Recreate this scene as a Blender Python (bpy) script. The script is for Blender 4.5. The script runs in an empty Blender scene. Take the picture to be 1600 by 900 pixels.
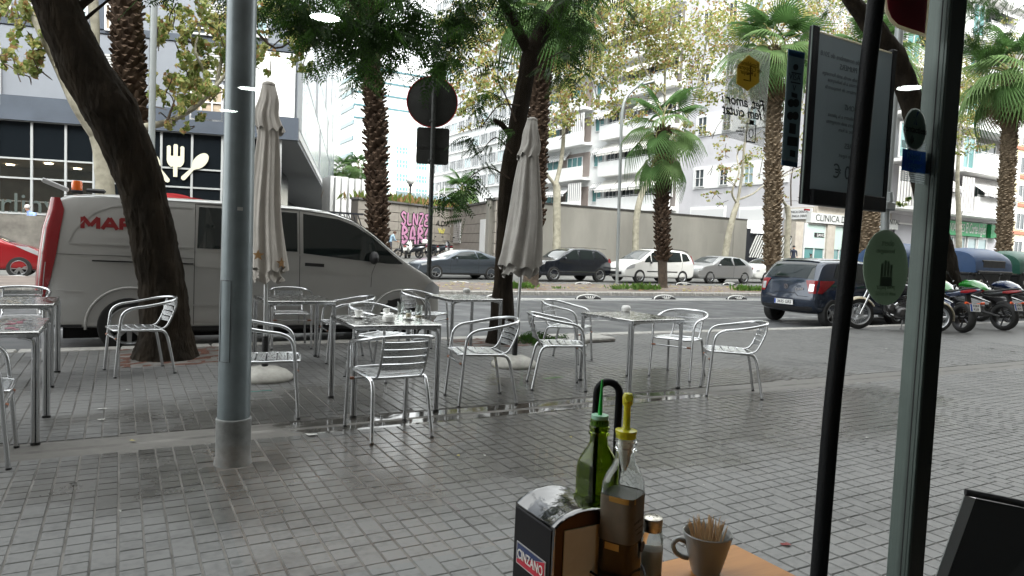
import bpy, bmesh, math, random
import numpy as np
from mathutils import Vector, Matrix, noise
R=math.radians; PI=math.pi
scene=bpy.context.scene; C=scene.collection
rng=random.Random(7)
# ---------------------------------------------------------------- camera, sky, sun, exposure
CH=1.35
cam_d=bpy.data.cameras.new('camera'); cam=bpy.data.objects.new('camera',cam_d); C.objects.link(cam)
cam_d.sensor_width=36; cam_d.lens=36*1083/1600; cam_d.clip_start=.05; cam_d.clip_end=2000
CR=Matrix.Rotation(R(-29.5),3,'Z')@Matrix.Rotation(R(90-3.17),3,'X')@Matrix.Rotation(R(2.4),3,'Z')
cam.matrix_world=Matrix.Translation((0,0,CH))@CR.to_4x4()
scene.camera=cam
scene.view_settings.view_transform='Standard'; scene.view_settings.look='None'; scene.view_settings.gamma=1
scene.view_settings.exposure=2.95
SUN_EL,SUN_AZ=R(52),R(200)
world=bpy.data.worlds.new('World'); scene.world=world; world.use_nodes=True
wn=world.node_tree; wn.nodes.clear()
sk=wn.nodes.new('ShaderNodeTexSky'); sk.sky_type='NISHITA'; sk.sun_disc=False; sk.sun_elevation=SUN_EL; sk.sun_rotation=SUN_AZ
sk.dust_density=3; sk.air_density=1.0
hs=wn.nodes.new('ShaderNodeHueSaturation'); hs.inputs['Saturation'].default_value=.12; hs.inputs['Value'].default_value=1.0
bg=wn.nodes.new('ShaderNodeBackground'); bg.inputs[1].default_value=.15
wo=wn.nodes.new('ShaderNodeOutputWorld')
# an even cloud cover: the clear-sky colour pulled towards a flat cloud white
mxw=wn.nodes.new('ShaderNodeMix'); mxw.data_type='RGBA'; mxw.inputs[0].default_value=.6; mxw.inputs[7].default_value=(3.75,3.75,3.72,1)
wn.links.new(sk.outputs[0],hs.inputs['Color']); wn.links.new(hs.outputs[0],mxw.inputs[6]); wn.links.new(mxw.outputs[2],bg.inputs[0]); wn.links.new(bg.outputs[0],wo.inputs[0])
sd=bpy.data.lights.new('sun','SUN'); sd.energy=.6; sd.angle=R(30); sd.color=(1,.97,.93)
so=bpy.data.objects.new('sun',sd); C.objects.link(so)
sv=Vector((math.sin(SUN_AZ)*math.cos(SUN_EL),math.cos(SUN_AZ)*math.cos(SUN_EL),math.sin(SUN_EL)))
so.rotation_euler=(-sv).to_track_quat('-Z','Y').to_euler()
# ---------------------------------------------------------------- pixel (1600x900 photo) -> point
def ray(x,y): return CR@Vector(((x-800)/1083,-(y-450)/1083,-1))
def G(x,y,z=0.):
    d=ray(x,y); return Vector((0,0,CH))+d*((z-CH)/d.z)
def PY(x,y,Y):
    d=ray(x,y); return Vector((0,0,CH))+d*(Y/d.y)
def PD(x,y,D):
    return Vector((0,0,CH))+ray(x,y)*D
def depth(p): return -((CR.transposed()@(Vector(p)-Vector((0,0,CH)))).z)
def pix(p):
    q=CR.transposed()@(Vector(p)-Vector((0,0,CH))); return 800+1083*q.x/-q.z,450-1083*q.y/-q.z
# ---------------------------------------------------------------- materials
MATS={}
def mat(name,col=(.5,.5,.5),rough=.5,metal=0,var=None,bump=None,spec=None,coat=0,emit=None,alpha=None,trans=0,ior=1.45,attr=None,col2=None,wav=None,rvar=None,sub=0):
    """var=(scale, amount[, detail]) colour mottling ; bump=(scale,strength[,dist]) ; col2 second colour blended by noise"""
    if name in MATS: return MATS[name]
    m=bpy.data.materials.new(name); m.use_nodes=True; nt=m.node_tree; b=nt.nodes['Principled BSDF']
    MATS[name]=m
    b.inputs['Base Color'].default_value=(*col,1); b.inputs['Roughness'].default_value=rough; b.inputs['Metallic'].default_value=metal
    if spec is not None: b.inputs['Specular IOR Level'].default_value=spec
    b.inputs['Coat Weight'].default_value=coat; b.inputs['IOR'].default_value=ior
    if coat: b.inputs['Coat Roughness'].default_value=.06
    if trans: b.inputs['Transmission Weight'].default_value=trans
    if emit: b.inputs['Emission Color'].default_value=(*emit[0],1); b.inputs['Emission Strength'].default_value=emit[1]
    if alpha is not None: b.inputs['Alpha'].default_value=alpha
    L=nt.links.new
    if var or bump or rvar:
        tc=nt.nodes.new('ShaderNodeTexCoord'); gm=tc.outputs['Object']
        if wav:
            mp=nt.nodes.new('ShaderNodeMapping'); mp.inputs['Scale'].default_value=wav; L(gm,mp.inputs[0]); gm=mp.outputs[0]
    if var:
        n=nt.nodes.new('ShaderNodeTexNoise'); n.inputs['Scale'].default_value=var[0]; n.inputs['Detail'].default_value=6; n.inputs['Roughness'].default_value=.62
        L(gm,n.inputs['Vector'])
        mr=nt.nodes.new('ShaderNodeMapRange'); mr.inputs[1].default_value=.32; mr.inputs[2].default_value=.68; L(n.outputs[0],mr.inputs[0])
        mx=nt.nodes.new('ShaderNodeMix'); mx.data_type='RGBA'; a=var[1]
        c2=col2 if col2 else tuple(min(1,c*(1+a)) for c in col)
        c1=col if col2 else tuple(c*(1-a) for c in col)
        mx.inputs[6].default_value=(*c1,1); mx.inputs[7].default_value=(*c2,1)
        L(mr.outputs[0],mx.inputs[0]); L(mx.outputs[2],b.inputs['Base Color'])
    if rvar:
        n=nt.nodes.new('ShaderNodeTexNoise'); n.inputs['Scale'].default_value=rvar[0]; n.inputs['Detail'].default_value=4; L(gm,n.inputs['Vector'])
        mr=nt.nodes.new('ShaderNodeMapRange'); mr.inputs[1].default_value=.35; mr.inputs[2].default_value=.65
        mr.inputs[3].default_value=rvar[1]; mr.inputs[4].default_value=rvar[2]; L(n.outputs[0],mr.inputs[0]); L(mr.outputs[0],b.inputs['Roughness'])
    if bump:
        n=nt.nodes.new('ShaderNodeTexNoise'); n.inputs['Scale'].default_value=bump[0]; n.inputs['Detail'].default_value=5; L(gm,n.inputs['Vector'])
        bp=nt.nodes.new('ShaderNodeBump'); bp.inputs['Strength'].default_value=bump[1]; bp.inputs['Distance'].default_value=bump[2] if len(bump)>2 else .01
        L(n.outputs[0],bp.inputs['Height']); L(bp.outputs[0],b.inputs['Normal'])
    return m
def node(nt,t,**k):
    n=nt.nodes.new(t)
    for a,v in k.items(): setattr(n,a,v)
    return n
# ---------------------------------------------------------------- mesh accumulation
class MB:
    def __init__(s): s.v=[]; s.f=[]; s.m=[]; s.cur=0
    def add(s,vs,fs,M=None):
        o=len(s.v)
        if M is not None: vs=[M@Vector(v) for v in vs]
        s.v+= [tuple(v) for v in vs]; s.f+=[tuple(i+o for i in f) for f in fs]; s.m+=[s.cur]*len(fs); return s
    def box(s,c,d,rz=0,M=None,bev=0):
        cx,cy,cz=c; x,y,z=d[0]/2,d[1]/2,d[2]/2
        if bev:
            b=min(bev,x*.9,y*.9,z*.9); vs=[]; 
            for k,(sx,sy,sz) in enumerate([(a,b_,c_) for c_ in (-1,1) for b_ in (-1,1) for a in (-1,1)]):
                vs+=[(sx*x,sy*(y-b),sz*(z-b)),(sx*(x-b),sy*y,sz*(z-b)),(sx*(x-b),sy*(y-b),sz*z)]
            I=lambda sx,sy,sz,a:(((sz>0)*4+(sy>0)*2+(sx>0))*3+a)
            fs=[]
            for sx in (-1,1): fs.append([I(sx,-1,-1,0),I(sx,1,-1,0),I(sx,1,1,0),I(sx,-1,1,0)][::sx])
            for sy in (-1,1): fs.append([I(-1,sy,-1,1),I(1,sy,-1,1),I(1,sy,1,1),I(-1,sy,1,1)][::-sy])
            for sz in (-1,1): fs.append([I(-1,-1,sz,2),I(1,-1,sz,2),I(1,1,sz,2),I(-1,1,sz,2)][::sz])
            for sx in (-1,1):
                for sy in (-1,1): fs.append([I(sx,sy,-1,0),I(sx,sy,-1,1),I(sx,sy,1,1),I(sx,sy,1,0)][::sx*sy])
                for sz in (-1,1): fs.append([I(sx,-1,sz,0),I(sx,1,sz,0),I(sx,1,sz,2),I(sx,-1,sz,2)][::sx*sz])
            for sy in (-1,1):
                for sz in (-1,1): fs.append([I(-1,sy,sz,1),I(1,sy,sz,1),I(1,sy,sz,2),I(-1,sy,sz,2)][::-sy*sz])
            for sx in (-1,1):
                for sy in (-1,1):
                    for sz in (-1,1): fs.append([I(sx,sy,sz,0),I(sx,sy,sz,1),I(sx,sy,sz,2)][::sx*sy*sz])
        else:
            vs=[(-x,-y,-z),(x,-y,-z),(x,y,-z),(-x,y,-z),(-x,-y,z),(x,-y,z),(x,y,z),(-x,y,z)]
            fs=[(0,3,2,1),(4,5,6,7),(0,1,5,4),(1,2,6,5),(2,3,7,6),(3,0,4,7)]
        T=Matrix.Translation((cx,cy,cz))@Matrix.Rotation(rz,4,'Z')
        if M is not None: T=M@T
        return s.add(vs,fs,T)
    def cyl(s,p0,p1,r0,r1=None,n=12,cap=True):
        r1=r0 if r1 is None else r1
        return s.tube([p0,p1],[r0,r1],n,cap=cap)
    def tube(s,pts,r,n=8,closed=False,cap=True,flat=None):
        pts=[Vector(p) for p in pts]; k=len(pts)
        rs=r if isinstance(r,(list,tuple)) else [r]*k
        ts=[]
        for i in range(k):
            a=pts[(i-1)%k] if (closed or i>0) else pts[i]; b=pts[(i+1)%k] if (closed or i<k-1) else pts[i]
            t=(b-a); ts.append(t.normalized() if t.length>1e-9 else Vector((0,0,1)))
        u=ts[0].orthogonal().normalized(); vs=[]
        for i in range(k):
            t=ts[i]; u=(u-t*u.dot(t)); u=u.normalized() if u.length>1e-6 else t.orthogonal().normalized(); w=t.cross(u)
            for j in range(n):
                a=2*PI*j/n; vs.append(pts[i]+(u*math.cos(a)+w*math.sin(a))*rs[i])
        fs=[]
        for i in range(k if closed else k-1):
            for j in range(n):
                a=i*n+j; b=i*n+(j+1)%n; c=((i+1)%k)*n+(j+1)%n; d=((i+1)%k)*n+j; fs.append((a,b,c,d))
        if cap and not closed: fs.append(tuple(range(n))[::-1]); fs.append(tuple((k-1)*n+j for j in range(n)))
        return s.add(vs,fs)
    def lathe(s,prof,n=24,M=None,cap=False):
        vs=[];fs=[];k=len(prof)
        for r,z in prof:
            for j in range(n): a=2*PI*j/n; vs.append((r*math.cos(a),r*math.sin(a),z))
        for i in range(k-1):
            for j in range(n): fs.append((i*n+j,i*n+(j+1)%n,(i+1)*n+(j+1)%n,(i+1)*n+j))
        if cap:
            fs.append(tuple(range(n))[::-1]); fs.append(tuple((k-1)*n+j for j in range(n)))
        return s.add(vs,fs,M)
    def prism(s,poly,h0,h1,M=None,axis='z'):
        n=len(poly)
        if axis=='z': f=lambda p,h:(p[0],p[1],h)
        elif axis=='y': f=lambda p,h:(p[0],h,p[1])
        else: f=lambda p,h:(h,p[0],p[1])
        vs=[f(p,h0) for p in poly]+[f(p,h1) for p in poly]
        fs=[tuple(range(n))[::-1],tuple(range(n,2*n))]+[(i,(i+1)%n,n+(i+1)%n,n+i) for i in range(n)]
        return s.add(vs,fs,M)
    def quad(s,*p): return s.add(p,[tuple(range(len(p)))])
    def grid(s,P):
        """P[i][j] points"""
        a=len(P); b=len(P[0]); vs=[p for r in P for p in r]
        return s.add(vs,[(i*b+j,(i+1)*b+j,(i+1)*b+j+1,i*b+j+1) for i in range(a-1) for j in range(b-1)])
    def mesh(s,name,mats,smooth=None):
        me=bpy.data.meshes.new(name); me.from_pydata(s.v,[],s.f)
        for m in (mats if isinstance(mats,(list,tuple)) else [mats]): me.materials.append(m)
        if max(s.m,default=0)>0: me.polygons.foreach_set('material_index',s.m)
        if smooth is not None: smoothme(me,smooth)
        me.update(); return me
    def obj(s,name,mats,parent=None,smooth=None,fix=False,**k):
        me=s.mesh(name,mats,None)
        if fix:
            bm=bmesh.new(); bm.from_mesh(me); bmesh.ops.remove_doubles(bm,verts=bm.verts,dist=1e-5); bmesh.ops.recalc_face_normals(bm,faces=bm.faces); bm.to_mesh(me); bm.free()
        if smooth is not None: smoothme(me,smooth)
        return link(name,me,parent,**k)
def smoothme(me,ang):
    me.polygons.foreach_set('use_smooth',[True]*len(me.polygons)); me.set_sharp_from_angle(angle=R(ang))
def tag(o,label=None,cat=None,group=None,kind=None):
    if label: o['label']=label
    if cat: o['category']=cat
    if group: o['group']=group
    if kind: o['kind']=kind
    return o
def link(name,me,parent=None,loc=None,rot=None,label=None,cat=None,group=None,kind=None,wl=False):
    o=bpy.data.objects.new(name,me); C.objects.link(o)
    if parent is not None: o.parent=parent
    if loc is not None: o.location=loc
    if rot is not None: o.rotation_euler=rot
    if wl and parent is not None:   # vertices are in world coordinates: bring them into the parent's frame
        me.transform((Matrix.Translation(parent.location)@parent.rotation_euler.to_matrix().to_4x4()).inverted())
    return tag(o,label,cat,group,kind)
def thing(name,label,cat,loc=(0,0,0),rz=0,group=None):
    o=bpy.data.objects.new(name,None); C.objects.link(o); o.empty_display_size=.1
    o.location=loc; o.rotation_euler=(0,0,rz); return tag(o,label,cat,group)
def dup(o,loc,rz=None,label=None,group=None,scale=None):
    r=o.copy(); C.objects.link(r); r.location=loc
    if rz is not None: r.rotation_euler=(o.rotation_euler.x,o.rotation_euler.y,rz)
    if scale: r.scale=scale
    if label: r['label']=label
    if group: r['group']=group
    for ch in list(o.children):
        c=ch.copy(); C.objects.link(c); c.parent=r
        for g in list(ch.children):
            d=g.copy(); C.objects.link(d); d.parent=c
    return r
def npmesh(name,V,F,mats,smooth=False):
    """fast mesh from numpy arrays, F = (n,k) faces of equal size"""
    me=bpy.data.meshes.new(name); V=np.asarray(V,dtype=np.float32); F=np.asarray(F,dtype=np.int32)
    me.vertices.add(len(V)); me.vertices.foreach_set('co',V.ravel())
    n,k=F.shape; me.loops.add(n*k); me.loops.foreach_set('vertex_index',F.ravel())
    me.polygons.add(n); me.polygons.foreach_set('loop_start',np.arange(0,n*k,k,dtype=np.int32)); me.polygons.foreach_set('loop_total',np.full(n,k,dtype=np.int32))
    for m in (mats if isinstance(mats,(list,tuple)) else [mats]): me.materials.append(m)
    me.update(calc_edges=True); me.validate()
    me.polygons.foreach_set('use_smooth',[bool(smooth)]*len(me.polygons))
    return me
def text_mesh(s,size,mats,extrude=.001,offset=0,shear=0,mirror=False,align='CENTER',space=1):
    cu=bpy.data.curves.new('t','FONT'); cu.body=s; cu.size=size; cu.extrude=extrude; cu.offset=offset; cu.shear=shear
    cu.align_x=align; cu.align_y='CENTER'; cu.resolution_u=3; cu.space_character=space
    o=bpy.data.objects.new('t',cu); C.objects.link(o)
    dg=bpy.context.evaluated_depsgraph_get(); me=bpy.data.meshes.new_from_object(o.evaluated_get(dg))
    bpy.data.objects.remove(o); bpy.data.curves.remove(cu)
    me.materials.clear(); me.materials.append(mats)
    if mirror: me.transform(Matrix.Scale(-1,4,(1,0,0)))
    return me
def text(name,s,size,m,parent,loc,xdir=(1,0,0),up=(0,0,1),**k):
    me=text_mesh(s,size,m,**k)
    x=Vector(xdir).normalized(); u=Vector(up).normalized(); n=x.cross(u)
    me.transform(Matrix((x,u,n)).transposed().to_4x4())
    return link(name,me,parent,loc=loc)
def bez(pts,n=6):
    """Catmull-Rom through points"""
    P=[Vector(p) for p in pts]; out=[]
    for i in range(len(P)-1):
        a=P[max(i-1,0)];b=P[i];c=P[i+1];d=P[min(i+2,len(P)-1)]
        for k in range(n):
            t=k/n; out.append(.5*((2*b)+(c-a)*t+(2*a-5*b+4*c-d)*t*t+(3*b-a-3*c+d)*t*t*t))
    out.append(P[-1]); return out
# ================================================================ THE GROUND
RZ=-.12          # road level
KY=9.5           # kerb line of the near pavement
def hill(x,y):
    if y<24.4: return RZ
    z=min(.1,max(-.15,RZ+.0105*(x-12)))
    if y>30: z+=min(.6,(y-30)*.14)+max(0,y-34.3)*.02
    return z
m_asph=mat('asphalt',(.062,.064,.067),.72,var=(2.2,.22),bump=(160,.5,.004),rvar=(1.2,.45,.85))
m_asph2=mat('far_asphalt',(.12,.12,.115),.8,var=(1.2,.2),bump=(120,.4,.004))
m_conc=mat('strip_concrete',(.2,.195,.185),.7,var=(9,.25),bump=(60,.35,.004))
m_kerb=mat('kerb_granite',(.3,.29,.27),.65,var=(14,.3),bump=(60,.3,.004))
m_white=mat('road_paint',(.75,.75,.72),.6,var=(20,.12))
def paver_mat():
    m=bpy.data.materials.new('pavers'); m.use_nodes=True; nt=m.node_tree; b=nt.nodes['Principled BSDF']; L=nt.links.new
    g=node(nt,'ShaderNodeNewGeometry'); pos=g.outputs['Position']
    sc=node(nt,'ShaderNodeVectorMath',operation='SCALE'); sc.inputs[3].default_value=10; L(pos,sc.inputs[0])
    fl=node(nt,'ShaderNodeVectorMath',operation='FLOOR'); L(sc.outputs[0],fl.inputs[0])
    sp=node(nt,'ShaderNodeSeparateXYZ'); L(fl.outputs[0],sp.inputs[0]); cb=node(nt,'ShaderNodeCombineXYZ'); L(sp.outputs[0],cb.inputs[0]); L(sp.outputs[1],cb.inputs[1])
    wnn=node(nt,'ShaderNodeTexWhiteNoise'); L(cb.outputs[0],wnn.inputs['Vector'])
    n1=node(nt,'ShaderNodeTexNoise'); n1.inputs['Scale'].default_value=1.1; n1.inputs['Detail'].default_value=6; L(pos,n1.inputs['Vector'])
    n2=node(nt,'ShaderNodeTexNoise'); n2.inputs['Scale'].default_value=30; n2.inputs['Detail'].default_value=5; L(pos,n2.inputs['Vector'])
    def mp(src,a,b_,c,d):
        r=node(nt,'ShaderNodeMapRange'); r.inputs[1].default_value=a;r.inputs[2].default_value=b_;r.inputs[3].default_value=c;r.inputs[4].default_value=d; L(src,r.inputs[0]); return r.outputs[0]
    def mul(a,b_):
        r=node(nt,'ShaderNodeMath',operation='MULTIPLY'); 
        for i,q in enumerate((a,b_)):
            if isinstance(q,(int,float)): r.inputs[i].default_value=q
            else: L(q,r.inputs[i])
        return r.outputs[0]
    v=mul(mul(mp(wnn.outputs[0],0,1,.82,1.16),mp(n1.outputs[0],.3,.7,.70,1.25)),mp(n2.outputs[0],.3,.7,.74,1.2))
    # round spots of old chewing gum
    vo=node(nt,'ShaderNodeTexVoronoi'); vo.inputs['Scale'].default_value=3.1; L(pos,vo.inputs['Vector'])
    v=mul(v,mp(vo.outputs['Distance'],.06,.085,.62,1))
    # wet: centred on the drain strip near the tables, broken by noise
    sx=node(nt,'ShaderNodeSeparateXYZ'); L(pos,sx.inputs[0])
    def bump1(src,c,w):
        a=node(nt,'ShaderNodeMath',operation='SUBTRACT'); L(src,a.inputs[0]); a.inputs[1].default_value=c
        q=node(nt,'ShaderNodeMath',operation='ABSOLUTE'); L(a.outputs[0],q.inputs[0]); return mp(q.outputs[0],w*.35,w,1,0)
    n3=node(nt,'ShaderNodeTexNoise'); n3.inputs['Scale'].default_value=1.6; n3.inputs['Detail'].default_value=5; n3.inputs['Roughness'].default_value=.6; L(pos,n3.inputs['Vector'])
    wz=mul(bump1(sx.outputs[1],4.9,2.3),bump1(sx.outputs[0],3.6,5.2))
    wet=node(nt,'ShaderNodeMath',operation='ADD'); L(wz,wet.inputs[0]); L(n3.outputs[0],wet.inputs[1])
    wet=mp(wet.outputs[0],.72,1.08,0,1)
    col=node(nt,'ShaderNodeMix',data_type='RGBA'); col.inputs[6].default_value=(0,0,0,1); col.inputs[7].default_value=(.106,.106,.103,1); L(v,col.inputs[0])
    cm=node(nt,'ShaderNodeMix',data_type='RGBA',blend_type='MULTIPLY'); L(wet,cm.inputs[0]); L(col.outputs[2],cm.inputs[6]); cm.inputs[7].default_value=(.62,.6,.57,1)
    L(cm.outputs[2],b.inputs['Base Color'])
    ro=mp(wet,0,1,.6,.25); L(ro,b.inputs['Roughness'])
    bp=node(nt,'ShaderNodeBump'); bp.inputs['Strength'].default_value=.2; bp.inputs['Distance'].default_value=.0022; L(n2.outputs[0],bp.inputs['Height']); L(bp.outputs[0],b.inputs['Normal'])
    return m
m_pav=paver_mat()
def far_paver_mat():   # past the laid blocks: the same paving, joints as texture
    m=mat('far_pavers',(.18,.18,.17),.6,var=(1.3,.2),bump=(50,.3,.004)); nt=m.node_tree; b=nt.nodes['Principled BSDF']; L=nt.links.new
    g=node(nt,'ShaderNodeNewGeometry'); br=node(nt,'ShaderNodeTexBrick'); br.offset=.5; br.inputs['Scale'].default_value=5
    br.inputs['Mortar Size'].default_value=.02; br.inputs['Color1'].default_value=(.100,.100,.097,1); br.inputs['Color2'].default_value=(.112,.112,.108,1); br.inputs['Mortar'].default_value=(.075,.072,.068,1)
    L(g.outputs['Position'],br.inputs['Vector']); L(br.outputs[0],b.inputs['Base Color']); return m
m_fpav=far_paver_mat()
m_bed=mat('joint_sand',(.040,.038,.034),.85,var=(2.8,.3),col2=(.16,.152,.14),bump=(90,.5,.004))
# base terrain to the horizon
xs=[-400,-120,-60,-30,-14,-6,0,6,12,18,24,30,38,46,60,90,150,400]; ys=[9.0,16,24.38,24.4,27,30,31,32,33,34.3,36,40,50,70,110,200,500]
g=MB(); g.grid([[(x,y,hill(x,y)-.01) for y in ys] for x in xs]); g.obj('ground',m_asph2,kind='structure')
g=MB(); g.quad((-400,-60,-.16),(-400,9.2,-.16),(400,9.2,-.16),(400,-60,-.16)); g.obj('ground_base',m_bed,kind='structure')
g=MB(); g.grid([[(x,y,RZ-.002) for y in (KY-.02,12,14,16,18,19.5)] for x in range(-60,101,4)]); g.obj('road',m_asph,kind='structure')
# pavement bed and far paving
PX0,PX1=-2.6,14.2
g=MB(); g.quad((-60,1.0,-.0052),(100,1.0,-.0052),(100,KY-.28,-.0052),(-60,KY-.28,-.0052)); g.obj('pavement_bed',m_bed,kind='structure')
g=MB()
for a,b in ((-60,PX0),(PX1,100)): g.quad((a,1.0,-.002),(b,1.0,-.002),(b,4.87,-.002),(a,4.87,-.002)); g.quad((a,5.21,-.002),(b,5.21,-.002),(b,KY-.28,-.002),(a,KY-.28,-.002))
pav=g.obj('pavement',m_fpav,kind='structure')
STRIP=(4.87,5.21)
m_strip=bpy.data.materials.new('wet_concrete'); m_strip.use_nodes=True
def _strip():
    nt=m_strip.node_tree; b=nt.nodes['Principled BSDF']; L=nt.links.new
    g=node(nt,'ShaderNodeNewGeometry'); n=node(nt,'ShaderNodeTexNoise'); n.inputs['Scale'].default_value=14; n.inputs['Detail'].default_value=7; L(g.outputs[0],n.inputs['Vector'])
    n2=node(nt,'ShaderNodeTexNoise'); n2.inputs['Scale'].default_value=1.7; n2.inputs['Detail'].default_value=4; n2.inputs['Distortion'].default_value=.3; L(g.outputs[0],n2.inputs['Vector'])
    sx=node(nt,'ShaderNodeSeparateXYZ'); L(g.outputs[0],sx.inputs[0])
    a=node(nt,'ShaderNodeMath',operation='SUBTRACT'); L(sx.outputs[0],a.inputs[0]); a.inputs[1].default_value=3.1
    q=node(nt,'ShaderNodeMath',operation='ABSOLUTE'); L(a.outputs[0],q.inputs[0])
    r=node(nt,'ShaderNodeMapRange'); r.inputs[1].default_value=1.6; r.inputs[2].default_value=2.7; r.inputs[3].default_value=.62; r.inputs[4].default_value=0; L(q.outputs[0],r.inputs[0])
    s=node(nt,'ShaderNodeMath',operation='ADD'); L(r.outputs[0],s.inputs[0]); L(n2.outputs[0],s.inputs[1])
    w=node(nt,'ShaderNodeMapRange'); w.inputs[1].default_value=.86; w.inputs[2].default_value=1.0; L(s.outputs[0],w.inputs[0])
    c=node(nt,'ShaderNodeMix',data_type='RGBA'); L(n.outputs[0],c.inputs[0]); c.inputs[6].default_value=(.055,.052,.047,1); c.inputs[7].default_value=(.125,.118,.105,1)
    d=node(nt,'ShaderNodeMix',data_type='RGBA',blend_type='MULTIPLY'); L(w.outputs[0],d.inputs[0]); L(c.outputs[2],d.inputs[6]); d.inputs[7].default_value=(.5,.5,.5,1); L(d.outputs[2],b.inputs['Base Color'])
    e=node(nt,'ShaderNodeMapRange'); e.inputs[3].default_value=.62; e.inputs[4].default_value=.04; L(w.outputs[0],e.inputs[0]); L(e.outputs[0],b.inputs['Roughness'])
    iv=node(nt,'ShaderNodeMapRange'); iv.inputs[3].default_value=.5; iv.inputs[4].default_value=.05; L(w.outputs[0],iv.inputs[0])
    bp=node(nt,'ShaderNodeBump'); bp.inputs['Distance'].default_value=.005; L(iv.outputs[0],bp.inputs['Strength']); L(n.outputs[0],bp.inputs['Height']); L(bp.outputs[0],b.inputs['Normal'])
_strip()
g=MB(); rs=random.Random(3); N=400
g.grid([[( -60+160*i/N if not 60<i<300 else -60+160*i/N, y+rs.uniform(-.012,.012), z) for y,z in ((STRIP[0]-.03,-.006),(STRIP[0]+.015,-.002),(5.04,-.006),(STRIP[1]-.015,-.001),(STRIP[1]+.03,-.006))] for i in range(N+1)])
g.obj('drain_strip',m_strip,kind='structure')
# kerb of the near pavement, stone by stone
kerb=thing('kerb',None,None); kerb['kind']='structure'
def kstone(L,w,h):
    b=MB(); b.box((0,0,0),(L-.012,w,h),bev=.018); return b.mesh('kerb_stone',m_kerb,40)
ks=kstone(1.0,.26,.3)
for i in range(-6,28):
    if 15<=i: pass
    link('kerb_stone',ks,kerb,loc=(i+.5,KY-.14+rs.uniform(-.004,.004),-.15+rs.uniform(-.004,.004)),rot=(0,0,rs.uniform(-.004,.004)))
g=MB(); g.box((64,KY-.14,-.15),(72,.26,.3)); g.box((-33,KY-.14,-.15),(54,.26,.3)); g.obj('kerb_run',m_kerb,kerb)
# blocks of the pavement
PITS=[(.0,7.95,1.15,9.22),(4.15,8.35,5.75,9.22)]      # tree pits x0,y0,x1,y1
def inpit(x,y):
    for a,b,c,d in PITS:
        if a-.04<x<c+.04 and b-.04<y<d+.04: return True
    return (x-.6)**2+(y-4.39)**2<.16**2
rp=np.random.RandomState(5)
cells=[]
for i in range(int((PX1-PX0)/.1)):
    x0=PX0+i*.1; off=rp.choice([0,0,0,0,0,.05]); jit=rp.uniform(-.002,.002)
    y=1.25+off
    while y<KY-.32:
        L=.1 if rp.rand()<.94 else .2
        yc=y+L/2
        if not (STRIP[0]-.06<yc<STRIP[1]+.06) and not inpit(x0+.05,yc) and y+L<KY-.28: cells.append((x0+.05+jit,yc,L,rp.uniform(-.0011,.0011),rp.uniform(-.005,.005),rp.uniform(-.005,.005)))
        y+=L
cells=np.array(cells)
def vis(c):
    x,y=pix((c[0],c[1],0)); return -20<x<1620 and y<930
dep=np.array([depth((c[0],c[1],0)) if vis(c) else 99 for c in cells]); order=np.argsort(dep)
def block_arrays(c,local=False):
    n=len(c); hx=.0456; hy=c[:,2]/2-.0022; ch=.003
    xs=np.array([-1,1,1,-1]); ys=np.array([-1,-1,1,1]); V=np.zeros((n,12,3))
    for k in range(4):
        for lev,(ins,z) in enumerate(((0,-.02),(0,-.0042),(ch,0))):
            lx=xs[k]*(hx-ins); ly=ys[k]*(hy-ins)
            V[:,lev*4+k,0]=(0 if local else c[:,0])+lx; V[:,lev*4+k,1]=(0 if local else c[:,1])+ly
            V[:,lev*4+k,2]=z+(c[:,3]+(c[:,4]*lx+c[:,5]*ly)*(lev>0))
    F=[]
    for lev in (0,1):
        for k in range(4): F.append((lev*4+k,lev*4+(k+1)%4,lev*4+4+(k+1)%4,lev*4+4+k))
    F.append((8,9,10,11)); F=np.array(F)
    return V.reshape(-1,3),(F[None]+12*np.arange(n)[:,None,None]).reshape(-1,4)
top=order[:300]; rest=order[300:]
V,F=block_arrays(cells[rest]); me=npmesh('paving_blocks',V,F,m_pav); link('paving_blocks',me,pav,kind='stuff')
bm_={}
for k in top:
    c=cells[k]; key=round(c[2],2)
    if key not in bm_:
        V,F=block_arrays(np.array([[0,0,key,0,0,0]]),True); bm_[key]=npmesh('paving_block',V,F,m_pav)
    link('paving_block',bm_[key],pav,loc=(c[0],c[1],c[3]),rot=(c[5],-c[4],0))
# tree pits with reddish soil
m_soil=mat('red_soil',(.085,.032,.019),.95,var=(16,.45),bump=(50,1,.02))
for a,b,c,d in PITS:
    g=MB(); n=16; g.grid([[(a+(c-a)*i/n,b+(d-b)*j/n,-.006+.02*noise.noise(Vector((i*.7,j*.7,a)))) for j in range(n+1)] for i in range(n+1)]); g.obj('soil_bed',m_soil,smooth=60,kind='structure')
# median with its kerb
m_med=mat('median_soil',(.15,.125,.11),.9,var=(1.5,.25),bump=(30,.5,.01))
g=MB(); g.grid([[(x,y,-.005+(.03*noise.noise(Vector((x*.4,y,0))) if 19.9<y<24 else 0)) for y in (19.72,20.5,21.5,22.5,23.5,24.42)] for x in range(-20,80,1)]); g.obj('median',m_med,kind='structure',smooth=60)
mk=thing('median_kerb',None,None); mk['kind']='structure'
for i in range(-3,44): link('kerb_stone',ks,mk,loc=(i+.5,19.6+rs.uniform(-.01,.01),-.145+rs.uniform(-.008,.004)))
g=MB(); g.box((62,19.6,-.15),(36,.26,.3)); g.box((-32,19.6,-.15),(58,.26,.3)); g.obj('kerb_run',m_kerb,mk)
# lane lines
g=MB()
g.box((20,18.12,RZ+.001),(160,.11,.002)); g.box((20,17.62,RZ+.001),(160,.11,.002)); g.obj('lane_lines',m_white,kind='structure')
g=MB(); g.box((20,12.2,RZ+.001),(60,.09,.002)); g.obj('parking_line',mat('worn_paint',(.3,.3,.29),.7,var=(8,.6)),kind='structure')
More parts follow.
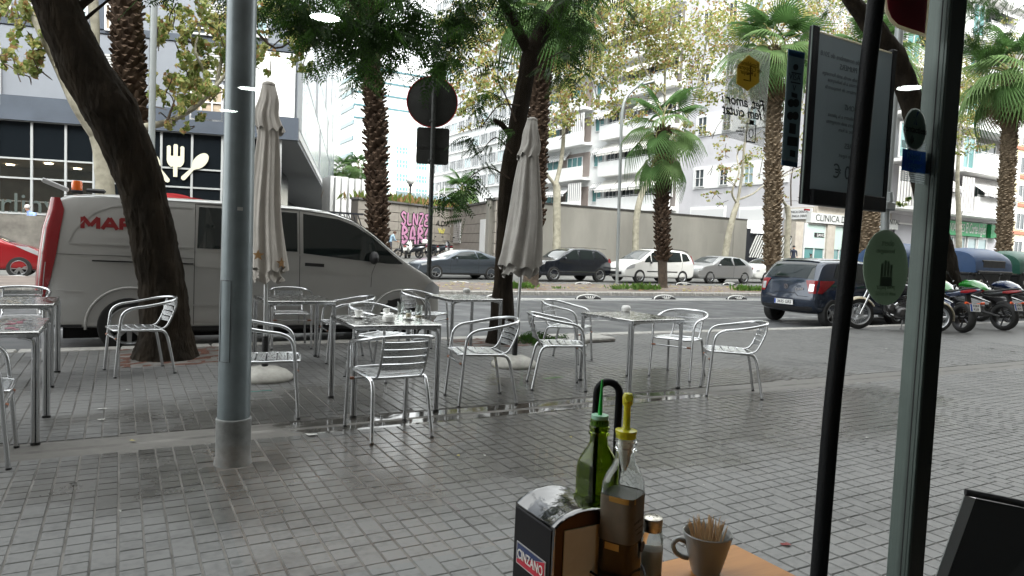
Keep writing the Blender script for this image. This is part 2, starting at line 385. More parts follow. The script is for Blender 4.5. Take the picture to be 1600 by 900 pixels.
# ================================================================ TERRACE FURNITURE
m_alu=mat('aluminium',(.56,.57,.58),.24,1)
m_alu2=mat('brushed_slat',(.60,.61,.62),.3,1,bump=(60,.25,.002),wav=(1,18,18),rvar=(12,.2,.42))
m_rust=mat('worn_end',(.20,.07,.035),.7,var=(60,.4))
m_blk=mat('black_plastic',(.012,.012,.013),.45)
def ctube(pts,r,n=8,k=5): 
    b=MB(); b.tube(bez(pts,k),r,n); return b
def chair_template():
    T=thing('terrace_chair','aluminium terrace chair','chair')
    r=.0138
    half=[(.235,.235,0),(.232,.215,.25),(.232,.195,.5),(.238,.17,.60),(.25,.10,.648),(.262,-.02,.668),(.262,-.14,.69),(.225,-.25,.713),(.13,-.315,.728),(0,-.335,.733)]
    pts=half+[(-x,y,z) for x,y,z in half[-2::-1]]
    ctube(pts,r,10,6).obj('arm_hoop',m_alu,T,smooth=60)
    # seat rail that turns down into the two rear legs
    fr=[(.20,.20,.437),(.212,.12,.437),(.212,-.06,.432),(.205,-.16,.425),(.2,-.205,.395),(.205,-.235,.3),(.222,-.29,0)]
    g=MB(); g.tube(bez([(-.17,.235,.437),(0,.24,.44),(.17,.235,.437),(.20,.20,.437),(.212,.12,.437),(.212,-.06,.432),(.19,-.18,.43),(0,-.2,.43),(-.19,-.18,.43),(-.212,-.06,.432),(-.212,.12,.437),(-.20,.20,.437)],4),.0105,8,closed=True); g.obj('seat_frame',m_alu,T,smooth=60)
    for s in (-1,1):
        ctube([(s*x,y,z) for x,y,z in fr[2:]],r,10,5).obj('leg',m_alu,T,smooth=60)
        g=MB(); g.cyl((s*.235,.235,-.0),(s*.235,.235,.012),.0155,n=8); g.obj('rubber_foot',m_blk,T); g=MB(); g.cyl((s*.222,-.29,0),(s*.222,-.288,.012),.0155,n=8); g.obj('rubber_foot',m_blk,T)
        ctube([(s*.165,-.12,.425),(s*.165,-.2,.445),(s*.165,-.245,.5),(s*.168,-.30,.64),(s*.165,-.305,.725)],.010,8,5).obj('back_upright',m_alu,T,smooth=60)
    g=MB(); g.cyl((-.232,.222,.36),(.232,.222,.36),.0085,n=8); st=g.obj('stretcher',m_alu,T,smooth=60)
    for s in (-1,1):
        g=MB(); g.cyl((s*.228,.222,.36),(s*.18,.222,.36),.0105,n=8); g.obj('sleeve',m_rust,st,smooth=60)
    # seat slats run across, back slats curve between the uprights
    for i in range(5):
        y=.185-i*.078; P=[]
        for (dy,dz) in ((-.034,-.004),(-.031,.001),(0,.0025),(.031,.001),(.034,-.004)):
            P.append([(x,y+dy,.449+dz-.012*(1-(x/.2)**2)-.004*abs(i-2)) for x in (-.2,-.12,-.04,.04,.12,.2)])
        g=MB(); g.grid(P); g.obj('seat_slat',m_alu2,T,smooth=50)
    for i in range(4):
        z=.515+i*.052; P=[]
        for dz,dy in ((-.0225,.004),(-.020,0),(.02,0),(.0225,.004)):
            P.append([(x,-.262-(z-.5)*.26+dy-.03*(1-(x/.17)**2)+.015,z+dz) for x in (-.17,-.11,-.04,.04,.11,.17)])
        g=MB(); g.grid(P); o=g.obj('back_slat',m_alu2,T,smooth=50)
    return T
CH0=chair_template()
CHAIRS=[ # centre x,y, facing dx,dy, label
 (.145,7.64,-.49,-.10,'aluminium chair standing alone beside the dark leaning tree trunk'),
 (-.78,4.92,1,.03,'aluminium chair cut by the left edge of the picture, nearest the window'),
 (-.92,8.75,0,-1,'aluminium chair behind the farther of the two tables at the left edge'),
 (1.0,5.57,.97,-.2,'aluminium chair half hidden behind the thick grey lamp post, facing right'),
 (1.88,9.0,-.1,-1,'aluminium chair behind the empty table nearest the van, facing the window'),
 (2.24,7.85,-1,.05,'aluminium chair at the right side of the empty table nearest the van'),
 (2.32,6.72,.55,-.83,'aluminium chair behind the table with cups and glasses'),
 (1.69,4.74,-.04,1,'aluminium chair in front of the table with cups, its slatted back to the window'),
 (2.78,5.46,-.49,.08,'aluminium chair right of the cups table, turned left before the second parasol base'),
 (3.83,5.75,.44,-.2,'aluminium chair facing right towards the rightmost table, left of it'),
 (4.85,7.1,.55,-.83,'aluminium chair behind the rightmost table, partly hidden by the table top'),
 (5.5,5.85,-.9,-.45,'aluminium chair right behind the rightmost table, its shiny back slats facing the window'),
 (5.33,4.93,-.80,.62,'rightmost aluminium chair, seen from the side and turned left'),
 (3.62,8.75,.6,-.8,'aluminium chair behind the table that holds a single white ashtray, near the sign pole')]
for i,(x,y,dx,dy,l) in enumerate(CHAIRS):
    rz=math.atan2(-dx,dy); 
    if i==0: o=CH0; o.location=(x,y,0); o.rotation_euler=(0,0,rz); o['label']=l; o['group']='aluminium terrace chairs'
    else: dup(CH0,(x,y,0),rz,l)
# ---- tables
m_ttop=mat('table_steel',(.42,.42,.41),.14,1,var=(7,.25),bump=(240,.35,.0012),rvar=(26,.05,.34))
def table_template():
    T=thing('terrace_table','steel terrace table','table')
    a,b=.36,.40
    g=MB(); g.box((0,0,.713),(2*a,2*b,.014),bev=.006); top=g.obj('tabletop',m_ttop,T,smooth=40)
    g=MB()
    for sx,sy,dx,dy in ((0,-1,2*a-.02,.012),(0,1,2*a-.02,.012),(-1,0,.012,2*b-.045),(1,0,.012,2*b-.045)): g.box((sx*(a-.009),sy*(b-.009),.694),(dx,dy,.022))
    g.obj('rim',m_alu,T)
    for sx in (-1,1):
        for sy in (-1,1):
            g=MB(); g.tube(bez([(sx*(a-.03),sy*(b-.03),0),(sx*(a-.03),sy*(b-.03),.35),(sx*(a-.03),sy*(b-.03),.63),(sx*(a-.055),sy*(b-.032),.672),(sx*(a-.11),sy*(b-.034),.684)],5),.0125,8)
            g.tube(bez([(sx*(a-.006),sy*(b-.03),0),(sx*(a-.006),sy*(b-.03),.6),(sx*(a-.006),sy*(b-.03),.69)],3),.0115,8); g.obj('leg',m_alu,T,smooth=60)
            g=MB(); g.cyl((sx*(a-.03),sy*(b-.03),-.001),(sx*(a-.03),sy*(b-.03),.015),.016,n=8); g.cyl((sx*(a-.006),sy*(b-.03),-.001),(sx*(a-.006),sy*(b-.03),.015),.015,n=8); g.obj('foot_cap',m_blk,T)
    return T
TB0=table_template()
TABLES=[(1.93,5.56,-.03,'steel terrace table holding the cups, glasses and sugar bowl'),
 (4.62,5.62,.08,'rightmost steel terrace table, wet and holding one small white bowl'),
 (1.66,7.78,.0,'empty steel terrace table in front of the silver van, under the left parasol'),
 (3.84,8.05,.05,'steel terrace table with a white ashtray, next to the road sign pole'),
 (-.80,5.56,.0,'nearer steel table at the left edge, with a reddish stain on its top'),
 (-.86,7.45,.0,'farther steel table at the left edge, behind the stained one')]
for i,(x,y,rz,l) in enumerate(TABLES):
    if i==0: o=TB0; o.location=(x,y,0); o.rotation_euler=(0,0,rz); o['label']=l; o['group']='steel terrace tables'
    else: dup(TB0,(x,y,0),rz,l)
m_stain=mat('red_stain',(.17,.02,.05),.3,var=(40,.6))
g=MB(); rs=random.Random(8)
for k in range(9):
    cx,cy,rr=rs.uniform(-.66,-.57),rs.uniform(5.25,5.9),rs.uniform(.012,.03); g.add([(cx+rr*rs.uniform(.7,1.3)*math.cos(a*PI/5),cy+1.6*rr*rs.uniform(.7,1.3)*math.sin(a*PI/5),.7212) for a in range(10)],[tuple(range(10))])
tag(g.obj('red_stain',m_stain),'reddish spill on the nearer table at the left edge','stain')
# ---- crockery
m_cer=mat('white_ceramic',(.72,.72,.70),.18,coat=.4)
m_coffee=mat('coffee_foam',(.16,.08,.035),.4)
m_glass=mat('clear_glass',(.93,.97,.95),.03,trans=1,ior=1.4)
def cup(x,y,z,l,R0=.036,h=.055,rz=0,coffee=True):
    T=thing('coffee_cup',l,'cup',(x,y,z),rz,'white cups left on the tables')
    g=MB(); g.lathe([(.0,.003),(R0*.5,.002),(R0*.55,.006),(R0*.82,h*.4),(R0,h),(R0*.93,h),(R0*.75,h*.42),(R0*.4,.012),(0,.01)],20); g.obj('cup_body',m_cer,T,smooth=50)
    g=MB(); g.tube(bez([(R0*.85,0,h*.8),(R0*1.45,0,h*.8),(R0*1.5,0,h*.45),(R0*.8,0,h*.35)],4),.004,6); g.obj('handle',m_cer,T,smooth=60)
    return T
def saucer(x,y,z,l):
    g=MB(); g.lathe([(0,.004),(.03,.002),(.06,.011),(.066,.014),(.06,.015),(.032,.007),(0,.006)],28); o=g.obj('saucer',m_cer,smooth=50,loc=(x,y,z)); tag(o,l,'saucer','saucers on the table with cups'); return o
def bowl(x,y,z,l,lid=False):
    T=thing('ashtray_bowl',l,'ashtray',(x,y,z),0,'small white bowls on the tables')
    g=MB(); g.lathe([(0,.0),(.04,.0),(.05,.008),(.053,.045),(.047,.048),(.045,.02),(0,.016)],24); g.obj('bowl_body',m_cer,T,smooth=50)
    g=MB(); g.lathe([(.0475,.049),(.044,.062),(.03,.068),(0,.069)],24); g.obj('lid',m_cer,T,smooth=60)
    return T
def tumbler(x,y,z,l,r,h,fill=None):
    T=thing('drinking_glass',l,'glass',(x,y,z),0,'glasses on the table with cups')
    g=MB(); g.lathe([(0,0),(r*.8,0),(r*.84,.004),(r,h),(r*.94,h),(r*.78,.01),(0,.008)],20); g.obj('glass_body',m_glass,T,smooth=50)
    if fill: g=MB(); g.lathe([(0,.0085),(r*.77,.0105),(r*.80,fill),(0,fill)],18); g.obj('drink_rest',mat('milky_rest',(.55,.45,.33),.4),T,smooth=40)
    return T
def on(x,y,z=.72): p=G(x,y,z); return p.x,p.y
a=on(560,497); saucer(*a,.7205,'white saucer under the left cup on the table with glasses'); cup(*a,.728,'white coffee cup on a saucer, leftmost on the cups table',.038,.058,rz=.4)
a=on(607,503); bowl(*a,.7205,'white lidded bowl in the middle of the cups table')
a=on(608,494); saucer(a[0]+.02,a[1]+.12,.7205,'white saucer behind the lidded bowl'); cup(a[0]+.02,a[1]+.12,.728,'small white cup behind the lidded bowl',.03,.05,rz=2)
a=on(614,492); tumbler(a[0]+.11,a[1]+.10,.7205,'empty tall glass behind the small cup',.033,.11)
a=on(638,499); saucer(*a,.7205,'white saucer under the little milk-stained glass'); tumbler(*a,.7285,'little glass with milky coffee rest on a saucer',.027,.07,.045)
a=on(654,498); tumbler(*a,.7205,'tall clear glass at the right end of the cups table',.033,.12,.03)
a=on(729,458); bowl(*a,.7205,'white ashtray bowl on the table beside the sign pole')
a=on(978,487); bowl(*a,.7205,'white bowl on the rightmost wet table')
# ---- parasols, folded
m_can=mat('parasol_canvas',(.45,.42,.38),.9,var=(5,.1),bump=(26,.35,.01))
m_can2=mat('parasol_canvas_grey',(.35,.335,.31),.9,var=(5,.12),bump=(26,.35,.01))
m_apole=mat('parasol_pole',(.55,.56,.56),.3,1)
m_gold=mat('star_print',(.22,.12,.04),.8)
def parasol(x,y,top,bot,l,m,seed,tint=None,lean=(0,0),star=False,wmax=.17):
    T=thing('folded_parasol',l,'parasol',(x,y,0),0,'folded parasols')
    r=random.Random(seed); ph=[r.uniform(0,6.28) for _ in range(8)]
    g=MB(); g.cyl((0,0,.05),(lean[0],lean[1],top-.02),.019,n=12); g.obj('pole',m_apole,T,smooth=60)
    def canopy(z0,z1,ra,rb,amp,n=96,nz=22,flare=0):
        P=[]
        for i in range(nz+1):
            t=i/nz; z=z1+(z0-z1)*t; R0=ra+(rb-ra)*t**.85; row=[]
            for j in range(n+1):
                a=2*PI*j/n; w=math.sin(8*a+ph[0]+1.3*math.sin(3*t+ph[1]))*.55+math.sin(13*a+ph[2]+2*t)*.3+math.sin(5*a+ph[3]-1.5*t)*.35
                rr=R0*(1+amp*min(1,t*2.2+.08)*w*.8); zz=z+(.022*math.sin(8*a+ph[0]+1.3*math.sin(3*t+ph[1]))+.02*math.sin(3*a+ph[4]))*(t**6)
                dx=.02*math.sin(2.2*t*PI+ph[5])*t
                row.append((rr*math.cos(a)+lean[0]*(z/top)+dx,rr*math.sin(a)+lean[1]*(z/top),zz))
            P.append(row)
        q=MB(); q.grid(P); return q
    canopy(bot,top-.06,.055,wmax,.26).obj('canopy',m,T,smooth=80)
    q=canopy(top-.46,top-.05,.062,.125,.20,nz=12); q.obj('vent_flap',m,T,smooth=80)
    q=canopy(bot-.10,bot+.12,wmax*.75,wmax*.8,.3,nz=5); q.obj('canopy_lining',m,T,smooth=80)
    g=MB(); g.lathe([(0,.028),(.03,.024),(.058,.008),(.062,-.012),(.05,-.03)],20,Matrix.Translation((lean[0],lean[1],top-.03))); g.obj('top_cap',m,T,smooth=60)
    g=MB(); g.cyl((0,0,.06),(.01*lean[0],0,.42),.031,n=12); g.obj('socket_tube',m_blk,T,smooth=60)
    g=MB(); rs=random.Random(seed+5); prof=[(0,.13),(.05,.128),(.13,.115),(.21,.085),(.262,.04),(.27,.012),(.262,.0)]
    g.lathe(prof,30); g.v=[(vx*(1+.03*noise.noise(Vector((vx*9,vy*9,seed)))),vy*(1+.03*noise.noise(Vector((vx*9,vy*9,seed)))),vz+.006*noise.noise(Vector((vx*14,vy*14,seed)))) for vx,vy,vz in g.v]
    g.obj('base',mat('base_concrete',(.34,.33,.30),.7,var=(9,.22),bump=(30,.3,.006)),T,smooth=60)
    if star:
        for a,z,sc in ((-.9,1.13,.06),(-2.15,1.2,.055)):
            st=[((sc if k%2==0 else sc*.42)*math.sin(k*PI/5),(sc if k%2==0 else sc*.42)*math.cos(k*PI/5)) for k in range(10)]
            vs=[(lean[0]*.4+(wmax*1.12)*math.cos(a+u/wmax),(wmax*1.12)*math.sin(a+u/wmax),z+v) for u,v in st]; q=MB(); q.add(vs,[tuple(range(10))]); q.obj('printed_star',m_gold,T)
    return T
parasol(1.22,6.94,2.84,1.06,'folded cream parasol beside the thick lamp post, gold stars at its hem',m_can,3,lean=(-.02,0),star=True,wmax=.165)
parasol(4.0,6.94,2.88,1.16,'folded grey-beige parasol in front of the slanting dark tree, right of the road sign',m_can2,11,lean=(.10,0),wmax=.235)
# ---- thick lamp post in front
m_post=mat('lamp_post_grey',(.155,.185,.195),.38,.35,var=(5,.16),bump=(90,.2,.002),coat=.2)
m_postb=mat('lamp_post_base',(.19,.195,.19),.6,.2,var=(14,.25),bump=(60,.35,.004))
T=thing('lamp_post','thick blue-grey steel lamp post standing on the paving at the left','lamp post',(.60,4.39,0))
g=MB(); g.lathe([(.093,.27),(.089,1.2),(.083,2.4),(.075,6.5),(.07,9)],40); g.obj('shaft',m_post,T,smooth=60)
g=MB(); g.box((.0,-.0885,1.52),(.03,.004,.02),rz=0); g.obj('small_label',mat('faded_label',(.42,.42,.40),.7),T)
g=MB(); g.lathe([(.112,-.02),(.106,.01),(.1,.05),(.1,.255),(.102,.262),(.1,.272),(.092,.276)],40); g.obj('base_sleeve',m_postb,T,smooth=50)
c0=math.radians(-140)
g=MB(); P=[]
for i in range(7):
    a=c0+(i-3)*.13; P.append([(.0905*math.cos(a),.0905*math.sin(a),z) for z in (.62,1.1)])
g.grid(P); dr=g.obj('access_door',m_post,T,smooth=60)
g=MB(); g.tube([(.0925*math.cos(c0+s*.41),.0925*math.sin(c0+s*.41),z) for s,z in ((-1,.62),(-1,1.1),(-.5,1.1),(0,1.1),(.5,1.1),(1,1.1),(1,.62),(.5,.62),(0,.62),(-.5,.62))],.002,4,closed=True); g.obj('door_seam',m_blk,dr)
# ---- road sign seen from behind
m_sgn=mat('sign_back',(.022,.022,.020),.7,.1,var=(6,.3)); m_spole=mat('sign_pole',(.05,.052,.05),.6,.4,var=(30,.35))
T=thing('road_sign','back of a round road sign over two square plates on one dark pole','road sign',(4.17,9.99,0))
rot=Matrix.Rotation(R(-24),4,'Z')
g=MB(); g.cyl((0,0,RZ),(-.03,0,3.98),.036,n=14); g.cyl((-.03,0,3.98),(-.03,0,4.0),.04,n=14); g.obj('pole',m_spole,T,smooth=60)
D=MB(); D.lathe([(0,-.006),(.37,-.006),(.385,0),(.37,.006),(0,.006)],48,Matrix.Translation((-.03,.055,3.56))@rot@Matrix.Rotation(R(90),4,'X')); d=D.obj('round_plate',m_sgn,T,smooth=30)
D=MB(); D.lathe([(.378,.002),(.392,.002),(.392,.014),(.378,.014)],48,Matrix.Translation((-.03,.055,3.56))@rot@Matrix.Rotation(R(90),4,'X')); D.obj('red_rim',mat('sign_red',(.42,.02,.02),.5),d,smooth=30)
for z,h in ((2.98,.3),(2.72,.22)):
    D=MB(); w=.25; rr=.04; pts=[]
    for sx,sz,a0 in ((1,1,0),(-1,1,90),(-1,-1,180),(1,-1,270)):
        for k in range(5): a=R(a0+k*22.5); pts.append((sx*(w-rr)+rr*math.cos(a),sz*(h/2-rr+.02)+rr*math.sin(a)))
    D.prism(pts,.045,.057,Matrix.Translation((-.02,0,z+.02))@rot,axis='y'); D.obj('square_plate',m_sgn,T)
g=MB()
for z in (3.88,3.26,2.66): g.box((-.025,.02,z),(.10,.1,.035),rz=R(-24),bev=.006)
g.obj('clamp',m_spole,T)
# ---- litter on the paving
m_paper=mat('paper_scrap',(.35,.35,.33),.8); m_lf=mat('dry_leaf',(.10,.05,.02),.8); m_lf2=mat('yellow_leaf',(.32,.27,.08),.8); m_dk=mat('dark_scrap',(.02,.018,.015),.8)
rs=random.Random(21)
LIT=[(159,607+50,'w',.05),(200,610,'w',.04),(160,640,'w',.05),(487,680,'w',.07),(208,690,'y',.05),(124,907,'d',.04),(188,800,'w',.02),(115,757,'d',.05),(720,655,'d',.04),(892,684,'y',.03),(978,713,'w',.02),(1035,650,'d',.03),(1128,655,'d',.025),(1228,852,'r',.07),(1355,685,'w',.03),(1370,705,'d',.03),(1190,640,'d',.03),(1385,545,'w',.06),(716,713,'y',.03),(757,713,'w',.02),(530,778,'d',.02),(1325,815,'w',.02),(865,565,'d',.03),(770,590,'d',.03),(1100,760,'w',.02),(1290,568,'d',.05),(1550,545,'d',.12),(1582,550,'d',.1),(635,600,'d',.04),(245,592,'d',.03),(330,505+100,'d',.02)]
WH=['just right of the stained table legs, by the drain strip','beside the foot of the farther left table','between the left tables and the leaning trunk','flat on the drain strip right of the thick lamp post','below the drain strip, left of the lamp post','by the lower edge of the picture at the left','in the lower left, between lamp post and left edge','by the drain strip left of the lamp post','behind the front chair, by the drain strip','near the puddle under the rightmost table','in the middle of the paving left of the cruet handle','right of the cruet handle, beyond the strip','between the rightmost chair and the cruet handle','near the table corner, at the foot of the pull bar','left of the window post','between the pull bar and the window post','just right of the rightmost chair','beyond the drain strip between pull bar and post','left of centre below the front chair','in the lower middle, left of the napkin dispenser','left of centre in the foreground','left of the pull bar in the foreground','behind the chair that faces the rightmost table','between the second parasol base and the turned chair','in front of the pull bar, lower right','left of the drain strip end near the pull bar','at the far right near the motorbikes','at the right edge near the motorbikes','under the table with cups','beside the chair at the leaning trunk','on the paving left of the lamp post']
NM={'w':('paper_scrap',m_paper,'white scrap of paper'),'y':('fallen_leaf',m_lf2,'small yellow fallen leaf'),'d':('fallen_leaf',m_dk,'small dark fallen leaf'),'r':('fallen_leaf',mat('red_leaf',(.12,.02,.02),.8),'dark red fallen leaf')}
for i,(px,py,k,s) in enumerate(LIT):
    p=G(px,py,0); n,m,l=NM[k]; q=MB(); kk=7; r=s/2
    vs=[(0,0,.012)]+[(r*rs.uniform(.5,1.1)*math.cos(2*PI*a/kk)*(1.5 if k=='w' else 1),r*rs.uniform(.4,1)*math.sin(2*PI*a/kk),.004+rs.uniform(0,.008)) for a in range(kk)]
    q.add(vs,[(0,a+1,(a+1)%kk+1) for a in range(kk)]); o=q.obj(n,m,loc=(p.x,p.y,0),rot=(0,0,rs.uniform(0,6)))
    tag(o,l+' '+WH[i],'litter','litter on the paving')
g=MB(); p=G(405,612); g.tube(bez([(p.x-.1,p.y+.02,.006),(p.x-.03,p.y-.01,.006),(p.x+.05,p.y+.01,.006),(p.x+.11,p.y,.006)],4),.003,5); tag(g.obj('plastic_strip',mat('teal_plastic',(.06,.30,.27),.4)),'thin teal plastic strip on the paving beside the lamp post','litter')
# a fallen compound leaf near the second parasol, and leaves at the tree foot
m_fresh=mat('fresh_leaf',(.05,.12,.025),.6,var=(20,.3))
def pinnate(M,L,n,m=None,w=.012,ll=.045,droop=.0):
    q=MB(); 
    for i in range(n):
        t=(i+.5)/n; x=L*t
        for s in (-1,1):
            l2=ll*(1-.35*abs(t-.45)); vs=[(x,0,-droop*t*t),(x+l2*.45,s*l2*.35+s*w*.2,-droop*t*t+.004),(x+l2*.55,s*l2,-droop*t*t-.006),(x+l2*.15,s*l2*.5,-droop*t*t)]
            q.add(vs,[(0,1,2,3)],M)
    q.add([(0,-.002,0),(L,-.001,-droop),(L,.001,-droop),(0,.002,0)],[(0,1,2,3)],M); return q
p=G(862,592); pinnate(Matrix.Translation((p.x-.12,p.y,.012))@Matrix.Rotation(.1,4,'Z'),.26,9).obj('leaf_sprig',m_fresh,label='small green leaf sprig lying under the chair facing the rightmost table',cat='leaf sprig')
# ================================================================ VEHICLES
m_tyre=mat('tyre_rubber',(.018,.018,.018),.75,bump=(60,.2,.004)); m_rim=mat('alloy_rim',(.45,.46,.47),.3,.9); m_rimd=mat('dark_rim',(.05,.05,.055),.35,.8)
m_cglass=mat('car_glass',(.012,.018,.018),.04,spec=.7); m_wellm=mat('wheel_well',(.006,.006,.006),.95)
m_red=mat('tail_light_red',(.22,.006,.010),.2,coat=.5); m_lamp=mat('head_lamp',(.62,.64,.66),.12,.4,coat=1); m_seam=mat('panel_gap',(.012,.012,.012),.8)
m_trim=mat('black_trim',(.02,.02,.021),.55); m_plate=mat('number_plate',(.72,.72,.70),.5); m_pblue=mat('plate_blue',(.02,.07,.35),.5); m_ptext=mat('plate_ink',(.01,.01,.01),.6)
m_chrome=mat('chrome',(.75,.76,.77),.12,1)
def resample(pts,step,closed):
    P=[Vector(p) for p in pts]; 
    if closed: P.append(P[0].copy())
    out=[]; 
    for i in range(len(P)-1):
        a,b=P[i],P[i+1]; n=max(1,int((b-a).length/step))
        for k in range(n): out.append(a.lerp(b,k/n))
    if not closed: out.append(P[-1])
    return out
def smooth_poly(P,it,closed=True):
    for _ in range(it):
        n=len(P); P=[(P[(i-1)%n]+P[i]*2+P[(i+1)%n])/4 for i in range(n)]
    return P
class Car:
    """local frame: x = forward from rear bumper 0 .. L, y left/right, z up from the road"""
    def __init__(s,name,label,loc,rz,prof,L,Wd,belt,roof,paint,tum=.16,inset=.10,wheels=(),wr=.31,plan=.16,group='cars parked along the street',cat='car',sm=3,sill=.22,power=3.2,clear=None):
        s.T=thing(name,label,cat,loc,rz,group); s.L=L; s.W0=Wd/2; s.belt=belt; s.roof=roof; s.tum=tum; s.ins=inset; s.plan=plan; s.pw=power; s.wheels=wheels; s.wr=wr
        s.prof=smooth_poly(resample([Vector((x,z)) for x,z in prof],.05,True),sm)
        n=len(s.prof); s.nrm=[]
        for i in range(n):
            t=s.prof[(i+1)%n]-s.prof[i-1]; t.normalize(); s.nrm.append(Vector((t.y,-t.x)))
        # orient normals outwards
        c=Vector((L/2,roof*.45)); 
        if sum((s.prof[i]-c).dot(s.nrm[i]) for i in range(n))<0: s.nrm=[-q for q in s.nrm]
        g=MB(); rows=[]
        fs=[0,.25,.5,.7,.82,.9,.955,.985,1.0]
        for f in [-q for q in fs[:0:-1]]+fs: rows.append([s.surf(i,f) for i in range(n)])
        zc=lambda x:.55
        def side(sg):
            out=[]
            for sc in (.12,.3,.5,.7,.85,1):
                r=[]
                for i in range(n):
                    P=s.prof[i]-s.nrm[i]*s.ins; Q=Vector((min(max(P.x,L*.18),L*.82),.62)); q=P.lerp(Q,sc); r.append((q.x,sg*s.W(q.x,q.y),q.y))
                out.append(r)
            return out
        rows=side(-1)[::-1]+rows+side(1)
        rr=[r+[r[0]] for r in rows]; g.grid(rr)
        me=g.mesh('body',paint,None); bm=bmesh.new(); bm.from_mesh(me); bmesh.ops.remove_doubles(bm,verts=bm.verts,dist=1e-4)
        # close the spine slits
        be=[e for e in bm.edges if e.is_boundary]
        if be: bmesh.ops.holes_fill(bm,edges=be,sides=0)
        bmesh.ops.recalc_face_normals(bm,faces=bm.faces); bm.to_mesh(me); bm.free()
        o=link('body',me,s.T)
        if wheels:
            cb=MB()
            for wx in wheels:
                cr=clear or wr*1.16
                for sg in (-1,1):
                    P=[(wx+cr*math.cos(2*PI*k/28),wr+cr*math.sin(2*PI*k/28)) for k in range(28)]
                    cb.prism(P,sg*(s.W0-.30),sg*(s.W0+.2),axis='y')
            cm=cb.mesh('cut',m_wellm); bmc=bmesh.new(); bmc.from_mesh(cm); bmesh.ops.recalc_face_normals(bmc,faces=bmc.faces); bmc.to_mesh(cm); bmc.free()
            co=bpy.data.objects.new('cut',cm); C.objects.link(co)
            md=o.modifiers.new('b','BOOLEAN'); md.operation='DIFFERENCE'; md.object=co; md.solver='EXACT'; md.use_self=False; md.material_mode='TRANSFER'
            dg=bpy.context.evaluated_depsgraph_get(); m2=bpy.data.meshes.new_from_object(o.evaluated_get(dg)); o.modifiers.clear(); o.data=m2; bpy.data.objects.remove(co)
        smoothme(o.data,32); s.body=o
    def W(s,x,z):
        t=(x-s.L/2)/(s.L/2); w=s.W0*(1-s.plan*abs(t)**5)
        if z>s.belt: w-=s.tum*((z-s.belt)/(s.roof-s.belt))**1.25
        if z<.45: w-=.05*((.45-z)/.3)**2
        return w
    def surf(s,i,f,off=0):
        P=s.prof[i%len(s.prof)]; n=s.nrm[i%len(s.prof)]
        d=s.ins*(1-(max(0,1-abs(f)**s.pw))**(1/s.pw)); q=P-n*(d-off)
        w=s.W(q.x,q.y); return (q.x,f*w,q.y)
    def idx(s,x,z): return min(range(len(s.prof)),key=lambda i:(s.prof[i]-Vector((x,z))).length)
    def top(s,a,b,f0,f1,name,m,parent=None,off=.006,nf=8,g0=None,g1=None,**k):
        """panel on the outline from point a to point b, across f0..f1 (g0,g1 at the b end)"""
        i,j=s.idx(*a),s.idx(*b); n=len(s.prof)
        if abs(j-i)>n/2:
            if j>i: i+=n
            else: j+=n
        st=1 if j>i else -1; g0=f0 if g0 is None else g0; g1=f1 if g1 is None else g1
        rng_=list(range(i,j+st,st)); P=[]
        for q,u in enumerate(rng_):
            t=q/max(1,len(rng_)-1); A=f0+(g0-f0)*t; B=f1+(g1-f1)*t
            P.append([s.surf(u,A+(B-A)*c/nf,off) for c in range(nf+1)])
        g=MB(); g.grid(P); return g.obj(name,m,parent or s.T,smooth=40,fix=True,**k)
    def side(s,poly,name,m,sg=-1,parent=None,off=.006,nx=10,nz=5,**k):
        """panel on the flank: polygon of (x,z), read as x-monotone"""
        xs=[p[0] for p in poly]; x0,x1=min(xs),max(xs); P=[]; n=len(poly)
        X=sorted(set([x0+1e-4+(x1-x0-2e-4)*i/nx for i in range(nx+1)]+[min(max(x,x0+1e-4),x1-1e-4) for x in xs]))
        for x in X:
            zs=[]
            for i in range(n):
                a,b=poly[i],poly[(i+1)%n]
                if (a[0]-x)*(b[0]-x)<=0 and a[0]!=b[0]: t=(x-a[0])/(b[0]-a[0]); zs.append(a[1]+(b[1]-a[1])*t)
            if len(zs)<2: continue
            lo,hi=min(zs),max(zs); P.append([(x,sg*(s.W(x,lo+(hi-lo)*j/nz)+off),lo+(hi-lo)*j/nz) for j in range(nz+1)])
        g=MB(); g.grid(P); return g.obj(name,m,parent or s.T,smooth=40,fix=True,**k)
    def line(s,pts,name,m,w=.004,sg=-1,parent=None,off=.001):
        P=resample([Vector(p) for p in pts],.08,False); g=MB(); g.tube([(p.x,sg*(s.W(p.x,p.y)+off),p.y) for p in P],w,4); return g.obj(name,m,parent or s.T)
    def wheel(s,x,sg,spokes=5,rimc=None,w=.2,sw=.05,name='wheel',two=False):
        r=s.wr; Mx=Matrix.Translation((x,sg*(s.W0-w/2+.0),r))@Matrix.Rotation(R(90)*(1 if sg<0 else -1),4,'X')
        g=MB(); h=w/2; g.lathe([(r*.63,-h),(r*.93,-h),(r,-h*.8),(r,h*.8),(r*.975,h*.95),(r*.9,h),(r*.66,h*.94),(r*.63,h*.8),(r*.63,0),(r*.2,-.02),(0,-.02)],36,Mx)
        o=g.obj(name,m_tyre,s.T,smooth=40); g=MB()
        g.lathe([(r*.69,h*.93),(r*.64,h*.98),(r*.60,h*.8),(r*.59,h*.2)],36,Mx); g.lathe([(r*.16,h*.55),(r*.13,h*.8),(0,h*.82)],14,Mx)
        n=spokes*(2 if two else 1)
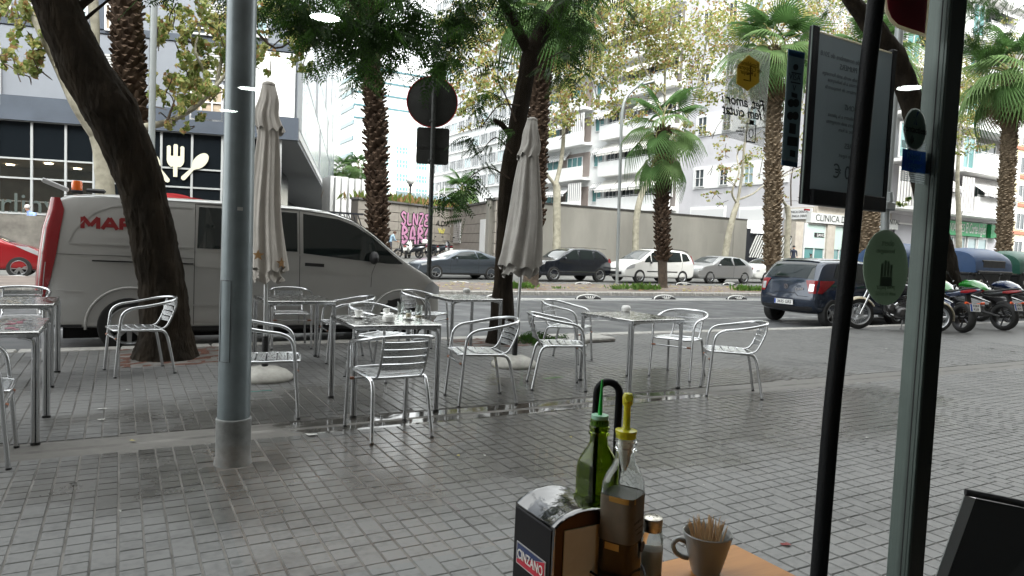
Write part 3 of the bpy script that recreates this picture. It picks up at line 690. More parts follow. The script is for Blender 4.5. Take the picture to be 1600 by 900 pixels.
        for k in range(n):
            a=2*PI*(k//2 if two else k)/spokes+((.16 if k%2 else -.16) if two else 0)
            M2=Mx@Matrix.Rotation(a,4,'Z'); g.add([(r*.1,-sw*.7,h*.74),(r*.62,-sw*.5,h*.82),(r*.62,sw*.5,h*.82),(r*.1,sw*.7,h*.74),(r*.1,-sw*.7,h*.4),(r*.62,-sw*.5,h*.4),(r*.62,sw*.5,h*.4),(r*.1,sw*.7,h*.4)],[(0,1,2,3),(0,4,5,1),(3,2,6,7),(1,5,6,2)],M2)
        g.obj('rim',rimc or m_rim,o,smooth=40); return o
def mirror_part(c,x,z,sg,m,sz=1):
    g=MB(); y=sg*(c.W(x,z)+.09*sz); P=[]
    for i in range(9):
        t=i/8; rr=math.sin(t*PI)**.5 if 0<t<1 else .02
        P.append([(x+.05*math.cos(a)*rr*sz,y+(t-.5)*.2*sz,z+.075*math.sin(a)*rr*sz) for a in [2*PI*k/12 for k in range(13)]])
    g.grid(P); g.cyl((x,sg*c.W(x,z-.02),z-.03),(x,y,z),.018,n=6); return g.obj('wing_mirror',m,c.T,smooth=60)
def plate_at(c,parent,M,txt,w=.5,h=.105):
    g=MB(); g.box((0,0,0),(w,h,.01),M=M,bev=.003); o=g.obj('number_plate',m_plate,parent)
    g=MB(); g.box((-w/2+.025,0,.0065),(.04,h*.9,.002),M=M); g.obj('blue_band',m_pblue,o)
    me=text_mesh(txt,h*.86,m_ptext,extrude=.0008,offset=.0012,space=1.02); me.transform(M@Matrix.Translation((.02,0,.0075))); link('plate_number',me,o)
    return o
# ---------------------------------------------------------------- the silver van, x forward = world +X, near flank = -y
m_van=mat('van_silver',(.45,.445,.43),.36,.35,coat=.7,var=(1.3,.05))
vprof=[(.02,.42),(.0,.62),(.02,1.0),(.08,1.55),(.17,1.83),(.34,1.925),(.8,1.955),(2.0,1.965),(3.0,1.955),(3.45,1.915),(3.75,1.83),(4.05,1.655),(4.35,1.42),(4.55,1.27),(4.72,1.17),(4.96,1.05),(5.10,.93),(5.17,.74),(5.19,.5),(5.16,.34),(5.05,.28),(3,.27),(.3,.29),(.06,.32)]
van=Car('parked_van','silver panel van with red lettering and an orange roof beacon, parked behind the terrace',(-.90,10.56,RZ),0,vprof,5.2,1.9,1.22,1.96,m_van,tum=.11,inset=.085,wheels=(1.0,4.48),wr=.345,plan=.14,group='vehicles parked on the near side',cat='van',clear=.455)
for x in (1.0,4.48):
    for sg in (-1,1): van.wheel(x,sg,8,sw=.045,rimc=m_rimd if False else m_rim)
van.side([(1.74,1.32),(2.98,1.32),(2.98,1.845),(1.76,1.845)],'sliding_door_window',m_cglass,nx=12,off=.008)
van.side([(3.06,1.30),(4.25,1.19),(4.50,1.19),(4.26,1.38),(4.02,1.57),(3.78,1.71),(3.55,1.79),(3.06,1.84)],'front_door_window',m_cglass,nx=22,off=.008)
# silver frame lines and creases
m_ridge=mat('van_ridge',(.33,.32,.30),.35,.4,coat=.4)
def ridge(pts,w=.012): return van.line(pts,'crease',m_van,w=w,off=-.002)
ridge([(.36,1.33),(1.68,1.32)],.013); ridge([(1.72,1.285),(3.0,1.28),(4.45,1.155)],.012)
ridge([(.36,1.34),(.42,1.48),(.52,1.61),(.64,1.71),(.8,1.78),(1.0,1.81),(1.35,1.82),(1.68,1.82)],.010)
ridge([(1.7,1.09),(3.1,1.06),(4.2,1.0),(4.95,.88)],.008); ridge([(1.52,.60),(3.98,.60)],.013); ridge([(.06,.78),(.52,.76)],.010); ridge([(1.7,1.02),(3.05,1.0)],.005)
van.line([(.60,1.13),(1.70,1.12)],'slide_rail',m_trim,w=.012,off=.002)
van.line([(1.71,.35),(1.71,1.0),(1.72,1.88)],'door_gap',m_seam,.004); van.line([(3.02,.35),(3.01,1.88)],'door_gap',m_seam,.004); van.line([(3.02,1.88),(3.5,1.84),(3.8,1.75),(4.15,1.50)],'door_gap',m_seam,.004); van.line([(4.02,.85),(4.03,1.05),(4.08,1.18)],'door_gap',m_seam,.003)
van.line([(1.72,1.88),(3.0,1.88)],'door_gap',m_seam,.004); van.line([(.10,1.20),(1.7,1.19)],'panel_gap',m_seam,.003)
van.line([(.30,1.90),(3.4,1.89),(3.8,1.77),(4.1,1.58),(4.33,1.38)],'roof_gutter',m_seam,.004,off=.0)
van.side([(3.08,1.13),(3.34,1.12),(3.34,1.165),(3.08,1.175)],'door_handle',m_trim,off=.02)
van.side([(3.08,1.09),(3.34,1.08),(3.34,1.19),(3.08,1.20)],'handle_cup',m_van,off=.003)
mirror_part(van,4.02,1.27,-1,m_trim,1.25)
g=MB(); g.box((2.6,0,.25),(4.6,1.45,.14)); g.obj('underbody_shade',m_wellm,van.T)  # floor pan as a near-black block, added for the dark shadow beneath the van
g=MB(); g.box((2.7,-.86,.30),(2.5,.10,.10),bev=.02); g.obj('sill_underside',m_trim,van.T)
# arch lips
for x in (1.0,4.48):
    g=MB(); g.tube([(x+.465*math.cos(a),-(van.W(x+.465*math.cos(a),.345+.465*math.sin(a))+.002),.345+.465*math.sin(a)) for a in [R(-5+190*k/20) for k in range(21)]],.017,6); g.obj('arch_lip',m_van,van.T,smooth=60)
# tall red tail light on the corner, hugging the rear outline
def tail(sg,zz=((.62,.02),(.75,.05),(.9,.085),(1.2,.115),(1.5,.12),(1.72,.10),(1.86,.04))):
    g=MB(); P=[]
    for z,w in zz:
        i=van.idx(.05,z); base=van.prof[i]; row=[]
        for k in range(9):
            t=k/8
            if t<.5: f=.84+.16*(t/.5); p=van.surf(i,f*sg,.012); row.append((p[0],p[1],z))
            else:
                x=van.surf(i,1)[0]+(t-.5)/.5*w; row.append((x,sg*(van.W(x,z)+.012),z))
        P.append(row)
    g.grid(P); o=g.obj('tail_light',m_red,van.T,smooth=50,fix=True); return o
tl=tail(-1); tail(1)
g=MB(); P=[]
for z in (.72,.85,1.0,1.1): x=van.surf(van.idx(.05,z),1)[0]; P.append([(x+.012,-(van.W(x,z)+.016),z),(x+.065,-(van.W(x,z)+.018),z)])
g.grid(P); g.obj('reverse_lens',m_lamp,tl)
van.side([(4.86,.80),(5.02,.72),(5.12,.74),(5.12,.86),(5.0,.94),(4.92,.90)],'headlight',m_lamp,off=.008)
van.top((5.235,.80),(5.1,.97),.55,.9,'headlight',m_lamp,off=.01)
van.top((5.24,.55),(5.22,.78),-.45,.45,'grille',m_trim)
van.top((4.50,1.30),(3.62,1.87),-.86,.86,'windscreen',m_cglass,off=.008,g0=-.8,g1=.8,nf=12)
van.side([(.05,.33),(.5,.33),(.5,.36),(.05,.36)],'bumper_trim',m_trim)
van.side([(4.28,.62),(4.34,.62),(4.34,.66),(4.28,.66)],'side_lamp',m_trim)
m_let=mat('red_lettering',(.22,.012,.014),.5)
def flank_text(c,s,size,x,z,m,name='lettering',**k):
    me=text_mesh(s,size,m,extrude=.001,align='LEFT',**k)
    for v in me.vertices: X=x+v.co.x; Z=z+v.co.y; v.co=Vector((X,-(c.W(X,Z)+.003+v.co.z),Z))
    return link(name,me,c.T)
LET={'M':[((0,0),(0,1)),((1,0),(1,1)),((0,1),(.5,.25)),((.5,.25),(1,1))],'A':[((0,0),(.5,1)),((.5,1),(1,0)),((.22,.33),(.78,.33))],'P':[((0,0),(0,1)),((0,.92),(.8,.92)),((.8,.92),(.8,.45)),((.8,.45),(0,.45))],
 'F':[((0,0),(0,1)),((0,.92),(.85,.92)),((0,.5),(.7,.5))],'R':[((0,0),(0,1)),((0,.92),(.8,.92)),((.8,.92),(.8,.45)),((.8,.45),(0,.45)),((.4,.45),(.9,0))],'E':[((0,0),(0,1)),((0,.92),(.85,.92)),((0,.5),(.7,.5)),((0,.08),(.85,.08))]}
cx_=.50
for ch in 'MAPFRE':
    w_=.160 if ch in 'MA' else .105; g=MB(); tt=.022
    for k_,((a,b_),(c_,d_)) in enumerate(LET[ch]):
        A_=Vector((cx_+a*w_,1.51+b_*.135)); B_=Vector((cx_+c_*w_,1.51+d_*.135)); d2=(B_-A_).normalized(); n2=Vector((-d2.y,d2.x))*tt; A_-=d2*tt*.5*(b_==d_); B_+=d2*tt*.5*(b_==d_)
        g.add([(q_.x,-(van.W(q_.x,q_.y)+.005+.0006*k_),q_.y) for q_ in (A_-n2,B_-n2,B_+n2,A_+n2)],[(0,1,2,3)])
    g.obj('letter',m_let,van.T,fix=True); cx_+=w_+.040
g=MB(); g.lathe([(0.07,0),(.07,.03),(.062,.035)],20,Matrix.Translation((.42,-.42,1.94))); bb=g.obj('beacon_base',m_trim,van.T)
g=MB(); g.lathe([(.058,.03),(.06,.12),(.05,.15),(0,.158)],20,Matrix.Translation((.42,-.42,1.94))); g.obj('beacon_dome',mat('beacon_orange',(.75,.13,.01),.2,coat=1),bb,smooth=60)
g=MB(); g.box((.62,-.42,1.98),(.22,.16,.05),bev=.02); g.obj('roof_box',m_trim,van.T)
g=MB(); g.box((0,0,0),(.28,.22,.05),M=Matrix.Translation((.2,-.45,2.02))@Matrix.Rotation(R(22),4,'Y'),bev=.01); g.obj('roof_flap',mat('light_grey_paint',(.5,.5,.5),.4),van.T)
# cabin things one sees through the door glass: a steering wheel rim and seat outline kept dark
g=MB(); g.tube([(.12*0+0+.19*math.cos(a)*.5,0,.19*math.sin(a)) for a in [2*PI*k/24 for k in range(24)]],.014,6,closed=True,); g.v=[(x+3.98,y-.55,z+1.13) for x,y,z in g.v]; g.obj('steering_wheel',m_trim,van.T)
# ---------------------------------------------------------------- generic cars
def common(c,hood,wsb,wst,rwt,rwb,wins,paint,spokes=5,rimc=None,two=False,head=None,tailp=None,handles=(),belt=None,dark_low=False,mir=None):
    for x in c.wheels:
        for sg in (-1,1): c.wheel(x,sg,spokes,rimc,two=two,sw=.035)
    c.top(wsb,wst,-.88,.88,'windscreen',m_cglass,off=.006,g0=-.80,g1=.80)
    c.top(rwt,rwb,-.78,.78,'rear_window',m_cglass,off=.006,g0=-.85,g1=.85)
    for sg in (-1,1):
        for w in wins: c.side(w,'side_window',m_cglass,sg,off=.007)
        if head: c.side(head,'headlight',m_lamp,sg,off=.006)
        if tailp: c.side(tailp,'tail_light',m_red,sg,off=.008)
        for hx,hz in handles: c.side([(hx,hz),(hx+.17,hz),(hx+.17,hz+.03),(hx,hz+.03)],'door_handle',paint,sg,off=.022)
        if mir: mirror_part(c,mir[0],mir[1],sg,mir[2] if len(mir)>2 else paint,.8)
m_sky=('x',)
# car facing left: rotate 180 deg so local +x = world -X, near flank is local +y
def place_car(nosex,Y,W): return (nosex,Y+W/2)
# grey coupe
p_grey=mat('paint_grey_blue',(.085,.10,.12),.3,.6,coat=.8)
cp=[(.02,.5),(.03,.75),(.12,.98),(.45,1.06),(.95,1.20),(1.5,1.36),(2.0,1.385),(2.5,1.33),(3.0,1.12),(3.25,.98),(3.7,.92),(4.2,.82),(4.48,.68),(4.58,.5),(4.55,.3),(4.4,.2),(.3,.22),(.08,.3)]
def rzc(X0,Y,L): return (X0+L,Y,0)
c=Car('parked_car','grey-blue coupe parked in front of the graffiti wall',(15.9,29.3,hill(13,28)),PI,cp,4.58,1.78,.86,1.385,p_grey,tum=.22,wheels=(.95,3.71),wr=.32)
common(c,None,(3.2,1.0),(2.45,1.34),(1.4,1.33),(.5,1.07),[[(1.05,.98),(1.6,.95),(1.72,1.28),(1.45,1.24)],[(1.66,.95),(2.95,.93),(3.02,.98),(2.5,1.24),(2.1,1.29),(1.80,1.29)]],p_grey,5,head=[(4.15,.64),(4.38,.60),(4.42,.68),(4.1,.76)],tailp=[(.08,.78),(.4,.86),(.4,.92),(.1,.92)],handles=((1.9,.78),),mir=(2.75,.96))
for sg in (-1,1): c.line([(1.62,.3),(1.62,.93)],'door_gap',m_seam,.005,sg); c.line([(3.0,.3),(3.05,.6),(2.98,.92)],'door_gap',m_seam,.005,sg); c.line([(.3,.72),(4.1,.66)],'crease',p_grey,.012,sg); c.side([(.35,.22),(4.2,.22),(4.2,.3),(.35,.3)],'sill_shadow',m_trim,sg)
# black crossover
p_blk=mat('paint_black',(.012,.015,.022),.22,.3,coat=1)
cp=[(.02,.55),(.06,.95),(.25,1.12),(.55,1.45),(.85,1.57),(1.6,1.61),(2.3,1.585),(2.75,1.42),(3.15,1.12),(3.35,1.04),(3.9,.98),(4.2,.82),(4.32,.6),(4.3,.35),(4.15,.25),(.3,.27),(.08,.35)]
c=Car('parked_car','black crossover parked between the grey-blue coupe and the white people carrier',(20.95,27.9,hill(19,27)),PI,cp,4.32,1.78,1.0,1.61,p_blk,tum=.2,wheels=(.82,3.45),wr=.345)
common(c,None,(3.2,1.13),(2.45,1.52),(.72,1.5),(.28,1.15),[[(.72,1.16),(1.12,1.1),(1.12,1.47),(.98,1.47)],[(1.2,1.09),(1.98,1.06),(1.98,1.5),(1.25,1.5)],[(2.06,1.06),(2.95,1.05),(2.62,1.35),(2.35,1.49),(2.08,1.5)]],p_blk,10,head=[(3.95,.80),(4.2,.72),(4.2,.82),(3.9,.94)],tailp=[(.1,.92),(.32,.96),(.3,1.15),(.18,1.14)],handles=((1.35,.97),(2.2,.95)),mir=(2.9,1.1))
for sg in (-1,1):
    c.line([(1.15,.6),(1.2,.95),(1.15,1.1)],'door_gap',m_seam,.005,sg); c.line([(2.03,.3),(2.02,1.05)],'door_gap',m_seam,.005,sg); c.line([(.35,1.585),(.7,1.6),(1.6,1.63),(2.3,1.60)],'roof_rail',m_chrome,.014,sg,off=-.03); c.line([(.9,.48),(3.2,.48)],'sill_strip',m_chrome,.01,sg)
# white people carrier
p_wht=mat('paint_white',(.72,.72,.70),.25,coat=.8)
cp=[(.02,.5),(.03,.9),(.14,1.15),(.42,1.5),(.75,1.63),(1.6,1.675),(2.4,1.66),(2.85,1.55),(3.4,1.24),(3.75,1.06),(4.1,.97),(4.4,.80),(4.57,.62),(4.59,.42),(4.5,.24),(.3,.22),(.08,.3)]
c=Car('parked_car','white people carrier parked behind the middle palm trunk',(25.4,26.9,hill(24,26)),PI,cp,4.59,1.83,1.0,1.675,p_wht,tum=.2,wheels=(.93,3.66),wr=.325)
common(c,None,(3.65,1.12),(2.7,1.60),(.6,1.58),(.2,1.2),[[(.42,1.14),(.95,1.08),(.95,1.5),(.62,1.47)],[(1.02,1.08),(1.98,1.04),(1.98,1.56),(1.05,1.53)],[(2.06,1.04),(2.95,1.02),(2.95,1.44),(2.6,1.56),(2.08,1.56)],[(3.0,1.02),(3.42,1.0),(3.3,1.18),(3.02,1.38)]],p_wht,8,head=[(4.0,.72),(4.42,.62),(4.44,.70),(4.2,.85),(3.95,.9)],tailp=[(.08,.95),(.2,1.0),(.34,1.4),(.26,1.42)],handles=((1.2,.9),(2.25,.88)),mir=(3.05,1.0,m_blk))
for sg in (-1,1):
    c.line([(2.02,.3),(2.02,1.04)],'door_gap',m_seam,.005,sg); c.line([(1.0,.6),(.98,1.08)],'door_gap',m_seam,.005,sg); c.side([(1.3,.54),(3.25,.54),(3.25,.59),(1.3,.59)],'side_strip',m_trim,sg,off=.012); c.line([(.4,1.57),(.8,1.66),(1.6,1.70),(2.3,1.69)],'roof_rail',m_trim,.018,sg,off=-.04)
c.top((4.59,.36),(4.59,.5),-.8,.8,'lower_grille',m_trim); c.top((4.57,.6),(4.54,.68),-.5,.5,'upper_grille',m_trim); 
# silver hatchback
p_sil=mat('paint_silver',(.36,.365,.37),.3,.6,coat=.6)
cp=[(.02,.5),(.04,.8),(.16,.95),(.55,1.22),(.85,1.36),(1.5,1.43),(2.2,1.425),(2.6,1.34),(3.1,1.06),(3.3,.98),(3.75,.90),(4.03,.74),(4.15,.55),(4.13,.3),(4.0,.2),(.3,.22),(.08,.3)]
c=Car('parked_car','silver three-door hatchback parked right of the white people carrier',(29.75,26.9,hill(28,26)),PI,cp,4.15,1.74,.9,1.43,p_sil,tum=.2,wheels=(.82,3.33),wr=.31)
common(c,None,(3.15,1.04),(2.5,1.38),(.75,1.31),(.22,1.0),[[(.75,.98),(1.62,.94),(1.62,1.34),(1.15,1.33)],[(1.70,.94),(2.85,.92),(2.55,1.2),(2.25,1.34),(1.72,1.35)]],p_sil,6,head=[(3.85,.62),(4.05,.60),(4.07,.70),(3.85,.76)],tailp=[(.06,.75),(.2,.78),(.2,.9),(.1,.9)],handles=((1.8,.82),),mir=(2.75,.95))
for sg in (-1,1): c.line([(1.66,.3),(1.66,.94)],'door_gap',m_seam,.005,sg); c.side([(.9,.48),(3.2,.48),(3.2,.51),(.9,.51)],'side_strip',p_sil,sg,off=.01)
# white car behind the right palm: bonnet in view
cp2=cp
c=Car('parked_car','white hatchback whose bonnet shows between the silver hatchback and the dark blue car',(34.3,27.2,hill(32,26)),PI,cp,4.15,1.74,.9,1.43,p_wht,tum=.2,wheels=(.82,3.33),wr=.31)
common(c,None,(3.15,1.04),(2.5,1.38),(.75,1.31),(.22,1.0),[[(.75,.98),(1.62,.94),(1.62,1.34),(1.15,1.33)],[(1.70,.94),(2.85,.92),(2.55,1.2),(2.25,1.34),(1.72,1.35)]],p_wht,6,head=[(3.85,.62),(4.05,.60),(4.07,.70),(3.85,.76)],mir=(2.75,.95))
c.top((4.14,.45),(4.1,.62),-.6,.6,'grille',m_trim)
# red hatchback far left, nose to the right
p_red=mat('paint_red',(.26,.008,.012),.22,.1,coat=1)
cp=[(.02,.5),(.04,.85),(.2,1.15),(.5,1.42),(1.5,1.5),(2.1,1.47),(2.7,1.22),(3.1,1.03),(3.5,.96),(3.85,.82),(4.02,.62),(4.03,.4),(3.9,.22),(.3,.22),(.08,.3)]
c=Car('parked_car','bright red hatchback at the left edge, its nose pointing at the silver van',(-5.85,25.9,-.12),0,cp,4.03,1.73,.95,1.5,p_red,tum=.2,wheels=(.72,3.22),wr=.32)
common(c,None,(3.0,1.10),(2.25,1.42),(.5,1.38),(.2,1.1),[[(.6,1.05),(1.45,1.0),(1.45,1.4),(.8,1.38)],[(1.52,1.0),(2.6,.98),(2.2,1.3),(1.9,1.41),(1.54,1.41)]],p_red,6,two=True,head=[(3.1,.98),(3.5,.78),(3.85,.62),(3.8,.76),(3.45,.95)],mir=(2.5,1.0))
# blue car seen past the van
p_blu=mat('paint_blue',(.03,.10,.28),.25,.3,coat=1)
# ---------------------------------------------------------------- dark blue hatchback at the right, seen from behind
p_nav=mat('paint_dark_navy',(.014,.024,.045),.2,.35,coat=1)
cp=[(.03,.42),(.0,.58),(.035,.72),(.06,.92),(.12,1.05),(.3,1.32),(.42,1.42),(.62,1.47),(1.2,1.49),(2.0,1.475),(2.4,1.36),(2.95,1.08),(3.15,1.0),(3.6,.92),(3.9,.75),(4.0,.55),(3.98,.3),(3.85,.2),(.3,.25),(.08,.3)]
c=Car('parked_car','dark blue hatchback seen from behind at the right, plate 3635 GRS',(13.55,10.98,RZ),0,cp,4.0,1.72,.92,1.49,p_nav,tum=.19,inset=.13,wheels=(.62,3.11),wr=.30,group='vehicles parked on the near side',plan=.12)
common(c,None,(2.95,1.1),(2.35,1.38),(.385,1.38),(.13,1.04),[[(.62,1.08),(1.05,1.0),(1.85,.97),(1.85,1.37),(.85,1.38)],[(1.92,.97),(2.75,.95),(2.4,1.22),(2.2,1.35),(1.94,1.37)]],p_nav,5,handles=((1.98,.86),),mir=(2.6,.98))
b=c
for sg in (-1,1):
    P=[]
    for z in (.72,.78,.86,.94,1.0):
        i=c.idx(.06,z); row=[]; base=.70 if z<.8 else .62+.0*z
        w0=.80-.16*((z-.72)/.28); x1=.10+.34*((z-.72)/.28)
        for k in range(9):
            t=k/8
            if t<.6: f=w0+(1-w0)*(t/.6); p=c.surf(i,f*sg,.008); row.append((p[0],p[1],z))
            else:
                x=c.surf(i,1)[0]+(t-.6)/.4*x1; row.append((x,sg*(c.W(x,z)+.008),z))
        P.append(row)
    g=MB(); g.grid(P); t=g.obj('tail_light',m_red,c.T,smooth=50,fix=True)
    P=[]
    for z in (.79,.86,.92):
        i=c.idx(.06,z); P.append([c.surf(i,f*sg,.012) for f in (.78,.83,.88,.92)])
    g=MB(); g.grid(P); g.obj('clear_lens',m_lamp,t)
def rear(f,z,off=.01): i=c.idx(.04,z); p=c.surf(i,f,off); return p
g=MB(); g.grid([[rear(f,z,.004) for f in [-.95+1.9*k/16 for k in range(17)]] for z in (.655,.665)]); g.obj('bumper_gap',m_seam,c.T)
g=MB(); g.tube([rear(f,.665-.04*abs(f)**2+ .02,.002) for f in [-.8+1.6*k/14 for k in range(15)]],.006,4); g.obj('tailgate_gap',m_seam,c.T)
g=MB(); g.grid([[rear(f,z,.003) for f in [-.9+1.8*k/12 for k in range(13)]] for z in (.30,.36,.42)]); g.obj('lower_bumper',m_trim,c.T)
M=Matrix.Translation((-.018,0,.50))@Matrix(((0,0,-1,0),(-1,0,0,0),(0,1,0,0),(0,0,0,1)))
plate_at(c,c.T,M,'3635 GRS',.52,.11)
p=rear(0,.84,.012)
Mr=Matrix.Translation((p[0]-.002,0,.84))@Matrix.Rotation(R(-90),4,'Y')
g=MB(); g.lathe([(.052,0),(.052,.006),(.042,.006),(.042,0)],28,Mr); g.box((0,0,.003),(.012,.11,.006),M=Mr@Matrix.Rotation(R(70),4,'Z')); g.obj('badge',m_chrome,c.T)
c.T.scale=(1,1,1.055)
me=text_mesh('Corsa',.085,m_chrome,extrude=.001,shear=.3,offset=.001); me.transform(Matrix.Translation((p[0]-.012,-.36,.80))@Matrix(((0,0,-1,0),(-1,0,0,0),(0,1,0,0),(0,0,0,1)))@Matrix.Rotation(R(12),4,'Z')); link('badge_lettering',me,c.T)
g=MB(); g.tube([rear(0,1.08,.02),rear(.35,1.10,.02),rear(.55,1.08,.02)],.010,5); g.obj('rear_wiper',m_trim,c.T)
c.top((.40,1.42),(.52,1.465),-.8,.8,'spoiler',p_nav,off=.03)
g=MB(); g.tube([(.9,0,1.49),(.78,0,1.60)],.006,5); g.obj('aerial',m_trim,c.T)
for sg in (-1,1): c.line([(1.0,.28),(1.0,.35)],'x',m_seam,.003,sg).name='sill_gap'
# ---------------------------------------------------------------- lane separators ("half moons")
m_rub=mat('separator_rubber',(.015,.015,.016),.7); m_sw=mat('separator_white',(.7,.7,.68),.6)
SEP=None
def sep(x,y,z,l):
    global SEP
    if SEP: return dup(SEP,(x,y,z),0,l)
    T=thing('lane_separator',l,'lane separator',(x,y,z),0,'black and white domed lane separators'); SEP=T
    A,B,Hh=.44,.12,.14; P=[]
    for i in range(19):
        a=PI*i/18; P.append([(-A*math.cos(a),-B*math.cos(PI*j/10),max(0,Hh*math.sin(a)**.8*math.sin(PI*j/10)**.6)) for j in range(11)])
    g=MB(); g.grid(P); g.obj('dome',m_rub,T,smooth=60)
    g=MB(); g.tube([(-A*math.cos(a)*1.01,-.01,Hh*math.sin(a)**.8+.004) for a in [PI*i/20 for i in range(21)]],.022,6); g.obj('white_ridge',m_sw,T,smooth=60)
    for k in range(5):
        a=R(50+20*k); c_=math.cos(a)
        g=MB(); g.add([(c_*.12-.012,-B*1.02,.03),(c_*.12+.012,-B*1.02,.03),(c_*.3+.018,-B*.72,Hh*.86*math.sin(a)**.5),(c_*.3-.018,-B*.72,Hh*.86*math.sin(a)**.5)],[(0,1,2,3)])
        g.v=[(x_,y_-.012,z_) for x_,y_,z_ in g.v]; g.obj('white_stripe',m_sw,T)
    return T
names=['left of','behind','right of']
for i,x in enumerate((9.7,12.9,16.05,19.5,22.9)):
    sep(x,17.87,RZ,['domed separator on the lane line beside the tree behind the second parasol','domed separator on the lane line behind the rightmost table, left','domed separator on the lane line in the middle, behind the rightmost table','domed separator on the lane line just left of the dark blue car','domed separator on the lane line hidden behind the dark blue car'][i])
for i,(px,Y) in enumerate(((27,24.9),(720,24.9),(912,24.9),(1068,24.9),(1140,24.9))):
    p=PY(px,437,Y); o=sep(p.x,Y,hill(p.x,24.9),['far separator in front of the red car','far separator in front of the grey-blue coupe','far separator in front of the black crossover','far separator in front of the white people carrier','far separator in front of the silver hatchback'][i]); o.scale=(1,1,.8)
# ---------------------------------------------------------------- motorbikes
m_eng=mat('engine_metal',(.10,.10,.10),.4,.7,var=(20,.5)); m_seat=mat('bike_seat',(.015,.015,.015),.6)
def bwheel(T,x,r,w,spokes,rimm=None,disc=True):
    g=MB(); Mx=Matrix.Translation((x,0,r))@Matrix.Rotation(R(90),4,'X')
    g.lathe([(r*.72,-w*.42),(r*.84,-w*.5),(r*.95,-w*.36),(r,-w*.1),(r,w*.1),(r*.95,w*.36),(r*.84,w*.5),(r*.72,w*.42),(r*.72,-w*.42)],32,Mx); o=g.obj('wheel',m_tyre,T,smooth=60)
    g=MB(); g.lathe([(r*.72,-w*.4),(r*.67,-w*.3),(r*.67,w*.3),(r*.72,w*.4)],32,Mx); g.lathe([(.0,-w*.5),(.035,-w*.5),(.035,w*.5),(0,w*.5)],12,Mx)
    for k in range(spokes): a=2*PI*k/spokes; g.cyl(Mx@Vector((.03*math.cos(a),.03*math.sin(a),0)),Mx@Vector((r*.69*math.cos(a),r*.69*math.sin(a),0)),.004 if spokes>12 else .016,n=5)
    g.obj('rim',rimm or m_rim,o,smooth=50)
    if disc: g=MB(); g.lathe([(r*.22,.0),(r*.42,0),(r*.42,.005),(r*.22,.005)],24,Mx@Matrix.Translation((0,0,w*.62))); g.obj('brake_disc',m_chrome,o)
    return o
def blob(g,secs,n=12,p=2.4):
    """lofted body: sections (x, z, halfwidth, halfheight)"""
    P=[]
    for x,z,w,h in secs:
        row=[]
        for k in range(n+1):
            a=2*PI*k/n; ca,sa=math.cos(a),math.sin(a); row.append((x,w*math.copysign(abs(ca)**(2/p),ca),z+h*math.copysign(abs(sa)**(2/p),sa)))
        P.append(row)
    g.grid(P)
    for q in (P[0],P[-1]): g.add(q[:-1],[tuple(range(n))])
    return g
def fender(T,x,r,w,a0,a1,m,name='fender'):
    g=MB(); P=[]
    for i in range(15):
        a=R(a0+(a1-a0)*i/14); P.append([(x+(r+.045-.05*abs(s)**2.5)*math.cos(a),s*w,r+(r+.045-.05*abs(s)**2.5)*math.sin(a)) for s in (-1,-.8,-.4,0,.4,.8,1)])
    g.grid(P); me=g.obj(name,m,T,smooth=60); return me
m_cream=mat('cream_fender',(.36,.31,.21),.3,coat=.6); m_orange=mat('indicator_orange',(.7,.09,.02),.3)
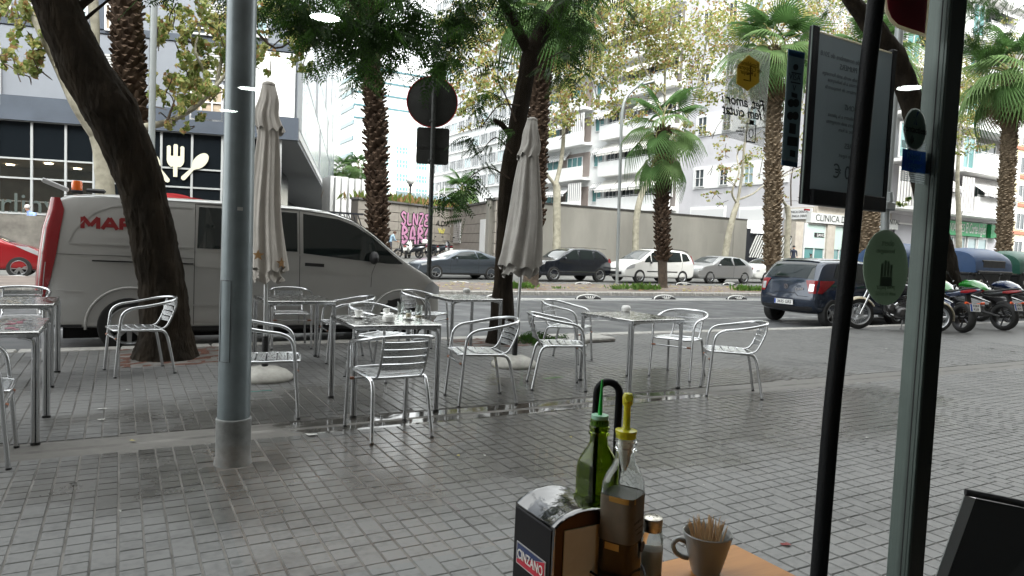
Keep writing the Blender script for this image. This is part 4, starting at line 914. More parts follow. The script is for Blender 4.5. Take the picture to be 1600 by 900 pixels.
def classic_bike(label,loc,rz):   # +x = forward, rear axle at 0, front at 1.62
    T=thing('motorbike',label,'motorbike',loc,rz,'motorbikes parked at the kerb')
    bwheel(T,0,.31,.13,30); bwheel(T,1.60,.32,.11,30)
    fender(T,0,.31,.085,20,190,m_cream); fender(T,1.60,.32,.075,5,150,m_cream)
    g=MB(); [g.cyl((1.60,s*.09,.32),(1.33,s*.09,1.0),.022,n=8) for s in (-1,1)]; g.obj('fork',m_chrome,T,smooth=60)
    g=MB(); blob(g,[(.5,.86,.03,.03),(.62,.87,.12,.09),(.85,.90,.15,.115),(1.08,.92,.13,.10),(1.22,.93,.05,.05)]); g.obj('fuel_tank',mat('bike_dark_paint',(.02,.022,.03),.2,coat=1),T,smooth=60)
    g=MB(); blob(g,[(-.12,.80,.06,.02),(0,.78,.13,.05),(.25,.75,.14,.06),(.5,.77,.11,.05),(.58,.8,.05,.03)]); g.obj('seat',m_seat,T,smooth=60)
    g=MB(); [g.cyl((.42+.09*k,0,.48),(.38+.09*k+.1,0,.74),.06,n=10) for k in (0,2)]; g.box((.62,0,.40),(.5,.3,.22),bev=.06); g.box((.98,0,.47),(.18,.24,.2),bev=.05)
    for k in range(5): g.box((.60,0,.52+.035*k),(.22,.24,.012))
    g.obj('engine',m_eng,T,smooth=40)
    g=MB()
    for s in (-1,1): g.tube(bez([(1.25,s*.03,.88),(.95,s*.1,.72),(.5,s*.12,.66),(.0,s*.12,.5)],4),.016,6); g.tube(bez([(1.2,s*.05,.78),(1.0,s*.12,.32),(.6,s*.12,.26),(.1,s*.1,.31)],4),.016,6)
    g.obj('frame',m_trim,T,smooth=60)
    g=MB(); g.tube(bez([(.72,-.16,.56),(.9,-.2,.34),(.6,-.2,.25),(.1,-.2,.27),(-.35,-.2,.30)],5),.035,8); g.obj('exhaust',m_chrome,T,smooth=60)
    g=MB(); g.tube(bez([(1.16,-.38,1.10),(1.24,-.25,1.13),(1.30,-.06,1.02),(1.30,.06,1.02),(1.24,.25,1.13),(1.16,.38,1.10)],5),.013,6); h=g.obj('handlebar',m_chrome,T,smooth=60)
    for s in (-1,1):
        g=MB(); g.cyl((1.15,s*.39,1.10),(1.19,s*.29,1.12),.02,n=8); g.obj('grip',m_blk,h); g=MB(); g.cyl((1.22,s*.26,1.13),(1.2,s*.30,1.27),.006,n=5); g.lathe([(0,-.01),(.05,-.008),(.055,.006),(0,.01)],16,Matrix.Translation((1.2,s*.32,1.30))@Matrix.Rotation(R(90),4,'Y')); g.obj('mirror',m_chrome,h)
        g=MB(); g.cyl((1.33,s*.14,.92),(1.37,s*.22,.92),.03,n=8); g.obj('indicator',m_orange,T)
    g=MB(); g.lathe([(0,-.12),(.06,-.10),(.088,-.03),(.09,.02),(.08,.04),(0,.05)],18,Matrix.Translation((1.45,0,.95))@Matrix.Rotation(R(90),4,'Y')); g.obj('headlamp',m_chrome,T,smooth=60)
    g=MB(); g.cyl((.62,-.12,.28),(.55,-.32,.01),.012,n=6); g.cyl((.55,-.32,.0),(.55,-.34,.02),.02,n=6); g.obj('side_stand',m_chrome,T)
    return T
p1=Vector((13.35,9.05,0)); p0=Vector((14.78,8.15,0)); d=p1-p0
classic_bike('old-style dark motorbike with cream mudguards on its stand behind the oval sticker',(p0.x,p0.y,0),math.atan2(d.y,d.x))
def sport_bike(label,loc,rz,m1,m2,tlab,plate):
    T=thing('motorbike',label,'motorbike',loc,rz,'motorbikes parked at the kerb')
    bwheel(T,0,.31,.17,5,m_rimd if True else None); bwheel(T,1.42,.30,.12,5,m_rimd)
    g=MB(); blob(g,[(-.42,.92,.02,.015),(-.36,.91,.07,.035),(-.15,.87,.11,.06),(.1,.82,.13,.075),(.35,.79,.12,.07),(.5,.80,.08,.05)]); tl=g.obj('tail_fairing',m1,T,smooth=60)
    g=MB(); blob(g,[(-.30,.955,.05,.015),(-.1,.925,.10,.03),(.2,.86,.12,.035),(.42,.84,.11,.04),(.5,.86,.06,.03)]); g.obj('seat',m_seat,T,smooth=60)
    g=MB(); blob(g,[(.42,.86,.06,.04),(.55,.92,.14,.09),(.75,.98,.17,.11),(.95,.99,.15,.10),(1.12,.96,.07,.06)]); g.obj('fuel_tank',m2,T,smooth=60)
    g=MB(); blob(g,[(.35,.55,.05,.06),(.5,.5,.13,.16),(.8,.52,.17,.22),(1.1,.62,.18,.2),(1.3,.78,.14,.16),(1.5,.88,.07,.07)]); g.obj('side_fairing',m1,T,smooth=60)
    g=MB(); g.box((.62,0,.42),(.45,.3,.3),bev=.06); g.obj('engine',m_eng,T)
    for s in (-1,1):
        g=MB(); g.cyl((1.42,s*.09,.3),(1.18,s*.09,.95),.024,n=8); g.obj('fork_leg',m_trim,T,smooth=60)
        g=MB(); P=[]
        for x,z,h in ((-.40,.915,.012),(-.30,.90,.03),(-.15,.875,.035),(-.02,.86,.02)):
            w=.075+.06*min(1,(x+.42)/.35); P.append([(x,s*(w+.004),z-h),(x,s*(w+.008),z),(x,s*(w-.004),z+h)])
        g.grid(P); g.obj('tail_light',m_red,tl,smooth=60)
        g=MB(); g.cyl((-.25,s*.06,.62),(-.27,s*.17,.64),.014,n=6); g.cyl((-.27,s*.15,.64),(-.28,s*.21,.645),.025,n=8); g.obj('indicator',m_orange,T)
        g=MB(); g.cyl((1.15,s*.2,1.05),(1.02,s*.38,1.02),.015,n=8); g.cyl((1.15,s*.22,1.05),(1.2,s*.32,1.2),.007,n=5); g.obj('handlebar',m_trim,T); 
        g=MB(); blob(g,[(1.17,1.23,.0,.0),(1.18,1.23,.06,.035),(1.2,1.23,.06,.035),(1.24,1.23,.03,.02)]); g.v=[(x,y+s*.38,z) for x,y,z in g.v]; g.obj('mirror',m_trim,T,smooth=60)
    g=MB(); g.box((-.22,0,.66),(.05,.10,.34),M=Matrix.Translation((-.08,0,0))@Matrix.Rotation(R(18),4,'Y')); hg=g.obj('plate_hanger',m_trim,T)
    M=Matrix.Translation((-.30,0,.55))@Matrix.Rotation(R(16),4,'Y')@Matrix(((0,0,-1,0),(-1,0,0,0),(0,1,0,0),(0,0,0,1)))
    g=MB(); g.box((0,0,0),(.22,.16,.008),M=M); po=g.obj('number_plate',m_plate,T); g=MB(); g.box((-.09,0,.006),(.035,.15,.002),M=M); g.obj('blue_band',m_pblue,po)
    for t,dy in ((plate[0],.036),(plate[1],-.036)): me=text_mesh(t,.068,m_ptext,extrude=.0006,offset=.0008); me.transform(M@Matrix.Translation((.015,dy,.006))); link('plate_number',me,po)
    g=MB(); g.cyl((.0,-.12,.31),(.55,-.14,.42),.03,n=8); g.cyl((.0,.12,.31),(.55,.14,.42),.03,n=8); g.obj('swingarm',m_trim,T)
    g=MB(); g.tube([(.6,-.16,.3),(.3,-.2,.32),(-.05,-.2,.48),(-.22,-.2,.55)],[.03,.04,.055,.05],10); g.obj('exhaust',m_eng,T,smooth=60)
    fender(T,0,.31,.08,60,150,m_trim); fender(T,1.42,.30,.07,10,130,m1)
    return T
m_bnav=mat('bike_navy',(.012,.025,.075),.2,coat=1); m_bgrn=mat('bike_green',(.015,.18,.02),.2,coat=1); m_bblk=mat('bike_black',(.012,.012,.014),.25,coat=.8)
sport_bike('navy blue sport motorbike seen from behind, white plate, next to the window post',(15.50,8.0,0),R(66),m_bnav,m_bgrn,'',('9263','KLB'))
sport_bike('black and green sport motorbike, second from the window post',(17.25,8.05,0),R(78),m_bblk,m_bgrn,'',('4790','JKN'))
sport_bike('black motorbike cut by the right edge of the picture',(19.1,8.2,0),R(80),m_bblk,m_bnav,'',('2204','HDF'))
# ---------------------------------------------------------------- recycling containers
m_cont=mat('container_base',(.035,.035,.036),.6,var=(6,.3))
def container(l,loc,rz,m):
    T=thing('recycling_container',l,'recycling container',loc,rz,'recycling containers at the kerb')
    w,d,h=1.0,.62,1.28
    g=MB(); P=[]
    for z,s in ((.12,.86),(.25,.92),(.9,.98),(1.28,1.0),(1.32,1.03),(1.36,1.03)):
        P.append([(sx*w*s,sy*d*s,z) for sx,sy in ((-1,-.92),(-.96,-1),(.96,-1),(1,-.92),(1,.92),(.96,1),(-.96,1),(-1,.92),(-1,-.92))])
    g.grid(P); g.add(P[0][:-1],[tuple(range(8))]); g.obj('base_tub',m_cont,T,smooth=30)
    g=MB(); P=[]
    for i in range(15):
        a=PI*i/14; y=-d*1.03*math.cos(a); z=1.37+.72*math.sin(a)**.62
        P.append([(x*(1-.06*math.sin(a)),y,z-.10*(abs(x)/w)**6*math.sin(a)) for x in [w*q for q in (-1.02,-.98,-.9,-.7,-.4,0,.4,.7,.9,.98,1.02)]])
    g.grid(P)
    for e in (0,-1): g.add([r[e] for r in P],[tuple(range(15))])
    lid=g.obj('lid',m,T,smooth=40)
    for sg in (-1,1):
        g=MB(); g.box((0,sg*.60,1.60),(1.25,.06,.28),bev=.02); g.obj('slot',m_cont,lid)
    g=MB(); g.box((0,-.665,1.38),(1.9,.05,.10),bev=.02); g.obj('rim_bar',m_cont,T)
    for x in (-.72,.72):
        g=MB(); g.lathe([(.045,0),(.075,0),(.075,.03),(.045,.03)],16,Matrix.Translation((x,-.64,1.1))@Matrix.Rotation(R(90),4,'X')); g.obj('lifting_ring',mat('ring_white',(.55,.55,.52),.6),T)
    return T
container('blue-lidded recycling container left of the green one, behind the navy motorbike',(22.3,11.4,RZ),0,mat('lid_blue',(.018,.055,.14),.45,var=(4,.1)))
container('green-lidded recycling container behind the black and green motorbike',(24.9,11.45,RZ),0,mat('lid_green',(.014,.085,.055),.45,var=(4,.1)))
container('blue-lidded container hidden mostly by the leaning tree trunk at the kerb',(18.7,11.4,RZ),0,MATS['lid_blue'])
container('yellow-lidded container behind the green one at the right edge',(27.8,11.6,RZ),0,mat('lid_yellow',(.55,.47,.05),.45))
# ================================================================ BUILDINGS
m_wh=mat('white_render',(.74,.74,.73),.8,var=(1.2,.05)); m_lil=mat('lilac_grey_render',(.50,.49,.515),.85,var=(.8,.06)); m_frame=mat('window_frame',(.62,.62,.62),.5)
m_wg=mat('window_glass_dark',(.05,.06,.065),.08,spec=.6); m_wg2=mat('window_glass_teal',(.10,.24,.24),.08,spec=.7); m_wg3=mat('window_glass_pale',(.30,.40,.42),.1,spec=.7)
m_shut=mat('beige_shutter',(.34,.27,.20),.7,var=(6,.2)); m_met=mat('light_metal_panel',(.20,.215,.24),.38,.25,var=(.5,.06)); m_band=mat('blue_grey_band',(.06,.072,.092),.45,.2,var=(.7,.15))
m_bstone=mat('beige_stone',(.42,.38,.33),.8,var=(2.2,.12),bump=(20,.3,.01)); m_dgl=mat('black_glass',(.006,.008,.010),.2,spec=.08); m_pil=mat('slate_pillar',(.07,.10,.13),.5)
m_ribg=mat('ribbed_grey',(.42,.42,.41),.7)
class Fac:
    def __init__(s,name,label,o,u,cat='building',group=None):
        s.o=Vector((o[0],o[1],0)); s.u=Vector((u[0],u[1],0)).normalized(); s.n=Vector((-s.u.y,s.u.x,0))
        s.T=thing(name,label,cat,s.o,math.atan2(s.u.y,s.u.x),group) if label else None; s.cache={}
    def at(s,px,py,y=0):
        d=ray(px,py); c=Vector((0,0,CH)); t=((s.o+s.n*y)-c).dot(s.n)/d.dot(s.n); p=c+d*t; q=p-s.o; return q.dot(s.u),p.z
    def part(s,name,m,boxes,parent=None,bev=0,**k):
        g=MB()
        for x0,x1,z0,z1,y0,y1 in boxes: g.box(((x0+x1)/2,(y0+y1)/2,(z0+z1)/2),(abs(x1-x0),abs(y1-y0),abs(z1-z0)),bev=bev)
        return g.obj(name,m,parent or s.T,**k)
    def win(s,x0,x1,z0,z1,y=-.03,glass=None,frame=None,nv=1,nh=0,t=.07,name='window',parent=None):
        glass=glass or m_wg; frame=frame or m_frame; w,h=round(x1-x0,3),round(z1-z0,3); key=(w,h,glass.name,frame.name,nv,nh,t,name)
        if key not in s.cache:
            g=MB()
            for a,b,c,d in ((0,w,0,t),(0,w,h-t,h),(0,t,t,h-t),(w-t,w,t,h-t)): g.box(((a+b)/2,0,(c+d)/2),(b-a,.12,d-c))
            for i in range(nv): X=w*(i+1)/(nv+1); g.box((X,0,h/2),(t*.8,.1,h-2*t))
            for i in range(nh): Z=h*(i+1)/(nh+1); g.box((w/2,.004,Z),(w-2*t,.09,t*.7))
            q=MB(); q.quad((t*.5,.02,t*.5),(w-t*.5,.02,t*.5),(w-t*.5,.02,h-t*.5),(t*.5,.02,h-t*.5)); s.cache[key]=(g.mesh(name,frame),q.mesh('pane',glass))
        a,b=s.cache[key]; o=link(name,a,parent or s.T,loc=(x0,y,z0)); link('pane',b,o); return o
def striped(name,c1,c2,sc):
    m=mat(name,c1,.8); nt=m.node_tree; b=nt.nodes['Principled BSDF']; tc=node(nt,'ShaderNodeTexCoord'); sp=node(nt,'ShaderNodeSeparateXYZ'); nt.links.new(tc.outputs['Object'],sp.inputs[0])
    a=node(nt,'ShaderNodeMath',operation='MULTIPLY'); a.inputs[1].default_value=sc; nt.links.new(sp.outputs[0],a.inputs[0]); f=node(nt,'ShaderNodeMath',operation='FRACT'); nt.links.new(a.outputs[0],f.inputs[0])
    g=node(nt,'ShaderNodeMath',operation='GREATER_THAN'); g.inputs[1].default_value=.55; nt.links.new(f.outputs[0],g.inputs[0]); x=node(nt,'ShaderNodeMix',data_type='RGBA'); nt.links.new(g.outputs[0],x.inputs[0])
    x.inputs[6].default_value=(*c1,1); x.inputs[7].default_value=(*c2,1); nt.links.new(x.outputs[2],b.inputs['Base Color']); return m
m_awn=striped('awning_stripes',(.78,.77,.74),(.30,.29,.30),2.6); m_awn2=striped('awning_fine_stripes',(.78,.77,.73),(.42,.39,.35),4.0)
def awning(F,x0,x1,zt,proj,drop,m,parent=None,y=0):
    g=MB(); n=8; P=[[(x0+(x1-x0)*i/n,y-proj*t,zt-drop*t-.03*math.sin(t*PI)) for t in (0,.5,1)]+[(x0+(x1-x0)*i/n+.0,y-proj,zt-drop-.28+.05*(i%2))] for i in range(n+1)]
    g.grid(P); o=g.obj('awning',m,parent or F.T,smooth=40); q=MB(); q.cyl((x0,y-proj,zt-drop),(x1,y-proj,zt-drop),.03,n=6); q.cyl((x0,y,zt-.02),(x1,y,zt-.02),.06,n=6)
    q.obj('awning_rail',m_frame,o); return o
# ---------------- A: metallic building with the restaurant on its ground floor
A=Fac('restaurant_building','pale metal-clad building at the left with a black-glazed restaurant on its ground floor',(6.8,32.5),(.959,-.282))
zt=46
A.part('upper_wall',m_met,[(-34,0,6.8,zt,0,.6)])
# cladding panels: joints every storey and every 3 m, slightly proud sheets
g=None; pm={}
for k,z0 in enumerate((6.86,10.0,13.3,16.6,19.9)):
    for i in range(11):
        x0=-33+3*i; m=(m_met,m_wh)[(i*7+k*3)%5==0]
        if m.name not in pm: q=MB(); q.box((1.48,0,1.42),(2.94,.05,2.84),bev=.01); pm[m.name]=q.mesh('cladding_panel',m)
        link('cladding_panel',pm[m.name],A.T,loc=(x0,-.03,z0))
for x0,x1,z0,z1 in ((-34,.12,5.85,6.8),(-34,.12,9.72,10.0)): pass
A.part('fascia_band',m_band,[(-34,.15,5.85,6.83,-.22,.3)]); 
for z in (9.74,13.04,16.34): A.part('floor_band',m_band,[(-34,.1,z,z+.3,-.11,.1)])
def prect(F,x0,y0,x1,y1):
    a=F.at(x0,(y0+y1)/2)[0]; b=F.at(x1,(y0+y1)/2)[0]; xm=(x0+x1)/2; return a,b,F.at(xm,y1)[1],F.at(xm,y0)[1]
for (x0,y0,x1,y1,gl,fr) in ((298,132,350,190,m_shut,m_frame),(300,36,346,57,m_wg,m_frame),(166,8,183,50,m_shut,m_frame),(120,0,140,38,m_wg3,m_frame),(-12,72,4,165,m_wg3,m_frame),(385,0,420,60,m_wg3,m_frame),(-40,0,20,14,m_shut,m_frame)):
    a,b,c,d=prect(A,x0,y0,x1,y1); A.win(a,b,c,d,y=-.16,glass=gl,frame=fr,nv=2 if b-a>1.2 else 1,nh=1)
for (x0,y0,x1,y1) in ((165,85,198,135),(318,0,352,32),(322,75,352,126),(100,157,118,174),(40,-30,60,20)):
    a,b,c,d=prect(A,x0,y0,x1,y1); g=MB()
    for k in range(int((d-c)/.11)): g.box(((a+b)/2,-.09,c+.11*k+.05),(b-a,.05,.075))
    g.obj('louvre_panel',m_ribg,A.T,kind='stuff')
a,b,c,d=prect(A,152,-150,166,84); A.part('pilaster',m_band,[(a,b,9.9,zt-10,-.16,.1)])
A.part('roof',m_band,[(-34,.2,zt,zt+.5,-.2,95)])
m_mull=mat('mullion_grey',(.30,.31,.31),.5)
# ground floor: glass grid
A.part('ground_floor_back',mat('restaurant_wall',(.10,.085,.07),.8,var=(1,.3)),[(-34,-2.2,.3,5.85,7.0,7.2)])
A.part('restaurant_ceiling',mat('restaurant_ceiling',(.30,.26,.20),.8),[(-34,-2.2,4.45,4.6,.3,7.0)]); A.part('restaurant_floor',mat('restaurant_floor',(.2,.18,.15),.7),[(-34,-2.2,.45,.6,.15,7.0)])
A.part('corner_wall',m_dgl,[(-2.2,-2.0,.3,5.85,.2,20)])
m_clear=mat('shop_glass',(.02,.025,.025),.05,alpha=.35,spec=.25)
cols=[A.at(x,260)[0] for x in (-110,-56,-3,50,103,147)]+[A.at(x,260)[0] for x in (172,204,252,300,347,393,438)]
rows=[.6,2.0,A.at(150,283)[1]-.05,A.at(150,255)[1],5.85]
def gpane(x0,x1,z0,z1,m): 
    key=('g',round(x1-x0,2),round(z1-z0,2),m.name)
    if key not in A.cache: q=MB(); q.quad((0,0,0),(x1-x0,0,0),(x1-x0,0,z1-z0),(0,0,z1-z0)); A.cache[key]=q.mesh('glass_pane',m)
    link('glass_pane',A.cache[key],A.T,loc=(x0,.02,z0))
for i in range(len(cols)-1):
    a,b=cols[i],cols[i+1]
    if i==5: continue
    left=i<5
    for k in range(len(rows)-1):
        gpane(a,b,rows[k],rows[k+1],m_dgl if (k==3 or not left) else m_clear)
for i,x in enumerate(cols): A.part('mullion',m_mull,[(x-.045,x+.045,.6,5.85,-.05,.06)])
for z in rows[1:]: A.part('transom',m_mull,[(cols[0],cols[5],z-.035,z+.035,-.045,.05),(cols[6],cols[-1],z-.035,z+.035,-.045,.05)][:1]); A.part('transom',m_mull,[(cols[6],cols[-1],z-.035,z+.035,-.045,.05)])
a=A.at(147,260)[0]; b=A.at(160,260)[0]; A.part('pillar',m_pil,[(a+.06,b,.4,5.85,-.12,.3)]); A.part('plinth',m_bstone,[(-34,-2,.2,.62,-.1,.2)])
# interior: ceiling spots, counters, shelves
m_spot=mat('ceiling_spot',(.9,.8,.6),.5,emit=((1,.84,.6),3)); sp=None
for i in range(9):
    for j in range(3):
        if sp is None: q=MB(); q.lathe([(0,0),(.17,0),(.17,.03),(0,.03)],14); sp=q.mesh('ceiling_spot',m_spot)
        o=link('ceiling_spot',sp,loc=A.o+A.u*(-29+2.9*i+.5*j)+A.n*(1.2+2.0*j)+Vector((0,0,4.40)))
        tag(o,'small round ceiling light inside the restaurant, '+('first','second','third')[j]+' row from the glass, '+('first','second','third','fourth','fifth','sixth','seventh','eighth','ninth')[i]+' from the left','ceiling light','restaurant ceiling lights')
m_wood=mat('counter_wood',(.30,.17,.08),.6); m_menu=mat('menu_card',(.6,.55,.42),.6)
for k,(px,w) in enumerate(((20,2.6),(95,1.8),(-70,3))):
    x=A.at(px,300)[0]; T=thing('shelf_unit',['white bread shelf inside the restaurant, left of the man in blue','dark shelf inside the restaurant near the pillar','long shelf inside the restaurant outside the left edge'][k],'shelf',A.o+A.u*x+A.n*2.5,math.atan2(A.u.y,A.u.x))
    for zz in (1.0,1.6,2.1,2.6): g=MB(); g.box((0,0,zz),(w,.45,.05)); g.obj('shelf_board',m_wh if k!=1 else m_wood,T)
    for sx in (-1,1): g=MB(); g.box((sx*w/2,0,1.6),(.05,.5,2.1)); g.obj('side_panel',m_wood,T)
# lettering and emblem on the glass
m_letw=mat('glass_lettering',(.045,.058,.053),.6); m_crm=mat('emblem_cream',(.50,.48,.37),.6); m_redp=mat('emblem_red',(.25,.01,.012),.5)
def ftext(F,s,size,px,py,m,y=-.02,align='LEFT',parent=None,name='lettering',**k):
    x,z=F.at(px,py); me=text_mesh(s,size,m,align=align,extrude=.006,**k); me.transform(Matrix.Translation((x,y,z))@Matrix.Rotation(R(90),4,'X')); return link(name,me,parent or F.T)
ftext(A,'rlinya',1.2,-1,318,m_letw,offset=.004,space=1.02); ftext(A,'fàcil',.62,10,338,m_letw)
def shape(F,pts,m,px,py,sc,name,y=-.07,rot=0,parent=None):
    x,z=F.at(px,py); c,s_=math.cos(rot),math.sin(rot); g=MB(); g.prism([(x+sc*(c*a-s_*b),z+sc*(s_*a+c*b)) for a,b in pts],y,y+.02,axis='y'); return g.obj(name,m,parent or F.T)
def ell(cx,cy,rx,ry,a0=0,a1=360,n=20): return [(cx+rx*math.cos(R(a0+(a1-a0)*i/n)),cy+ry*math.sin(R(a0+(a1-a0)*i/n))) for i in range(n+(a1-a0<360))]
s1=1/A.u.dot(A.u)
fork=[(-.09,-.75),(.09,-.75),(.10,-.25)]+ell(0,.1,.40,.42,-60,0,6)+[(.40,.72),(.34,.78),(.26,.78),(.22,.72),(.22,.28),(.1,.28),(.1,.80),(.06,.86),(-.06,.86),(-.1,.80),(-.1,.28),(-.22,.28),(-.22,.72),(-.26,.78),(-.34,.78),(-.40,.72)]+ell(0,.1,.40,.42,180,240,6)+[(-.10,-.25)]
shape(A,fork,m_crm,275,253,.88,'fork_emblem',y=-.1)
spoon=ell(0,.42,.27,.46,-60,240,20)+[(-.07,-.1),(-.11,-.72),(-.05,-.8),(.05,-.8),(.11,-.72),(.07,-.1)]
shape(A,spoon,m_crm,304,262,.92,'spoon_emblem',y=-.1,rot=-.72); shape(A,spoon,m_crm,248,262,.92,'knife_emblem',y=-.1,rot=.62)
a=[(-2.2,0),(1.25,0)]+ell(-.5,-1.05,1.9,1.3,50,125,12); shape(A,a,m_redp,286,312,1.0,'red_arc',y=-.1)
# side face running away, with cantilevered volume and glazed strip below
B=Fac('x',None,(6.8,32.5),(.282,.959)); B.T=thing('glass_side_wing','long pale glass and metal wing running away from the street, overhanging its ground floor','building',B.o,math.atan2(B.u.y,B.u.x))
m_cw=mat('curtain_wall',(.36,.40,.43),.22,.2,var=(.25,.12),spec=.6)
B.part('wall',m_cw,[(0,95,6.2,zt,0,.5)]); B.part('soffit',mat('soffit_panel',(.24,.25,.26),.7),[(0,95,6.0,6.2,.0,5)]); B.part('edge_strip',m_frame,[(-.02,95,6.2,6.55,-.06,.02)])
q=MB(); q.box((1.45,0,1.6),(2.84,.06,3.14),bev=.015); pme=q.mesh('facade_panel',m_cw); q=MB(); q.box((1.45,0,1.6),(2.84,.06,3.14),bev=.015); pmw=q.mesh('facade_panel',m_met)
for k in range(8):
    for i in range(32): link('facade_panel',pme if (i*5+k*3)%7 else pmw,B.T,loc=(.05+2.95*i,-.035,6.6+3.25*k))
B.part('recessed_wall',m_dgl,[(0,95,.5,6.0,4.9,5.1)])
for i in range(24): B.part('recess_mullion',m_frame,[(.4+1.9*i,.5+1.9*i,.5,6.0,4.8,4.9)])
# ---------------- low wall by the red car
Lw=Fac('low_wall','weathered low concrete wall behind the bright red car',(-14,31.2),(1,0),cat='wall')
m_lw=mat('weathered_concrete',(.14,.13,.115),.85,var=(2.5,.3),bump=(14,.4,.01))
for i in range(8): Lw.part('concrete_panel',m_lw,[(3*i+.006,3*i+2.994,.0,1.86,0,.3)],bev=.01)
# ---------------- fence gate beyond the van and the white upright slats
Gt=Fac('slatted_gate','dark gate of slanting bars beyond the nose of the silver van',(8.2,34.6),(1,.02),cat='gate')
m_iron=mat('dark_iron',(.02,.022,.028),.5,.4)
x0,x1=Gt.at(500,330)[0],Gt.at(568,330)[0]; z1=Gt.at(530,331)[1]
Gt.part('top_rail',m_iron,[(x0,x1,z1-.1,z1,-.04,.04)]); Gt.part('bottom_rail',m_iron,[(x0,x1,.8,.9,-.04,.04)]); Gt.part('middle_rail',m_iron,[(x0,x1,2.0,2.08,-.04,.04)])
q=MB(); q.cyl((.55,0,.9),(-.15,0,z1-.1),.032,n=4); bar=q.mesh('bar',m_iron)
for i in range(int((x1-x0)/.24)): link('bar',bar,Gt.T,loc=(x0+.15+.24*i,0,0))
Ws=Fac('white_slat_screen','white upright fins on a dark blue block beyond the slanted gate',(12.5,50),(1,0),cat='screen')
z2=Ws.at(545,288)[1]; z0=1
for px in (525,535,546,556,566): x=Ws.at(px,300)[0]; Ws.part('fin',m_wh,[(x-.17,x+.17,z0,z2+.4,-.5,0)])
a,b=Ws.at(548,300)[0],Ws.at(600,300)[0]; Ws.part('dark_block',mat('dark_blue_block',(.05,.075,.11),.6),[(a,b,.8,Ws.at(570,292)[1],.2,3)])
a,b=Ws.at(520,280)[0],Ws.at(548,280)[0]; Ws.part('pale_block',m_wh,[(a,b,.8,Ws.at(535,275)[1],.6,3)])
# ---------------- graffiti wall with stone panels
P1=PD(560,300,41); P2=PD(705,326,48); P3=PD(766,313,39.2); P4=PD(776,313,36.8)
m_sp=mat('stone_panel',(.27,.245,.215),.75,var=(1.3,.16),bump=(25,.3,.006)); m_gap=mat('panel_joint',(.10,.09,.08),.9)
def panelwall(name,label,Pa,Pb,ztop,zb,cat='wall',gaps=()):
    d=Pb-Pa; F=Fac(name,label,(Pa.x,Pa.y),(d.x,d.y),cat=cat); L=Vector((d.x,d.y)).length
    F.part('wall_core',m_gap,[(0,L,zb,ztop-.06,.03,.6)]); nw=max(1,round(L/.85)); nh=6; w=L/nw; h=(ztop-.08-zb)/nh
    q=MB(); q.box((w/2,0,h/2),(w-.03,.06,h-.03),bev=.008); me=q.mesh('stone_panel',m_sp)
    for i in range(nw):
        for k in range(nh): link('stone_panel',me,F.T,loc=(i*w,0,zb+k*h))
    F.part('coping',mat('coping_dark',(.12,.115,.11),.7),[(-.05,L+.05,ztop-.06,ztop+.06,-.12,.7)]); F.L=L; return F
zt1=4.0
W1=panelwall('graffiti_wall','stone-panelled wall with pink bubble graffiti, behind the parked scooters',P1,P2,zt1,.55)
W2=panelwall('stone_return_wall','stone-panelled return wall with a louvre and a white door, left of the long grey wall',P2,P3,zt1,.55)
W3=panelwall('stone_pier','stone-panelled pier where the long grey wall begins',P3,P4,zt1+.02,.5)
m_pink=mat('graffiti_pink',(.50,.24,.38),.6); m_gblk=mat('graffiti_black',(.01,.01,.01),.6)
def bubble(F,s,size,px,py,wd):
    x,z=F.at(px,py)
    GL={'S':[(.85,.85),(.45,1),(.15,.8),(.45,.55),(.8,.3),(.5,.02),(.1,.15)],'L':[(.2,1),(.15,.5),(.25,.05),(.85,.1)],'N':[(.1,0),(.15,.95),(.8,.1),(.85,1)],'Z':[(.15,.95),(.85,.95),(.15,.08),(.85,.05)],
     'E':[(.85,.95),(.2,.85),(.6,.52),(.2,.45),(.15,.08),(.85,.05)],'B':[(.2,0),(.2,1),(.75,.8),(.3,.55),(.8,.3),(.2,0)],'A':[(.1,0),(.3,.9),(.6,.95),(.85,0),(.75,.35),(.25,.35)],'O':[(.5,1),(.1,.6),(.3,.05),(.75,.1),(.9,.6),(.5,1)]}
    n=len(s); w=wd/n
    for m,rad,y in ((m_gblk,.125,-.05),(m_pink,.07,-.075)):
        for i,ch in enumerate(s):
            g=MB(); P=bez([(x-wd/2+w*(i+.5)+(a-.5)*w*.92,0,z+(b-.5)*size*.8) for a,b in GL[ch]],5); g.tube(P,rad*size,10); g.v=[(vx,y+vy*.06,vz) for vx,vy,vz in g.v]; g.obj('graffiti_letter',m,F.T,smooth=60)
a,b=W1.at(625,343)[0],W1.at(670,343)[0]; bubble(W1,'SLNZE',1.0,648,343,b-a)
a,b=W1.at(626,368)[0],W1.at(674,368)[0]; bubble(W1,'BABO',1.3,650,369,b-a)
ftext(W1,'A.D.P.',.55,680,349,m_gblk,y=-.05,shear=.2); ftext(W1,'Vo7',.4,684,361,mat('graffiti_yellow',(.5,.45,.12),.7),y=-.05,offset=.03)
a,b=W2.at(710,360)[0],W2.at(721,360)[0]; zz0,zz1=W2.at(715,380)[1],W2.at(715,344)[1]
fr=W2.part('louvre',m_frame,[(a,b,zz0,zz1,-.045,0)])
for k in range(12): W2.part('louvre_slat',m_ribg,[(a+.05,b-.05,zz0+(zz1-zz0)*(k+.2)/12,zz0+(zz1-zz0)*(k+.75)/12,-.10,-.03)],fr)
a,b=W2.at(751,380)[0],W2.at(759,380)[0]; W2.part('white_door',m_wh,[(a,b,.6,W2.at(755,343)[1],-.08,0)])
